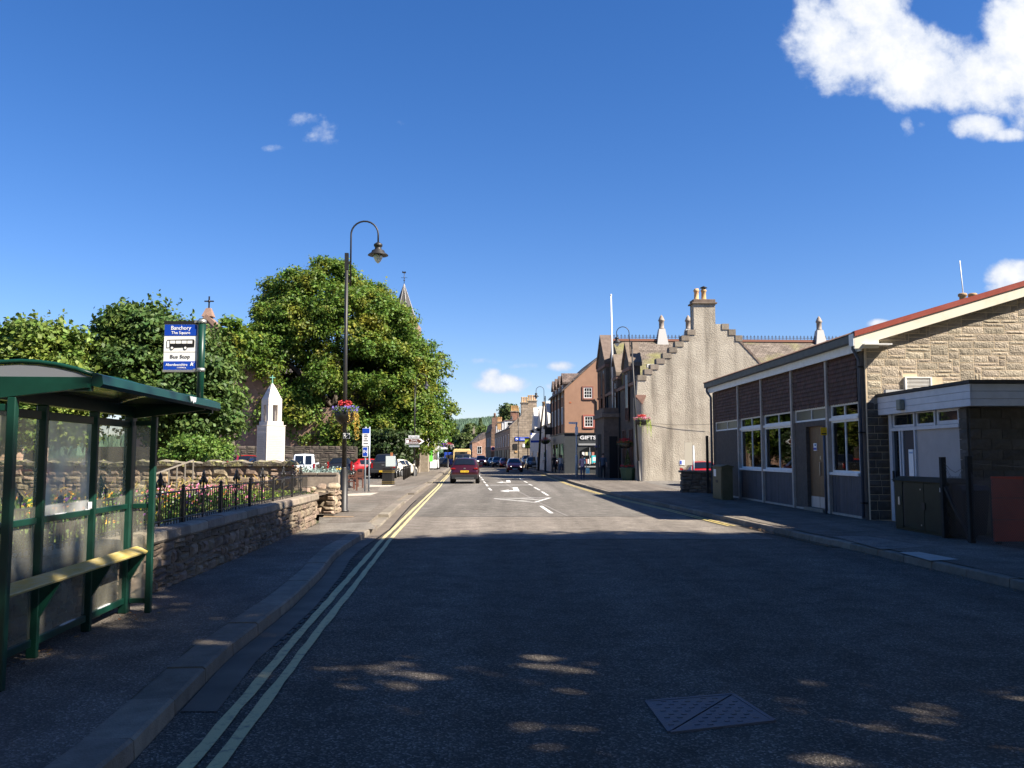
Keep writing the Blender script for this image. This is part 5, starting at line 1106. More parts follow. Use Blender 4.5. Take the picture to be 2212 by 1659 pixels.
# church behind the trees
chs = mat('church_stone', (.20, .125, .095), (.29, .19, .14), r=.92, ns=1.2, bump=.6, bs=8)
cu = thing('church', 'pinkish stone church with a steep slate roof and cross behind the trees', 'church', (-27.5, 76, 0))
MB().prism([(-7, 0), (7, 0), (7, 7.2), (.5, 14), (-.5, 14), (-7, 7.2)], 'y', 0, .8).build('gable_wall', chs, cu); MB().prism([(-7.2, 7), (0, 13.7), (7.2, 7)], 'y', .8, 22).build('roof', M['slate_y'], cu); bx('side_wall', chs, cu, -6.8, 6.8, .8, 22, 0, 7)
for s in (-1, 1): MB().hexa([(s * 7.3, -.15, 7.0), (0, -.15, 14.0), (0, .9, 14.0), (s * 7.3, .9, 7.0), (s * 7.3, -.15, 7.4), (0, -.15, 14.5), (0, .9, 14.5), (s * 7.3, .9, 7.4)]).build('skew_coping', chs, cu)
MB().hexa([(-.5, -.1, 14.3), (.5, -.1, 14.3), (.5, .8, 14.3), (-.5, .8, 14.3), (-.2, .2, 15.1), (.2, .2, 15.1), (.2, .6, 15.1), (-.2, .6, 15.1)]).build('finial_base', chs, cu)
MB().bar((0, .4, 15.0), (0, .4, 16.2), .11, .11).bar((-.42, .4, 15.75), (.42, .4, 15.75), .11, .11).ball((0, .4, 15.75), .14, 8, 5).build('iron_cross', M['iron'], cu)
bx('aisle_wall', chs, cu, 7, 13, -1, 18, 0, 6)
to = thing('church_tower', 'stone tower with a slated spire and weather vane above the big tree', 'tower', (-12.2, 95, 0))
bx('shaft', mat('tower_stone', (.21, .145, .105), (.27, .19, .145), ns=1.5, bump=.5, bs=8), to, -2.0, 1.75, -2.0, 2.0, 0, 16.4)
pyr = [(-1.7, -1.7), (1.7, -1.7), (1.7, 1.7), (-1.7, 1.7)]; b = MB(); zt2 = 21.1
oc = [(1.75 * math.cos(math.pi / 8 + k * math.pi / 4), 1.75 * math.sin(math.pi / 8 + k * math.pi / 4)) for k in range(8)]
for k in range(8): b.face([(oc[k][0], oc[k][1], 16.2), (oc[(k + 1) % 8][0], oc[(k + 1) % 8][1], 16.2), (0, 0, zt2)])
b.build('spire', mat('spire_slate', (.05, .047, .046), (.08, .075, .072), r=.85, ns=5, bump=.5, bs=12), to)
for x, y in oc: MB().bar((x * 1.01, y * 1.01, 16.2), (0, 0, zt2 + .05), .07, .07).build('spire_ridge', mat('lead_ridge', (.3, .29, .28), r=.6) if 'lead_ridge' not in bpy.data.materials else bpy.data.materials['lead_ridge'], to)
v = MB(); v.tube([(0, 0, zt2 - .1), (0, 0, zt2 + 1.35)], .035, 6); v.bar((-.35, 0, zt2 + .75), (.35, 0, zt2 + .75), .04); v.bar((0, -.35, zt2 + .75), (0, .35, zt2 + .75), .04); v.ball((0, 0, zt2 + .45), .09, 8, 5)
v.build('vane_rod', M['iron'], to); MB().prism([(-.25, zt2 + 1.3), (.1, zt2 + 1.25), (.22, zt2 + 1.35), (.12, zt2 + 1.5), (-.05, zt2 + 1.42), (-.2, zt2 + 1.55)], 'y', -.02, .02).build('weathercock', M['iron'], to)
# cottage seen through the shelter glass, churchyard wall behind the car park
ct = thing('sandstone_cottage', 'low pink sandstone gable behind the garden, seen through the shelter glass', 'building', (-24, 37, 0))
bx('wall', brick_mat('pink_ashlar', (.42, .26, .18), (.5, .33, .24), (.3, .22, .17), .55, .28, 'x', .02), ct, -6, 1.2, 0, 5, 0, 3.3)
MB().prism([(0, 3.3), (2.5, 5.0), (5, 3.3)], 'x', -6.2, 1.4).build('roof', M['slate'], ct)
drk = mat('dark_drystone', (.055, .045, .036), (.11, .09, .07), r=.95, ns=3, bump=.9, bs=14, rnd=.4)  # stone colour darkened to stand for the shade of the crown above
cw = thing('churchyard_wall', 'shade-darkened drystone retaining wall behind the parked cars under the big tree', 'wall', (-20, 68, .08))
bx('wall_core', drk, cw, -14, 7.6, .05, .6, 0, 2.4); rubble_face(cw, drk, (-7, .05), (7.6, .05), 0, 2.45, .30, (.35, .9), .05, seed=41)
# ---------------------------------------------------------------- hanging baskets
def blobs(name, m, parent, pts, s, kind='stuff', leafn=1):
    """small petals or leaves around given points"""
    mb = MB()
    for (x, y, z) in pts:
        for _ in range(leafn):
            d = Vector((random.gauss(0, 1), random.gauss(0, 1), random.gauss(.3, 1))).normalized(); a = d.orthogonal().normalized(); b_ = d.cross(a); q = s * random.uniform(.6, 1.2); c = Vector((x, y, z))
            mb.face([c - a * q, c - b_ * q * .6 + d * q * .2, c + a * q, c + b_ * q * .6 + d * q * .2])
    return mb.build(name, m, parent, kind=kind, fix=False)
pet = lambda n, c: mat(n, c, r=.6, isl=.3, trans=.25)
M['p_red'] = pet('red_petal', (.6, .06, .05)); M['p_blue'] = pet('violet_petal', (.22, .18, .55)); M['p_yel'] = pet('yellow_trailing_leaf', (.45, .31, .05)); M['p_lime'] = pet('lime_trailing_leaf', (.32, .42, .06))
M['p_pink'] = pet('pink_petal', (.80, .25, .42)); M['p_or'] = pet('orange_petal', (.80, .28, .03)); M['p_gold'] = pet('gold_petal', (.85, .55, .05)); M['p_white'] = pet('white_petal', (.85, .8, .78)); M['p_leaf'] = pet('bedding_leaf', (.09, .16, .03)); M['p_purple'] = pet('purple_petal', (.2, .06, .28))
def basket(name, label, loc, r=.42, trail=.8, trailm='p_yel', dense=1.0, tops=('p_red', 'p_blue'), group=None):
    t = thing(name, label, 'flower basket', loc, 0, group)
    MB().lathe((0, 0, 0), [(r * .45, -.32), (r * .8, -.2), (r, 0), (r * .95, .02)], 14).build('basket', M['iron'], t)
    n = int(260 * dense); ring = lambda k0, k1, z0, z1, num: [(q * math.cos(a), q * math.sin(a), random.uniform(z0, z1)) for q, a in ((r * random.uniform(k0, k1), random.uniform(0, 6.28)) for _ in range(num))]
    blobs('foliage', M['p_leaf'], t, ring(.2, 1.15, .0, .16, n), .05)
    blobs('blossom', M[tops[1]], t, ring(.55, 1.2, .02, .2, n), .035); blobs('blossom', M[tops[0]], t, ring(0, .6, .2, .36, int(n * .6)), .045)
    pts = []
    for k in range(int(14 * dense)):
        a = random.uniform(0, 6.28) if k % 2 else random.uniform(-1.2, .4); l = trail * random.uniform(.35, 1)
        for j in range(int(l / .03)): z = .06 - j * .03; q = r * (1.05 + .2 * math.sin(min(1.5, j * .08))); pts.append((q * math.cos(a) + random.gauss(0, .02), q * math.sin(a) + random.gauss(0, .02), z))
    blobs('trailing_plant', M[trailm], t, pts, .032)
    return t
# ---------------------------------------------------------------- street lamps
def lamp(label, loc, side=1, H=8.16, tilt=0, thin=1.0):
    t = thing('street_lamp', label, 'street lamp', loc, 0, 'black lamp posts with swan-neck arms')
    s = side; B = M['lampblack']
    MB().lathe((0, 0, 0), [(.15, 0), (.15, .04), (.115, .06), (.115, 1.15), (.075, 1.28), (.075, 1.3)], 14).build('base', B, t)
    MB().tube([(0, 0, 1.25), (0, 0, 4.6), (0, 0, H - .55)], [.07 * thin, .055 * thin, .05 * thin], 12).box(-.055, .055, -.055, .055, H - .95, H - .45).build('pole', B, t)
    ox = .12 * s; R_ = .41; zc = H + .12
    MB().tube([(ox, 0, H - 1.45)] + [(ox, 0, zc - .02)] + [(ox + s * R_ * (1 - math.cos(a)), 0, zc + R_ * math.sin(a)) for a in np.linspace(.15, math.pi - .05, 12)] + [(ox + s * 2 * R_, 0, zc - .28)], .026, 10).build('swan_neck', B, t)
    for z in (H - .75, H - 1.3): MB().bar((0, 0, z), (ox, 0, z), .06, .07).build('bracket', B, t)
    lx = ox + s * 2 * R_; zl = zc - .28
    MB().lathe((lx, 0, zl), [(.31, -.36), (.30, -.34), (.20, -.27), (.19, -.22), (.10, -.17), (.10, -.10), (.13, -.08), (.13, -.02), (.07, .02), (.03, .05)], 16).build('lantern_hood', B, t)
    MB().lathe((lx, 0, zl), [(.02, -.60), (.08, -.54), (.13, -.45), (.15, -.36)], 14).build('globe', mat('lamp_globe', (.55, .58, .6), r=.1, spec=.6) if 'lamp_globe' not in bpy.data.materials else bpy.data.materials['lamp_globe'], t)
    if tilt: t.rotation_euler = (0, tilt, 0)
    return t
q = at(745, 1107, 25.2)
l1 = lamp('nearest and tallest black swan-neck street lamp, on the left footway', (-4.94, 25.2, .12), tilt=-.004)
tg = thing('column_plate', 'small white-framed plate fixed to the nearest lamp post', 'plate', (-4.94, 25.1, 2.35))
bx('plate', w_, tg, -.02, .17, -.03, -.01, -.09, .07); bx('print', bk_, tg, -.005, .155, -.036, -.0305, -.075, .055); MB().bar((.03, -.0375, -.06), (.15, -.0375, .05), .02, .003, up=(0, 1, 0)).build('diagonal_stripe', w_, tg); bx('print_bar', w_, tg, .01, .05, -.039, -.0365, -.02, .03)
basket('hanging_basket', 'hanging basket of red and violet flowers trailing yellow on the nearest lamp post', (-4.94, 25.2, 3.02), .33, .95, dense=1.2)
lamp('black street lamp in front of the big tree, carrying the brown tourist sign', (-8.0, 70, .1), H=7.9, thin=.9)
l3 = lamp('leaning black street lamp beside the crow-stepped gable with its arm towards the road', (8.22, 55.2, .13), -1, H=9.55, tilt=-.046)
basket('hanging_basket', 'hanging basket of pink and violet flowers by the crow-stepped gable', (8.4, 55.1, 4.05), .48, 1.3, 'p_lime', 1.6, ('p_red', 'p_pink'))
lamp('black street lamp on the right footway between the gift shop and the parked dark car', (3.45, 88.5, .13), -1, H=8.3)
basket('hanging_basket', 'small hanging basket on the lamp past the gift shop', (3.45, 88.4, 3.3), .5, .9, 'p_lime', 1, ('p_red', 'p_pink'))
lamp('far black street lamp at the right edge of the big tree crown', (-8.7, 116, .1), H=8.0)
basket('hanging_basket', 'far hanging basket of red and white flowers below the big tree', (-8.6, 115.9, 3.2), .6, .8, 'p_white', 1, ('p_red', 'p_pink'))
lamp('thin distant street lamp before the stone gable with the blue sign', (.9, 121, .13), -1, H=7.4)
for px, nm in ((1353, 'right of the two red flower baskets beside the hall porch'), (1347, 'left of the two red flower baskets beside the hall porch')):
    p = at(px if px > 1350 else 1346, 958, 57.5 if px > 1350 else 60.5); basket('hanging_basket', nm, p, .4, .3, 'p_leaf', .8, ('p_red', 'p_red'))
for px, yy in ((1296, 66.5), (1307, 64.8)):
    p = at(px, 967, yy); basket('hanging_basket', 'dark blue flower basket on the hall porch, %s' % ('farther one' if px < 1300 else 'nearer one'), p, .42, .3, 'p_leaf', .7, ('p_blue', 'p_blue'))
tb = thing('planter_tub', 'large green planter tub with a clipped conifer and flowers by the hall door', 'planter', (7.75, 57.2, .13))
MB().lathe((0, 0, 0), [(.42, 0), (.55, .75), (.58, .78), (.58, .84), (.5, .84)], 8, sm=False).build('tub', mat('tub_green', (.02, .06, .035), r=.5), tb)
blobs('conifer', M['leaf_far'], tb, [(rad * math.cos(a), rad * math.sin(a), .85 + z) for z, a, rad in ((z, random.uniform(0, 6.3), (1.15 - z) * .28 * random.uniform(.5, 1)) for z in (random.uniform(0, 1.15) for _ in range(500)))], .05)
blobs('blossom', M['p_red'], tb, [(.5 * math.cos(a) * k, .5 * math.sin(a) * k, .9 + random.uniform(0, .12)) for a, k in ((random.uniform(0, 6.3), random.uniform(.5, 1.1)) for _ in range(120))], .045)
# ---------------------------------------------------------------- war memorial
wmem = thing('war_memorial', 'pale granite war memorial with an open lantern top and lettered panels', 'memorial', (-12.72, 45, .3), R(44))
gr = M['granite']; h = .53
MB().hexa([(-.74, -.74, 0), (.74, -.74, 0), (.74, .74, 0), (-.74, .74, 0), (-.56, -.56, .62), (.56, -.56, .62), (.56, .56, .62), (-.56, .56, .62)]).build('plinth', gr, wmem)
bx('shaft', gr, wmem, -h, h, -h, h, .62, 3.02, .01)
for s in range(4):
    p = bx('name_panel', M['granite_panel'], wmem, -h + .07, h - .07, -h - .012, -h - .0005, .66, 2.62); fr_ = bx('inscription_band', M['granite_panel'], wmem, -h + .07, h - .07, -h - .008, -h - .0006, 2.76, 2.9)
    ln = MB()
    for k in range(20):
        z = .76 + k * .09; ln.box(-h + .11, -h + .11 + random.uniform(.55, .84), -h - .0135, -h - .0122, z, z + .028)
    n_ = ln.build('name_lines', mat('incised_letters', (.34, .31, .28), r=.7) if 'incised_letters' not in bpy.data.materials else bpy.data.materials['incised_letters'], p, kind='stuff')
    for o in (p, fr_): o.rotation_euler = (0, 0, s * math.pi / 2)
bx('cap_course', gr, wmem, -.56, .56, -.56, .56, 3.02, 3.06, .01); bx('upper_base', gr, wmem, -.46, .46, -.46, .46, 3.06, 3.26, .01)
for sx in (-1, 1):
    for sy in (-1, 1): bx('lantern_pillar', gr, wmem, sx * .265 - .125, sx * .265 + .125, sy * .265 - .125, sy * .265 + .125, 3.26, 4.12, .006)
bx('lantern_core', gr, wmem, -.05, .05, -.05, .05, 3.26, 4.12); bx('lintel', gr, wmem, -.39, .39, -.39, .39, 4.12, 4.42, .008)
text('year', '1914', M['granite_panel'], wmem, (0, -.393, 4.3), .13, depth=.002)
b = MB(); lv_ = [(.39, 4.42), (.27, 4.72), (.275, 4.725), (.17, 4.99), (.175, 4.995), (.02, 5.3)]
for (ra, za), (rb_, zb) in zip(lv_, lv_[1:]):
    for k in range(4):
        ca = [(-1, -1), (1, -1), (1, 1), (-1, 1)]; p0, p1 = ca[k], ca[(k + 1) % 4]; b.face([(p0[0] * ra, p0[1] * ra, za), (p1[0] * ra, p1[1] * ra, za), (p1[0] * rb_, p1[1] * rb_, zb), (p0[0] * rb_, p0[1] * rb_, zb)])
b.build('pyramid_cap', gr, wmem); vg = mat('verdigris', (.10, .26, .20), r=.8)
MB().bar((0, 0, 5.28), (0, 0, 5.72), .05).bar((-.16, 0, 5.6), (.16, 0, 5.6), .045).build('cross', vg, wmem)
# ---------------------------------------------------------------- planter wall, benches, sign posts, bin, bollards
pw_ = thing('planter_wall', 'low stone planter with blue-grey shrubs behind the nearest lamp post', 'planter', (-7.6, 34, .1))
MB().box(-1.7, .7, 0, .3, 0, .9).box(.45, .7, .3, 1.0, 0, .9).build('wall', M['coping'], pw_); bx('soil', M['earth'], pw_, -1.7, .44, .31, 3.0, 0, .85)
for k in range(3): bx('coping_stone', M['coping'], pw_, -1.72 + k * .8, -.94 + k * .8, -.04, .34, .9, .99, .012)
for x, m_ in ((-1.3, mat('russet_heather', (.22, .12, .04), r=.8, isl=.4)), (-.7, mat('blue_grey_juniper', (.20, .27, .24), r=.8, isl=.35)), (.1, bpy.data.materials.get('blue_grey_juniper'))):
    if m_ is None: m_ = bpy.data.materials['blue_grey_juniper']
    sb = thing('low_shrub', {-1.3: 'russet low shrub in the stone planter', -.7: 'left blue-grey low shrub in the stone planter', .1: 'right blue-grey low shrub in the stone planter'}[x], 'shrub', (-7.6 + x, 35, .95))
    blobs('foliage', m_, sb, [(random.gauss(0, .3), random.gauss(0, .3), abs(random.gauss(.05, .14))) for _ in range(700)], .05)
wood = mat('dark_stained_wood', (.085, .03, .018), (.12, .045, .028), r=.6, ns=5, stretch=(2, 2, 9))
def bench(label, loc, rz):
    t = thing('park_bench', label, 'bench', loc, rz, 'brown wooden benches behind the lamp post')
    for s in (-1, 1):
        for y, h_ in ((-.25, .62), (.22, .95)): bx('leg', wood, t, s * .72 - .035, s * .72 + .035, y - .035, y + .035, 0, h_)
        bx('armrest', wood, t, s * .72 - .05, s * .72 + .05, -.32, .24, .62, .66)
    for k in range(5): bx('seat_slat', wood, t, -.72, .72, -.27 + k * .1, -.19 + k * .1, .42, .45)
    for k in range(9): bx('back_slat', wood, t, -.66 + k * .16, -.60 + k * .16, .21, .24, .46, .9)
    bx('top_rail', wood, t, -.72, .72, .2, .25, .86, .95); bx('lower_rail', wood, t, -.72, .72, .2, .25, .46, .52); bx('stretcher', wood, t, -.72, .72, -.02, .02, .15, .2)
    return t
bench('nearer brown wooden bench, directly right of the nearest lamp post', (-7.75, 41.2, .1), R(-75)); bench('farther brown wooden bench, partly behind the twin sign posts', (-8.1, 44.5, .1), R(-70))
ps = thing('parking_sign', 'blue-topped white notice above a blue IN sign on two grey posts', 'sign', (-6.72, 39.5, .1))
for x in (-.06, .12): MB().tube([(x, 0, 0), (x, 0, 3.0)], .038, 8).build('post', galv, ps)
bx('panel', w_, ps, -.2, .14, -.06, -.04, 2.12, 2.93); bx('header_band', bl, ps, -.195, .135, -.066, -.0605, 2.7, 2.92); bx('lower_panel', w_, ps, -.18, .06, -.06, -.04, 1.62, 2.08); bx('lower_panel_field', bl, ps, -.16, .04, -.066, -.0605, 1.65, 2.05)
text('lettering', 'IN', wp, ps, (-.06, -.068, 1.85), .2, depth=.001)
for k, (z, w) in enumerate(((2.6, .14), (2.52, .18), (2.42, .12), (2.33, .2), (2.2, .2))): bx('print_line', grey_p, ps, -.03 - w / 2 - .01, -.03 + w / 2, -.0645, -.0605, z, z + .045)
bn = thing('litter_bin', 'tall square black litter bin with thin gold bands', 'litter bin', (-6.98, 48.3, .1), R(-8))
gold = mat('gold_band', (.35, .25, .07), r=.4); MB().hexa([(-.3, -.26, 0), (.3, -.26, 0), (.3, .26, 0), (-.3, .26, 0), (-.27, -.24, .98), (.27, -.24, .98), (.27, .24, .98), (-.27, .24, .98)]).build('body', M['iron'], bn)
for z in (.12, .2, .72, .8): bx('gold_band', gold, bn, -.3, .3, -.27, .27, z, z + .015)
nt_ = thing('notice_post', 'pale notice board on an orange-brown wooden post behind the litter bin', 'sign', (-7.05, 49.6, .1)); bx('post', mat('orange_wood', (.36, .13, .05), r=.7), nt_, .0, .12, -.05, .05, 0, 1.85); bx('panel', mat('pale_grey_notice', (.55, .62, .6), r=.5), nt_, -.26, .3, -.09, -.055, 1.05, 1.65)
k = 0; bsrc2 = None
for Y in (59, 61.5, 64, 66.5, 69, 72):
    if bsrc2 is None:
        bsrc2 = thing('bollard', 'x', 'bollard', (0, 0, 0), 0, 'black bollards along the edge of the car park'); MB().lathe((0, 0, 0), [(.075, 0), (.075, .86), (.085, .88), (.085, .92), (.05, .96)], 10).build('shaft', M['iron'], bsrc2); MB().lathe((0, 0, 0), [(.078, .74), (.078, .80)], 10).build('band', M['iron'], bsrc2); o = bsrc2
    else: o = copy_tree(bsrc2)
    move(o, (-7.45 - (Y - 59) * .078, Y, .1)); o['label'] = '%s black bollard of the row between the pickup and the footway' % ('nearest', 'second nearest', 'third nearest', 'third farthest', 'second farthest', 'farthest')[k]; k += 1
ti = thing('tourist_sign', 'brown and white arrow-shaped tourist information sign on a lamp post', 'sign', (-8.0, 69.8, 0))
brn = mat('sign_brown', (.10, .035, .02), r=.4)
def arrow(x0, x1, z0, z1, tip): return [(x0, z0), (x1, z0), (x1 + tip, (z0 + z1) / 2), (x1, z1), (x0, z1)]
MB().prism(arrow(-.72, .5, 2.72, 3.17, .34), 'y', -.06, -.03).build('border', w_, ti); MB().prism(arrow(-.68, .38, 2.76, 3.13, .26), 'y', -.066, -.0605).build('field', brn, ti)
text('lettering', 'Tourist', wp, ti, (-.02, -.068, 3.03), .17, depth=.001); text('lettering', 'Information', wp, ti, (-.02, -.068, 2.87), .17, depth=.001, width=.72); bx('symbol_box', w_, ti, -.64, -.44, -.07, -.0665, 2.82, 3.06); text('symbol', 'i', brn, ti, (-.54, -.072, 2.94), .22, depth=.001)
hs_ = thing('street_name_plate', 'small white HIGH STREET name plate above the brown tourist sign', 'sign', (-8.0, 69.8, 0)); bx('plate', w_, hs_, -.46, .42, -.07, -.04, 3.22, 3.42); text('lettering', 'HIGH STREET', bk_, hs_, (-.02, -.073, 3.32), .14, depth=.001, width=.74); bx('border', bk_, hs_, -.45, .41, -.0715, -.0705, 3.23, 3.25)
lw = thing('finger_sign', 'grey back of a finger sign below the tourist sign', 'sign', (-8.0, 69.8, 0)); bx('plate', mat('sign_back_grey', (.32, .36, .38), r=.5), lw, -.42, .44, -.06, -.03, 2.48, 2.62)
gp_ = thing('street_sign', 'plain white-grey post with a small right-angled sign arm before the gift shop', 'sign', (5.1, 67.5, .13)); MB().tube([(0, 0, 0), (0, 0, 4.3)], .06, 8).lathe((0, 0, 0), [(.11, 0), (.11, 1.6), (.07, 1.7)], 10).build('post', mat('pale_post', (.5, .5, .5), r=.5), gp_); bx('sign_arm', M['white'], gp_, -.6, .1, -.04, .04, 4.15, 4.3); bx('box', M['white'], gp_, -.1, .12, -.1, .1, 3.3, 3.9)
for Y, x, lab in ((103, -8.45, 'nearer white-faced pavement board on the left footway'), (108, -8.6, 'farther pavement board on the left footway')):
    ab = thing('pavement_board', lab, 'pavement board', (x - 1.0, Y, .1)); MB().hexa([(-.5, -.4, 0), (.5, -.4, 0), (.5, -.36, 0), (-.5, -.36, 0), (-.45, -.05, 1.3), (.45, -.05, 1.3), (.45, 0, 1.3), (-.45, 0, 1.3)]).build('front_frame', M['iron'], ab); MB().hexa([(-.5, .4, 0), (.5, .4, 0), (.5, .36, 0), (-.5, .36, 0), (-.45, .05, 1.3), (.45, .05, 1.3), (.45, 0.01, 1.3), (-.45, .01, 1.3)]).build('back_frame', M['iron'], ab)
    MB().hexa([(-.4, -.36, .2), (.4, -.36, .2), (.4, -.35, .2), (-.4, -.35, .2), (-.37, -.115, 1.2), (.37, -.115, 1.2), (.37, -.1, 1.2), (-.37, -.1, 1.2)]).build('poster', w_, ab)
fgb = thing('feather_banner', 'bright green feather banner beside the stone gate pillars', 'banner', (-9.6, 98, .1)); MB().prism([(-.3, 1.0), (.5, 1.0), (.55, 3.7), (.35, 3.6), (.1, 2.6)], 'y', -.012, .012).build('flag', mat('banner_green', (.15, .75, .08), r=.7), fgb); MB().tube([(.55, 0, 0), (.57, 0, 3.75)], .03, 6).build('pole', M['white'], fgb)
for Y, x, hh, lab in ((84, -9.6, 2.0, 'left tall stone gate pillar under the big tree'), (90, -9.3, 2.2, 'right tall stone gate pillar near the green banner')):
    gpz = thing('gate_pillar', lab, 'gate pillar', (x, Y, .1)); bx('shaft', M['coping'], gpz, -.55, .55, -.55, .55, 0, hh, .03); bx('cap', M['coping'], gpz, -.65, .65, -.65, .65, hh, hh + .18, .03)
bws = thing('bank_sign', 'tall white sign panel with a blue patch above the far left shops', 'sign', (-10.3, 119, .1)); bx('panel', w_, bws, -1.5, 1.4, -.1, .1, 2.6, 4.9); bx('blue_patch', mat('sign_violet', (.1, .06, .3), r=.5), bws, .3, 1.3, -.12, -.105, 2.9, 3.5); bx('blue_patch', mat('sign_sky', (.3, .6, .75), r=.5), bws, -1.0, 1.2, -.12, -.105, 4.0, 4.5); MB().tube([(0, 0, 0), (0, 0, 2.6)], .08, 8).build('post', galv, bws)
psn = thing('pub_sign', 'lime green hanging sign with a black tree on a dark post', 'sign', (1.72, 101, .13)); bx('panel', mat('lime_sign', (.30, .36, .03), r=.5), psn, -.2, .42, -.06, .06, 2.6, 3.6); bx('frame', M['black'], psn, -.23, .45, -.08, .08, 3.6, 3.75); bx('frame', M['black'], psn, -.23, .45, -.08, .08, 2.5, 2.6); MB().prism([(-.08, 2.85), (.3, 2.85), (.11, 3.4)], 'y', -.07, -.0605).build('tree_symbol', M['black'], psn); MB().tube([(.15, 0, 0), (.15, 0, 2.55)], .06, 8).build('post', M['black'], psn)
bnr = thing('wall_banner', 'white banner with blue lower band hung on the white gabled building', 'banner', (2.68, 99, 0)); bx('panel', w_, bnr, -.5, .46, -.05, 0, 3.3, 4.4); bx('blue_band', bl, bnr, -.5, .46, -.06, -.051, 3.3, 3.55); bx('blue_band', bl, bnr, -.5, -.34, -.06, -.051, 4.2, 4.4); MB().bar((.9, -.02, 4.44), (-.52, -.02, 4.44), .05).build('rail', M['iron'], bnr)
tp = thing('utility_pole', 'dark wooden pole leaning slightly in front of the white gabled building', 'pole', (3.0, 94, .13)); MB().tube([(-.1, 0, 0), (.15, 0, 4.5), (.5, 0, 7.4)], [.13, .11, .09], 8).build('pole', pst, tp)
# handrail in the garden
hr = thing('garden_handrail', 'weathered grey handrail sloping down beside the flower bed', 'handrail', (-8.5, 21.5, .72)); hg = mat('grey_weathered_wood', (.20, .175, .15), r=.9, ns=5)
MB().bar((-.55, 0, .55), (.15, .9, .92), .04, .035).build('rail', hg, hr)
for k in range(6): t_ = k / 5; MB().bar((-.55 + .7 * t_, .9 * t_, 0), (-.55 + .7 * t_, .9 * t_, .55 + .37 * t_), .028).build('baluster', hg, hr)
# ---------------------------------------------------------------- vehicles
tyre = mat('tyre', (.012, .012, .012), r=.8); rim_m = mat('alloy', (.35, .36, .37), r=.3, metal=.8); red_l = mat('tail_lamp_red', (.22, .006, .006), r=.15, coat=.6); head_l = mat('head_lamp', (.6, .62, .65), r=.05, spec=.9); trim = mat('black_trim', (.02, .02, .02), r=.55); plate_y = mat('plate_yellow', (.78, .50, .03), r=.4); plate_w = mat('plate_white', (.75, .75, .73), r=.4)
def paint(name, c, metal=.0): return mat(name, c, r=.28, spec=.5, coat=.8, metal=metal)
KINDS = {  # L, hw, stations: (t front..rear, z_bottom, z_belt, z_top or 0, width scale, roof half width)
 'suv': (4.4, .92, [(0, .38, .62, 0, .78, 0), (.03, .28, .78, 0, .9, 0), (.12, .25, .93, 0, .98, 0), (.26, .25, 1.05, 0, 1, 0), (.43, .25, 1.05, 1.56, 1, .66), (.6, .25, 1.06, 1.62, 1, .68), (.82, .25, 1.08, 1.58, 1, .65), (.955, .27, 1.10, 0, .95, 0), (.985, .3, .95, 0, .93, 0), (1, .36, .7, 0, .88, 0)]),
 'hatch': (3.95, .86, [(0, .35, .56, 0, .76, 0), (.03, .25, .7, 0, .9, 0), (.12, .22, .84, 0, .98, 0), (.25, .22, .96, 0, 1, 0), (.44, .22, .96, 1.43, 1, .58), (.6, .22, .97, 1.48, 1, .6), (.82, .22, 1.0, 1.43, 1, .57), (.96, .25, 1.0, 0, .95, 0), (.985, .28, .85, 0, .93, 0), (1, .34, .6, 0, .88, 0)]),
 'estate': (4.7, .93, [(0, .35, .6, 0, .78, 0), (.03, .25, .74, 0, .9, 0), (.12, .24, .9, 0, .98, 0), (.27, .24, 1.0, 0, 1, 0), (.42, .24, 1.0, 1.5, 1, .63), (.6, .24, 1.02, 1.56, 1, .65), (.88, .24, 1.06, 1.52, 1, .62), (.965, .27, 1.06, 0, .95, 0), (.985, .3, .9, 0, .93, 0), (1, .36, .65, 0, .88, 0)]),
 'van': (4.0, .83, [(0, .38, .6, 0, .78, 0), (.03, .28, .78, 0, .9, 0), (.1, .25, .95, 0, .98, 0), (.22, .25, 1.06, 0, 1, 0), (.38, .25, 1.08, 1.75, 1, .64), (.5, .25, 1.08, 1.81, 1, .68), (.94, .25, 1.08, 1.80, 1, .69), (.985, .27, 1.0, 0, .985, 0), (.992, .3, .8, 0, .97, 0), (1, .34, .6, 0, .94, 0)]),
 'pickup': (5.3, .93, [(0, .45, .75, 0, .8, 0), (.03, .4, .95, 0, .93, 0), (.1, .4, 1.08, 0, .98, 0), (.24, .4, 1.15, 0, 1, 0), (.36, .4, 1.16, 1.75, 1, .66), (.46, .4, 1.16, 1.82, 1, .68), (.585, .4, 1.17, 1.80, 1, .68), (.625, .4, 1.17, 0, 1, 0), (.97, .42, 1.18, 0, 1, 0), (.985, .45, 1.15, 0, .98, 0), (1, .5, .7, 0, .94, 0)])}
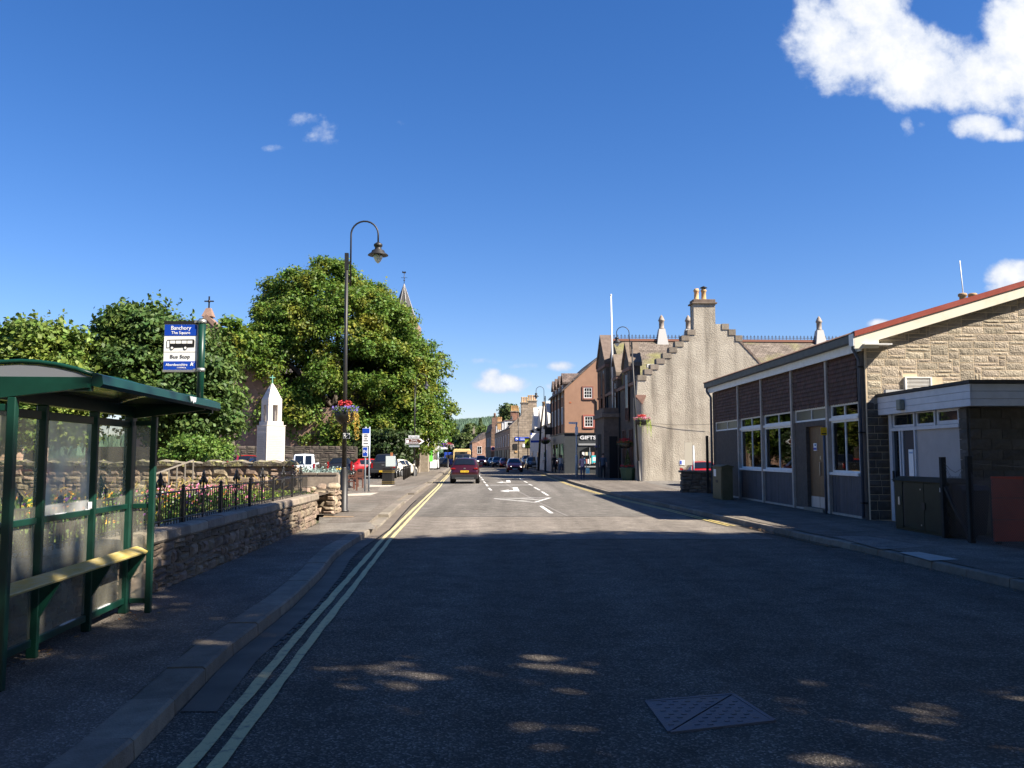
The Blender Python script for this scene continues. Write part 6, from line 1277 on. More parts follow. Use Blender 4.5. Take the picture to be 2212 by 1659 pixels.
def car(label, kind, pm, loc, rz=0, plate=None, face='rear', group=None, hl=False, scale=1, roof_m=None, name='parked_car', cat='car', wheelbase=(.19, .81)):
    Lc, hw, st = KINDS[kind]; t = thing(name, label, cat, loc, rz, group); t.scale = (scale,) * 3
    rows = []
    for (f, zb, zt_, ztop, ws, rh) in st:
        y = Lc / 2 - f * Lc; w = hw * ws
        if ztop: r = [(0, zb), (w * .8, zb), (w * .97, zb + .14), (w, (zb + zt_) / 2 + .05), (w * .965, zt_), (rh, ztop - .07), (rh * .86, ztop - .015), (0, ztop + .015)]
        else: r = [(0, zb), (w * .8, zb), (w * .97, zb + .12), (w, (zb + zt_) / 2 + .04), (w * .955, zt_ - .03), (w * .86, zt_), (w * .7, zt_ + .012), (0, zt_ + .03)]
        rows.append([(x, y, z) for x, z in r])
    mb = MB(); n = 8; idx = {}
    for i, r in enumerate(rows):
        for j, p in enumerate(r):
            idx[i, j, 1] = len(mb.v); mb.v.append(p)
            if j in (0, 7): idx[i, j, -1] = idx[i, j, 1]
            else: idx[i, j, -1] = len(mb.v); mb.v.append((-p[0], p[1], p[2]))
    glass_f = []
    for i in range(len(rows) - 1):
        g0, g1 = st[i][3] > 0, st[i + 1][3] > 0
        for j in range(7):
            for s in (1, -1):
                mb.f.append(tuple(idx[q] for q in ((i, j, s), (i + 1, j, s), (i + 1, j + 1, s), (i, j + 1, s)))); mb.sm.append(True)
                if j == 4 and g0 and g1: glass_f.append(('side_window', i, j, s))
    for e in (0, len(rows) - 1):
        mb.f.append(tuple(idx[e, j, 1] for j in range(8)) + tuple(idx[e, j, -1] for j in (6, 5, 4, 3, 2, 1))); mb.sm.append(False)
    body = mb.build('body', pm, t)
    P = lambda i, j, s=1: Vector((rows[i][j][0] * s, rows[i][j][1], rows[i][j][2]))
    def pane(nm, pts, shr=.9, up=.012, m=None):
        c = sum(pts, Vector()) / len(pts); q = [c + (p - c) * shr for p in pts]; nrm = (q[1] - q[0]).cross(q[2] - q[0]).normalized()
        if nrm.dot(c - Vector((0, 0, .9))) < 0: nrm = -nrm
        return MB().face([p + nrm * up for p in q]) or None
    def pane_obj(nm, pts, shr=.9, up=.012, m=None):
        c = sum(pts, Vector()) / len(pts); q = [c + (p - c) * shr for p in pts]; nrm = (q[1] - q[0]).cross(q[2] - q[0]).normalized()
        if nrm.dot(c - Vector((0, 0, .8))) < 0: nrm = -nrm
        b_ = MB(); b_.face([p + nrm * up for p in q]); return b_.build(nm, m or M['carglass'], t, fix=False)
    gi = [i for i in range(len(st)) if st[i][3] > 0]; a_, b_ = gi[0], gi[-1]
    for s in (1, -1):
        for i in range(a_, b_): pane_obj('side_window', [P(i, 4, s), P(i + 1, 4, s), P(i + 1, 5, s), P(i, 5, s)], .9)
    def wrap(nm, i0, i1, u0, u1, kx, sgn):              # glass that follows the curved body between two stations
        b_2 = MB(); A = [P(i0, 5, 1), P(i0, 6, 1), P(i0, 7, 1), P(i0, 6, -1), P(i0, 5, -1)]; B = [P(i1, 5, 1), P(i1, 6, 1), P(i1, 7, 1), P(i1, 6, -1), P(i1, 5, -1)]
        up = (B[2] - A[2]).cross(Vector((1, 0, 0))).normalized(); up = up if up.z > 0 else -up
        q = [[(lambda p: Vector((p.x * kx, p.y, p.z)))(a_1.lerp(b_1, u)) + up * .028 for a_1, b_1 in zip(A, B)] for u in (u0, u1)]
        for k_ in range(4): b_2.face([q[0][k_], q[0][k_ + 1], q[1][k_ + 1], q[1][k_]], True)
        return b_2.build(nm, M['carglass'], t, fix=False)
    wrap('windscreen', a_ - 1, a_, .06, .93, .93, 1)
    rw = [P(b_, 5, 1), P(b_, 5, -1), P(b_ + 1, 5, -1), P(b_ + 1, 5, 1)]
    if kind == 'van':
        for s, k0, k1 in ((-1, -.92, .02), (1, .12, .86)):
            lerp = lambda A, B, u: A + (B - A) * (u * .5 + .5)
            pane_obj('rear_window', [lerp(rw[1], rw[0], k0), lerp(rw[1], rw[0], k1), lerp(rw[2], rw[3], k1), lerp(rw[2], rw[3], k0)], .86, .03)
    else: wrap('rear_window', b_, b_ + 1, .1, .86, .9, -1)
    yr = -Lc / 2; hwf = hw * .88
    if roof_m: pass
    for f in wheelbase:
        for s in (1, -1):
            y = Lc / 2 - f * Lc; rw_ = .33 if kind not in ('pickup', 'suv') else .37; x = s * hw
            MB().tube([(x - s * .05, y, rw_), (x + s * .004, y, rw_)], rw_ + .055, 18).build('wheel_arch', trim, t)
            w = MB().tube([(x - s * .24, y, rw_), (x - s * .02, y, rw_), (x + s * .012, y, rw_)], [rw_, rw_, rw_ * .93], 18).build('wheel', tyre, t); MB().tube([(x + s * .0, y, rw_), (x + s * .022, y, rw_)], rw_ * .66, 12).build('rim', rim_m, w)
    zb_ = st[-1][2]
    if kind == 'pickup':
        bx('rear_bumper', trim, t, -hw * .95, hw * .95, yr - .1, yr + .06, .45, .68, .02); bx('tailgate', pm, t, -hw * .76, hw * .76, yr + .0, yr + .1, .72, 1.18, .01)
        for s in (1, -1): bx('tail_lamp', red_l, t, s * hw * .86 - .07, s * hw * .86 + .07, yr + .0, yr + .13, .78, 1.14, .01)
        bx('tow_bar', M['black'], t, -.04, .04, yr - .2, yr, .38, .48); bx('badge', rim_m, t, -.1, .1, yr - .02, yr, .98, 1.04)
    else:
        zr = {'suv': .97, 'hatch': .82, 'estate': .98, 'van': .78}[kind]
        bx('rear_bumper', trim if kind in ('suv',) else pm, t, -hw * .9, hw * .9, yr - .05, yr + .14, .30, .58, .02)
        for s in (1, -1):
            if kind in ('van', 'estate'): bx('tail_lamp', red_l, t, s * hw * .90 - .07, s * hw * .90 + .06, yr + .0, yr + .14, .62, 1.25 if kind == 'estate' else 1.12, .01)
            else: bx('tail_lamp', red_l, t, s * hw * .78 - .15, s * hw * .78 + .13, yr + .005, yr + .18, zr - .07, zr + .03, .02)
        if kind == 'van': bx('door_seam', trim, t, .055, .075, yr - .012, yr + .03, .45, 1.72); bx('door_handle', trim, t, .1, .25, yr - .03, yr + .02, .78, .86)
    if plate:
        zp_ = {'suv': .78, 'hatch': .66, 'estate': .72, 'van': .68, 'pickup': .56}[kind]; yo = yr - (.115 if kind == 'pickup' else .06) + (.045 if kind in ('suv', 'hatch', 'estate', 'van') else 0)
        xo = -.28 if kind == 'van' else 0
        pl = bx('number_plate', plate_y, t, xo - .26, xo + .26, yo - .02, yo + .1 if kind != 'pickup' else yo + .01, zp_ - .06, zp_ + .06); text('plate_lettering', plate, bk_, pl, (xo, yo - .0215, zp_), .105, depth=.0006, width=.46)
    yf = Lc / 2; zf = st[1][2]
    bx('grille', trim, t, -hw * .5, hw * .5, yf - .08, yf + .02, zf - .30, zf - .1, .01); bx('lower_grille', trim, t, -hw * .62, hw * .62, yf - .05, yf + .03, st[0][1] - .02, st[0][1] + .12, .01)
    pf = bx('number_plate', plate_w, t, -.26, .26, yf + .02, yf + .04, zf - .40, zf - .3)
    for s in (1, -1):
        MB().hexa([(s * hw * .62 - .16, yf - .28, zf - .16), (s * hw * .62 + .16, yf - .30, zf - .14), (s * hw * .62 + .16, yf - .12, zf - .14), (s * hw * .62 - .16, yf - .0, zf - .18), (s * hw * .62 - .16, yf - .28, zf - .0), (s * hw * .62 + .16, yf - .3, zf + .04), (s * hw * .62 + .14, yf - .13, zf + .0), (s * hw * .62 - .16, yf - .03, zf - .07)]).build('headlight', mat('lit_head_lamp', (1, .98, .9), emit=3) if hl and 'lit_head_lamp' not in bpy.data.materials else (bpy.data.materials['lit_head_lamp'] if hl else head_l), t)
        mi = st[a_ - 1]; ym = yf - mi[0] * Lc - .35; MB().hexa([(s * hw * .96, ym, mi[2] - .02), (s * (hw + .18), ym - .02, mi[2]), (s * (hw + .18), ym + .09, mi[2]), (s * hw * .96, ym + .1, mi[2] - .02), (s * hw * .96, ym, mi[2] + .08), (s * (hw + .17), ym - .01, mi[2] + .13), (s * (hw + .17), ym + .08, mi[2] + .13), (s * hw * .96, ym + .1, mi[2] + .08)]).build('door_mirror', pm, t)
    return t
maroon = paint('maroon_paint', (.042, .004, .006), .2)
mq = car('dark maroon crossover driving away in the left lane', 'suv', maroon, (-3.05, 56.2, 0), R(1.5), 'SY23 XWR', name='moving_car'); bx('roof_rail', rim_m, mq, -.62, -.58, -1.2, .8, 1.6, 1.64); bx('roof_rail', rim_m, mq, .58, .62, -1.2, .8, 1.6, 1.64); bx('bumper_trim', rim_m, mq, -.6, .6, -2.262, -2.25, .34, .38); bx('badge', rim_m, mq, -.06, .06, -2.17, -2.10, .93, 1.0)
car('tall dark people carrier ahead of the maroon crossover', 'van', paint('dark_grey_paint', (.02, .02, .023)), (-4.75, 83, 0), R(2), None, name='moving_car', scale=1.08)
car('silver-white small van with two glazed rear doors in the car park', 'van', paint('silver_white_paint', (.66, .70, .74)), (-15.5, 64, .085), R(11), 'SN08 LVG')
car('black estate car with tall red tail lamps beside the silver-white van', 'estate', paint('black_paint', (.012, .013, .015)), (-12.75, 64.4, .085), R(6), 'KX19 DWL')
car('red hatchback mostly hidden between the black estate and the dark pickup', 'hatch', paint('red_paint', (.33, .012, .012)), (-10.9, 66.6, .085), R(-60))
car('dark grey double-cab pickup parked tail out by the litter bin', 'pickup', paint('graphite_paint', (.028, .030, .034), .2), (-9.55, 64.7, .085), R(4), 'R800 MJE', name='parked_pickup', cat='pickup')
car('small cream-white hatchback behind the dark pickup', 'hatch', paint('cream_paint', (.72, .68, .58)), (-9.1, 69.4, .085), R(-20), scale=.95)
car('red car whose roof shows above the garden wall', 'suv', bpy.data.materials['red_paint'], (-19.4, 62, .15), R(25), scale=1.03); car('dark car half hidden behind the memorial', 'hatch', bpy.data.materials['black_paint'], (-17.9, 60, .2), R(35))
car('red car parked beside the hall gable behind the block wall', 'hatch', bpy.data.materials['red_paint'], (10.5, 47.8, .0), R(-4), 'SV12 KHJ')
car('bright red hatchback coming towards us with its headlights on', 'hatch', paint('deep_red_paint', (.30, .008, .014)), (.25, 94, 0), R(182), hl=True, name='moving_car')
car('dark blue-black car parked on the right below the white building', 'suv', paint('blue_black_paint', (.012, .015, .022)), (2.7, 110, .05), R(183), name='parked_car'); car('grey estate parked behind the dark blue-black car', 'estate', paint('grey_paint', (.2, .22, .24)), (2.2, 118.5, .3), R(184))
car('small red car in the far queue right of the silver car', 'hatch', bpy.data.materials['red_paint'], (-1.1, 131, 0), R(184)); car('black car beside the small red car in the far queue', 'suv', bpy.data.materials['black_paint'], (-2.3, 137, 0), R(184))
car('silver low car in the far queue', 'hatch', paint('silver_paint', (.38, .42, .42), .4), (-3.4, 150, 0), R(184), hl=True); car('dark blue car left of the silver car in the far queue', 'hatch', paint('navy_paint', (.012, .018, .04)), (-4.7, 162, 0), R(185))
car('big red pickup with headlights on in the far queue', 'pickup', paint('pickup_red_paint', (.32, .02, .012)), (-5.45, 150, 0), R(184), hl=True, name='moving_car', cat='pickup'); car('dark car left of the red pickup far down the street', 'hatch', bpy.data.materials['black_paint'], (-7.6, 168, 0), R(185), hl=True)
car('dark parked car on the far left kerb by the two walkers', 'hatch', bpy.data.materials['black_paint'], (-10.1, 126, .02), R(4))
# bus
bu = thing('bus', 'cream and orange single-deck bus ahead on the left side of the street', 'bus', (-7.5, 127, 0), R(4))
cb_ = mat('bus_cream', (.68, .50, .22), (.62, .45, .2), r=.4, ns=2); MB().prism([(-1.25, .35), (1.25, .35), (1.25, 2.5), (1.1, 2.75), (-1.1, 2.75), (-1.25, 2.5)], 'y', -5, 5).build('body', cb_, bu, bevel=.05); bx('rear_window', M['carglass'], bu, -1.0, .75, -5.03, -5.005, 1.45, 2.35); bx('rear_bumper', trim, bu, -1.2, 1.2, -5.1, -5.0, .35, .6); bx('destination_panel', pot_m, bu, .78, 1.2, -5.03, -5.005, 1.4, 2.5)
for s in (1, -1):
    bx('tail_lamp', red_l, bu, s * 1.1 - .08, s * 1.1 + .08, -5.04, -5.0, .75, 1.2); bx('side_windows', M['carglass'], bu, s * 1.255 - .004, s * 1.255 + .004, -4.6, 4.6, 1.4, 2.3)
    for y in (-3, 3): MB().tube([(s * 1.0, y, .48), (s * 1.26, y, .48)], .48, 16).build('wheel', tyre, bu)
vn = thing('blue_van', 'blue van parked far down the left side before the bus', 'van', (-9.6, 133, 0), R(4)); bx('body', mat('van_blue', (.02, .06, .35), r=.4), vn, -.95, .95, -2.4, 1.4, .35, 2.3, .08); bx('cab', bpy.data.materials['van_blue'], vn, -.92, .92, 1.42, 2.5, .35, 1.3, .08); bx('rear_window', M['carglass'], vn, -.7, .7, -2.42, -2.402, 1.3, 1.9)
for s in (1, -1):
    for y in (-1.5, 1.7): MB().tube([(s * .7, y, .34), (s * .97, y, .34)], .34, 14).build('wheel', tyre, vn)
# ---------------------------------------------------------------- people: one skinned body each
def person(label, loc, rz, shirt, legs, skin=(.42, .25, .17), hair=(.05, .03, .02), shoe=(.03, .03, .03), h=1.68, stride=.12, arm=(0, 0), shorts=False, bag=None):
    t = thing('person', label, 'person', loc, rz); k = h / 1.72
    V = [(0, 0, .93), (0, -.01, 1.12), (0, 0, 1.3), (0, 0, 1.43), (0, .0, 1.50), (0, .02, 1.58), (0, .025, 1.66), (0, .0, 1.73)]
    Rr = [(.155, .11), (.135, .10), (.165, .11), (.12, .09), (.055, .055), (.075, .085), (.085, .095), (.05, .06)]; E_ = [(i, i + 1) for i in range(7)]
    for s in (1, -1):
        b_ = len(V); V += [(s * .09, 0, .86), (s * .10, s * stride * .4 + .02, .48), (s * .10, s * stride, .09), (s * .11, s * stride + .13, .035)]; Rr += [(.095, .1), (.062, .065), (.042, .045), (.04, .03)]; E_ += [(0, b_), (b_, b_ + 1), (b_ + 1, b_ + 2), (b_ + 2, b_ + 3)]
        c = len(V); aa = arm[0 if s == 1 else 1]; V += [(s * .19, 0, 1.40), (s * .24, -.02 - s * stride * .3, 1.13), (s * .25, .06 - s * stride * .5 + aa * .2, .90 + aa * .25), (s * .25, .09 - s * stride * .5 + aa * .25, .80 + aa * .3)]; Rr += [(.06, .06), (.042, .045), (.032, .032), (.038, .025)]; E_ += [(3, c), (c, c + 1), (c + 1, c + 2), (c + 2, c + 3)]
    me = bpy.data.meshes.new('skeleton'); me.from_pydata([(x * k, y * k, z * k) for x, y, z in V], E_, []); o = bpy.data.objects.new('skeleton', me); COL.objects.link(o)
    md = o.modifiers.new('s', 'SKIN'); md.use_smooth_shade = True
    for i, r in enumerate(Rr): me.skin_vertices[0].data[i].radius = (r[0] * k, r[1] * k); me.skin_vertices[0].data[i].use_root = (i == 0)
    o.modifiers.new('d', 'SUBSURF').levels = 1; bpy.context.view_layer.update()
    bm_ = bpy.data.meshes.new_from_object(o.evaluated_get(bpy.context.evaluated_depsgraph_get())); bpy.data.objects.remove(o)
    ms = [mat('shirt', shirt, r=.8), mat('trousers', legs, r=.8), mat('skin', skin, r=.6), mat('shoe', shoe, r=.6)]
    for m_ in ms: bm_.materials.append(m_)
    for p in bm_.polygons:
        x, y, z = p.center / k; p.use_smooth = True
        p.material_index = 3 if z < .085 else (2 if (shorts and z < .5) else 1) if z < .95 and abs(x) < .2 else 2 if z > 1.47 or (abs(x) > .185 and z < 1.12) else 0
        if abs(x) > .2 and z < 1.15: p.material_index = 2
    bo = bpy.data.objects.new('body', bm_); COL.objects.link(bo); bo.parent = t
    MB().ball((0, .0, 1.665 * k), (.095 * k, .105 * k, .10 * k), 10, 7).build('hair', mat('hair', hair, r=.7), t)
    if bag: q = MB(); q.hexa([(.2, -.05, .45), (.4, -.05, .45), (.4, .1, .45), (.2, .1, .45), (.22, 0, .75), (.36, 0, .75), (.36, .06, .75), (.22, .06, .75)]); q.build('bag', mat('bag', bag, r=.5), t)
    return t
person('woman in a lilac top and blue jeans walking towards us with a shopping bag', (4.85, 58.8, .13), R(180), (.28, .22, .32), (.03, .04, .09), stride=.1)
bgg = thing('shopping_bag', 'pale turquoise shopping bag held by the woman in lilac', 'bag', (5.18, 58.65, .55)); MB().hexa([(-.12, -.06, 0), (.14, -.06, 0), (.14, .08, 0), (-.12, .08, 0), (-.13, -.02, .38), (.13, -.02, .38), (.13, .04, .38), (-.13, .04, .38)]).tube([(-.08, 0, .38), (-.03, 0, .5), (.05, 0, .5), (.09, 0, .38)], .012, 5).build('bag', mat('turquoise_bag', (.25, .5, .52), r=.5), bgg)
person('man in a dark blue shirt and black trousers walking by the hall', (6.55, 61.5, .13), R(180), (.06, .09, .13), (.012, .012, .015), h=1.78)
person('person in a pale top and jeans standing by the gift shop front', (4.55, 80.5, .13), R(170), (.5, .48, .46), (.08, .12, .2), h=1.66); person('person dressed in black beside the gift shop front', (4.1, 83.5, .13), R(150), (.015, .015, .018), (.012, .012, .015), h=1.72)
person('person in a white shirt and shorts on the right footway below the white building', (3.75, 96, .13), R(5), (.75, .72, .68), (.6, .5, .4), h=1.75, shorts=True)
person('person in a white shirt walking away on the far left footway', (-10.55, 133, .1), R(5), (.8, .78, .76), (.55, .5, .45), h=1.72); person('person in a red shirt walking away beside the one in white', (-9.8, 133, .1), R(-5), (.5, .04, .04), (.03, .04, .08), h=1.78)
SHADE = [(18, 9.0, 1, 0), (23.5, 9.5, 1, 2), (11.4, 8.6, 0, 0), (13.5, 6.0, 0, 1.3), (16.8, 2.0, 2, 1), (10.6, -.6, 2, 3.9), (15.5, -4.0, 2, 2.0), (8.0, -4.5, 2, 4.2), (9.9, 1.7, 3, 4.4), (12, -13, 1, 4), (10.8, 6.9, 0, 3.1),
         (3.5, -11, 2, 2), (-3, -13, 1, 5), (-10, -12, 1, .5), (-4, -21, 1, 1.5), (5, -20, 1, 2.5), (-16, -8, 1, 3.3)]  # trees well behind the camera are added only to block sky light
# ---------------------------------------------------------------- leaves and trees
def leaf_cloud(name, m, parent, C_, Nn, s, aspect=.62, fold=.25, shape=1, kind=None):
    """C_ centres (n,3), Nn normals (n,3), s sizes (n)"""
    n = len(C_); Nn = Nn / np.maximum(1e-6, np.linalg.norm(Nn, axis=1))[:, None]
    r = rng.normal(size=(n, 3)); A = np.cross(Nn, r); A /= np.maximum(1e-6, np.linalg.norm(A, axis=1))[:, None]; B = np.cross(Nn, A); s = s[:, None]
    if shape == 1: V = np.stack([C_ - A * s, C_ - B * s * aspect + Nn * s * fold, C_ + A * s, C_ + B * s * aspect + Nn * s * fold], 1); nv = 4
    else: V = np.stack([C_ - A * s * .85, C_ - A * s * .3 - B * s * aspect, C_ + A * s * .35 - B * s * aspect * .75 + Nn * s * fold, C_ + A * s * 1.15, C_ + A * s * .35 + B * s * aspect * .75 + Nn * s * fold, C_ - A * s * .3 + B * s * aspect], 1); nv = 6
    me = bpy.data.meshes.new(name); me.vertices.add(n * nv); me.vertices.foreach_set('co', V.reshape(-1).astype(np.float32)); me.loops.add(n * nv); me.loops.foreach_set('vertex_index', np.arange(n * nv, dtype=np.int32)); me.polygons.add(n); me.polygons.foreach_set('loop_start', np.arange(0, n * nv, nv, dtype=np.int32)); me.polygons.foreach_set('loop_total', np.full(n, nv, dtype=np.int32)); me.update(); me.validate()
    me.materials.append(m); o = bpy.data.objects.new(name, me); COL.objects.link(o); o.parent = parent
    if kind: o['kind'] = kind
    return o
def tree(label, loc, outline, mleaf, nb=60, nclump=26, nleaf=26, ls=.16, bough=1.7, clump=.5, depth=.85, trunk=.35, shape=1, name='tree', fill=.25, seed=1, group=None, sprigs=0, droop=0.0, flat=.62, low=0):
    """outline: list of (z, xl, xr) relative to loc.  Boughs fill the outline, clumps cover the boughs, leaves fill the clumps."""
    g_ = np.random.default_rng(seed); t = thing(name, label, 'tree', loc, 0, group)
    zs = np.array([q[0] for q in outline]); xl = np.array([q[1] for q in outline]); xr = np.array([q[2] for q in outline]); f = lambda z: (np.interp(z, zs, xl), np.interp(z, zs, xr))
    cs, rs = [], []; tries = 0
    while len(cs) < nb and tries < nb * 60:
        tries += 1; z = g_.uniform(zs[0], zs[-1]); a, b_ = f(z); w = (b_ - a) / 2
        if g_.uniform() > w / (np.max(xr - xl) / 2) + .15: continue
        R_ = bough * g_.uniform(.7, 1.25) * min(1, .45 + .55 * w / (np.max(xr - xl) / 2)); th = g_.uniform(0, 2 * math.pi); k = math.sqrt(g_.uniform(fill, 1)); q = max(0, w - R_ * .75); x = (a + b_) / 2 + q * k * math.cos(th); y = q * depth * k * math.sin(th)
        z = min(z, zs[-1] - R_ * .55)
        if cs:
            d_ = np.min(np.linalg.norm(np.array(cs) - (x, y, z), axis=1) - np.array(rs) * .45)
            if d_ < 0 and g_.uniform() < .8: continue
        cs.append((x, y, z)); rs.append(R_)
    CC, NN = [], []
    for (c, R_) in zip(cs, rs):
        n = max(6, int(nclump * (R_ / bough) ** 2)); d = g_.normal(size=(n, 3)); d[:, 2] = d[:, 2] * .9 + .35; d /= np.linalg.norm(d, axis=1)[:, None]; rad = R_ * g_.uniform(.72, 1.06, n); P_ = np.array(c) + d * rad[:, None] * (1, 1, flat * 1.15)
        for p, dd in zip(P_, d):
            e = g_.normal(size=(nleaf, 3)) * clump * (.55, .55, .30); rr2 = np.linalg.norm(e[:, :2], axis=1); e[:, 2] -= droop * rr2
            CC.append(p + e); NN.append(dd * .5 + (0, 0, .55) + g_.normal(size=(nleaf, 3)) * .55 + np.c_[e[:, :2], np.zeros(nleaf)] * .6)
    for k in range(sprigs):                                # single shoots standing out of the outline
        z = g_.uniform(zs[0] + (zs[-1] - zs[0]) * .55, zs[-1] * .985); a, b_ = f(z); x = g_.uniform(a, b_); th = g_.uniform(-1, 1); l = g_.uniform(.5, 1.3) * bough * .6; n = int(l / (ls * .8)) + 3; u = np.linspace(0, 1, n); base = np.array((x, g_.uniform(-.4, .4) * (b_ - a) * depth * .5, z)); dr = np.array((g_.normal() * .35, 0, 1.0)); pts = base + u[:, None] * dr * l + g_.normal(size=(n, 3)) * ls * .35
        CC.append(pts); NN.append(g_.normal(size=(n, 3)) + (0, -.3, .4))
    CC = np.concatenate(CC); NN = np.concatenate(NN); ok = CC[:, 2] > low; CC, NN = CC[ok], NN[ok]
    leaf_cloud('crown', mleaf, t, CC, NN, ls * g_.uniform(.6, 1.25, len(CC)), shape=shape)
    zf = max(zs[0] + .2 * (zs[-1] - zs[0]), .8); tb_ = MB(); tx = 0; tb_.tube([(0, 0, -.3), (.02, 0, .15), (.05, .03, zf * .6), (0, 0, zf), (.1, .0, zs[-1] * .75)], [trunk * 1.5, trunk * 1.1, trunk * .9, trunk * .75, trunk * .15], 10); o_ = tb_.build('trunk', M['bark'], t)
    lb = MB(); order = sorted(range(len(cs)), key=lambda i: -rs[i])[:26]
    for i in order:
        c = cs[i]; z0 = min(c[2] * .8, zf * g_.uniform(.7, 1.25)); m_ = (c[0] * .5 + g_.normal() * .2, c[1] * .5, (z0 + c[2]) / 2 + .25); lb.tube([(0, 0, z0), m_, c], [trunk * .42, trunk * .24, trunk * .06], 6)
    lb.build('limb', M['bark'], t)
    return t
def outl(Y, pts, base=.1): # pixel outline measured on the photograph (y, x_left, x_right) -> metres about the trunk
    out = []; xs = [(a + b_) / 2 for _, a, b_ in pts]; xc = (at(sum(xs) / len(xs), 900, Y)).x
    for y, a, b_ in sorted(pts, key=lambda q: -q[0]): out.append((at(CX, y, Y).z - base, at(a, y, Y).x - xc, at(b_, y, Y).x - xc))
    return xc, out
# the great tree behind the car park
xc, ol = outl(80, [(975, 575, 940), (940, 545, 965), (880, 525, 990), (830, 500, 985), (780, 490, 965), (740, 500, 940), (700, 520, 915), (670, 532, 900), (650, 545, 865), (625, 565, 845), (600, 615, 785), (580, 655, 760), (562, 690, 725)])
tree('huge broad green tree turning yellow, towering over the parked cars', (xc, 80, .1), ol, M['leaf_big'], nb=330, nclump=30, nleaf=34, ls=.15, flat=.85, bough=1.35, clump=.62, depth=.7, trunk=.7, shape=1, fill=.35, seed=3, sprigs=90, droop=.35)
# small yellowing branch sticking out on its left
xc, ol = outl(72, [(800, 470, 530), (760, 470, 560), (720, 470, 540), (690, 478, 505)])
tree('thin yellowing tree at the left edge of the great tree', (xc, 72, .1), [(z, a, b_) for z, a, b_ in ol], M['leaf_big'], nb=16, nclump=10, nleaf=16, ls=.22, bough=.9, clump=.55, depth=.6, trunk=.2, fill=.2, seed=9, sprigs=6)
# lime trees behind the garden wall
xc, ol = outl(33, [(985, 330, 480), (950, 290, 510), (900, 225, 520), (850, 200, 515), (800, 195, 500), (760, 200, 480), (735, 210, 440), (710, 222, 400), (690, 235, 375), (676, 260, 340)])
tree('leafy dark green lime tree behind the bus stop sign', (xc, 33, .3), ol, M['leaf_lime'], nb=85, nclump=32, nleaf=24, ls=.10, bough=1.05, clump=.34, depth=.8, trunk=.25, shape=2, seed=5, sprigs=90, fill=.3)
xc, ol = outl(31, [(960, -60, 230), (900, -120, 235), (850, -130, 235), (800, -120, 215), (770, -90, 200), (745, -40, 180), (728, 25, 150), (715, 45, 110)])
tree('paler lime tree above the bus shelter roof at the left edge', (xc, 31, .3), ol, leafmat('pale_lime_leaf', (.12, .19, .035), (.20, .26, .05), .6), nb=80, nclump=30, nleaf=22, ls=.098, bough=1.0, clump=.33, depth=.8, trunk=.25, shape=2, seed=6, sprigs=70, fill=.3)
# dark undergrowth under the great tree
xc, ol = outl(73, [(1012, 760, 880), (985, 735, 890), (960, 740, 905), (935, 770, 895)])
tree('dark evergreen undergrowth beneath the great tree behind the pickup', (xc, 73, .1), [(max(.2, z), a, b_) for z, a, b_ in ol], leafmat('dark_evergreen_leaf', (.03, .055, .015), (.05, .08, .02)), nb=46, nclump=18, nleaf=18, ls=.15, bough=.9, clump=.5, depth=.35, trunk=.1, name='hedge', seed=31)
bpy.data.objects['hedge']['category'] = 'hedge'
# bright shrub on the garden wall
xc, ol = outl(29, [(1000, 352, 520), (985, 350, 525), (970, 358, 515), (955, 378, 470), (945, 395, 440)], .72)
tree('bright green shrub growing just behind the garden wall', (xc, 29, .72), [(max(.1, z), a, b_) for z, a, b_ in ol], M['leaf_shrub'], nb=24, nclump=22, nleaf=16, ls=.06, bough=.5, clump=.2, depth=.6, trunk=.06, name='shrub', seed=8, sprigs=14)
bpy.data.objects['shrub']['category'] = 'shrub'
# plants at the foot of the gate pillars and far trees beyond the street
for k, (Y, pts, lab, m_, tr) in enumerate((
    (215, [(988, 988, 1015), (960, 984, 1019), (945, 988, 1017), (938, 996, 1008)], 'round green tree closing the view left of the pink stone building', M['leaf_far'], .4),
    (240, [(988, 955, 990), (950, 955, 995), (925, 962, 990), (915, 968, 982)], 'dark tree beyond the left shops under the hill', M['leaf_shade'], .4),
    (235, [(980, 1000, 1025), (940, 1000, 1030), (925, 1006, 1028), (915, 1012, 1022)], 'middle green tree below the wooded hill', M['leaf_far'], .4),
    (255, [(980, 1018, 1050), (930, 1020, 1050), (920, 1028, 1046)], 'olive tree behind the pink stone building', M['leaf_shade'], .4),
    (190, [(915, 1085, 1110), (895, 1086, 1113), (882, 1090, 1110), (875, 1095, 1104)], 'tree showing above the roofs beside the red chimney stack', M['leaf_far'], .3))):
    xc, ol = outl(Y, pts); tree(lab, (xc, Y, .0), ol, m_, nb=28, nclump=16, nleaf=14, ls=.4, bough=1.6, clump=.8, depth=.8, trunk=tr, seed=20 + k)
ft = thing('fir_tree', 'dark pointed fir standing before the wooded hill', 'tree', (at(1038, 900, 260).x, 260, 0)); n = 2600; z = rng.uniform(0, 1, n) ** .8; a = rng.uniform(0, 6.28, n); r_ = (1 - z) * 2.6 * rng.uniform(.5, 1, n) + .2; h_ = 10.0
leaf_cloud('crown', M['leaf_shade'], ft, np.c_[r_ * np.cos(a), r_ * np.sin(a), 2 + z * (h_ + 1)], np.c_[np.cos(a), np.sin(a), np.full(n, .3)], np.full(n, .5)); MB().tube([(0, 0, 0), (0, 0, h_)], [.35, .05], 8).build('trunk', M['bark'], ft)
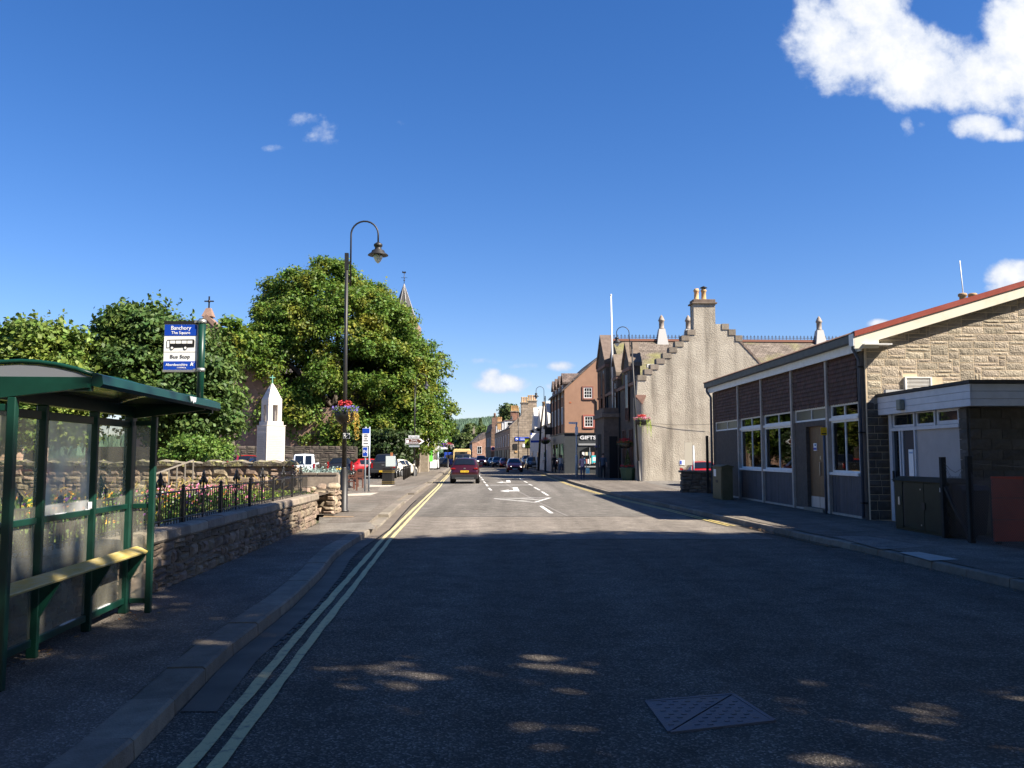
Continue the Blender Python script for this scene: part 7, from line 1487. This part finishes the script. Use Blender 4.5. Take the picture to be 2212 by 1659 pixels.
# ---------------------------------------------------------------- wooded hill
hb = MB(); X0, X1, nxh = -2600, 1600, 60
def hz(x, y): # crest profile read from the skyline
    px = CX + x / 3500 * FPX; top = np.interp(px, [-300, 500, 900, 960, 1030, 1075, 1100, 1200, 1500, 2200], [975, 955, 930, 916, 911, 906, 904, 905, 915, 950]); zt_ = EYE + (HOR - top) / FPX * 3500; return zt_ * max(0, min(1, (y - 900) / 2600)) ** .9 if y < 3500 else zt_ * (1 - (y - 3500) / 3000)
for i in range(nxh):
    for j in range(14):
        xa, xb = X0 + (X1 - X0) * i / nxh, X0 + (X1 - X0) * (i + 1) / nxh; ya, yb = 800 + j * 260, 800 + (j + 1) * 260; hb.face([(xa, ya, hz(xa, ya) - 1), (xb, ya, hz(xb, ya) - 1), (xb, yb, hz(xb, yb) - 1), (xa, yb, hz(xa, yb) - 1)], True)
struct(hb.build('hill', mat('forest_floor', (.03, .055, .035), (.045, .075, .04), r=.95, ns=.01), fix=False))
fs = MB(); r2 = random.Random(3)
for k in range(9000):
    x = r2.uniform(-900, 900); y = 3500 - 2600 * r2.random() ** 1.3
    z = hz(x, y); h_ = r2.uniform(9, 20); w = h_ * r2.uniform(.28, .5); i0 = len(fs.v); a0 = r2.random()
    fs.v += [(x + w * math.cos(a0 + q * 1.257), y + w * math.sin(a0 + q * 1.257), z - 1) for q in range(5)] + [(x, y, z + h_)]
    for q in range(5): fs.f.append((i0 + q, i0 + (q + 1) % 5, i0 + 5)); fs.sm.append(False)
o = fs.build('forest', mat('conifer_forest', (.045, .085, .06), (.075, .12, .07), r=.9, ns=.012, isl=.3), kind='stuff', fix=False); tag(o, 'distant conifer forest covering the hill at the end of the street', 'forest')  # distance haze is tinted into the bluish conifer green
# ---------------------------------------------------------------- flower bed
def bed(x0f, x1f, y0, y1, n, hmin, hmax): # points inside the garden behind the railing
    out = []
    for _ in range(n):
        y = random.uniform(y0, y1); u = random.random(); x = wx(min(y, 20.5)) - .5 - (x0f + (x1f - x0f) * u); out.append((x, y, .73 + random.uniform(hmin, hmax)))
    return out
pf_ = bed(0, 3.2, 8.5, 17.5, 3600, .0, .34) + bed(0, 2.6, 17, 22.5, 1400, -.02, .1); a = np.array(pf_)
o = leaf_cloud('flower_bed_foliage', M['p_leaf'], None, a, rng.normal(size=a.shape) + (0, 0, .3), rng.uniform(.04, .10, len(a)), .35, kind='stuff'); tag(o, 'green bedding foliage behind the black railing', 'plants')
for nm, mk, (y0, y1), n, s, lab in (('pink_flowers', 'p_pink', (14.5, 18), 330, .03, 'drift of pink flowers behind the middle of the railing'), ('yellow_flowers', 'p_gold', (10.5, 15), 260, .03, 'golden yellow flowers behind the nearer railing'), ('orange_flowers', 'p_or', (10, 16), 140, .03, 'orange flowers along the nearer flower bed'), ('yellow_green_edging', 'p_lime', (17.5, 21.5), 500, .035, 'lime yellow edging plants at the far end of the bed'), ('purple_flowers', 'p_purple', (11.5, 14), 80, .035, 'purple flowers near the shelter end of the bed'), ('white_flowers', 'p_white', (13, 17), 120, .025, 'scattered white flowers in the bed')):
    pts = bed(.0, 1.6 if y1 > 17.6 else 2.4, y0, y1, n, *((.02, .22) if y1 > 18.1 else (.12, .46))); o = blobs(nm, M[mk], None, pts, s, leafn=2); tag(o, lab, 'flowers')
tl_ = np.array(bed(1.2, 3.8, 14, 24.8, 420, .1, .5)); o = leaf_cloud('tall_stems', mat('dry_flower_stems', (.36, .22, .08), (.2, .2, .05), r=.8, ns=2, isl=.3), None, tl_, rng.normal(size=tl_.shape) * (1, 1, .15), rng.uniform(.06, .13, len(tl_)), .12, kind='stuff'); tag(o, 'dry brown flower stems in front of the garden wall', 'plants')
# ---------------------------------------------------------------- unseen trees: those beside throw dappled shade, those behind are added to block sky
def shade_src(base, h_, r_, tr, seed, nb):
    ol = [(base, -r_ * .6, r_ * .6), (base + .15 * (h_ - base), -r_ * .95, r_ * .95), (base + .5 * (h_ - base), -r_, r_), (base + .8 * (h_ - base), -r_ * .8, r_ * .8), (h_, -r_ * .35, r_ * .35)]
    return tree('tall leafy tree out of view, placed to shade the road and block sky light', (0, 0, 0), ol, M['leaf_shade'], nb=nb, nclump=int(28 * tr), nleaf=int(20 * tr + 3), ls=.22, bough=1.5, clump=.62, depth=1.0, trunk=.35, seed=seed, fill=.1, group='tall trees outside the picture that shade the road')
srcs = [shade_src(7.5, 15.8, 4.2, 1.0, 61, 80), shade_src(4.5, 19.0, 4.6, 1.0, 62, 95), shade_src(7, 15.5, 4.4, .62, 63, 30), shade_src(7.5, 14.5, 4.0, .62, 64, 12)]
used = set()
for k, (x, y, i, rz) in enumerate(SHADE):
    o = srcs[i] if i not in used else copy_tree(srcs[i]); used.add(i); move(o, (x, y, 0), rz)
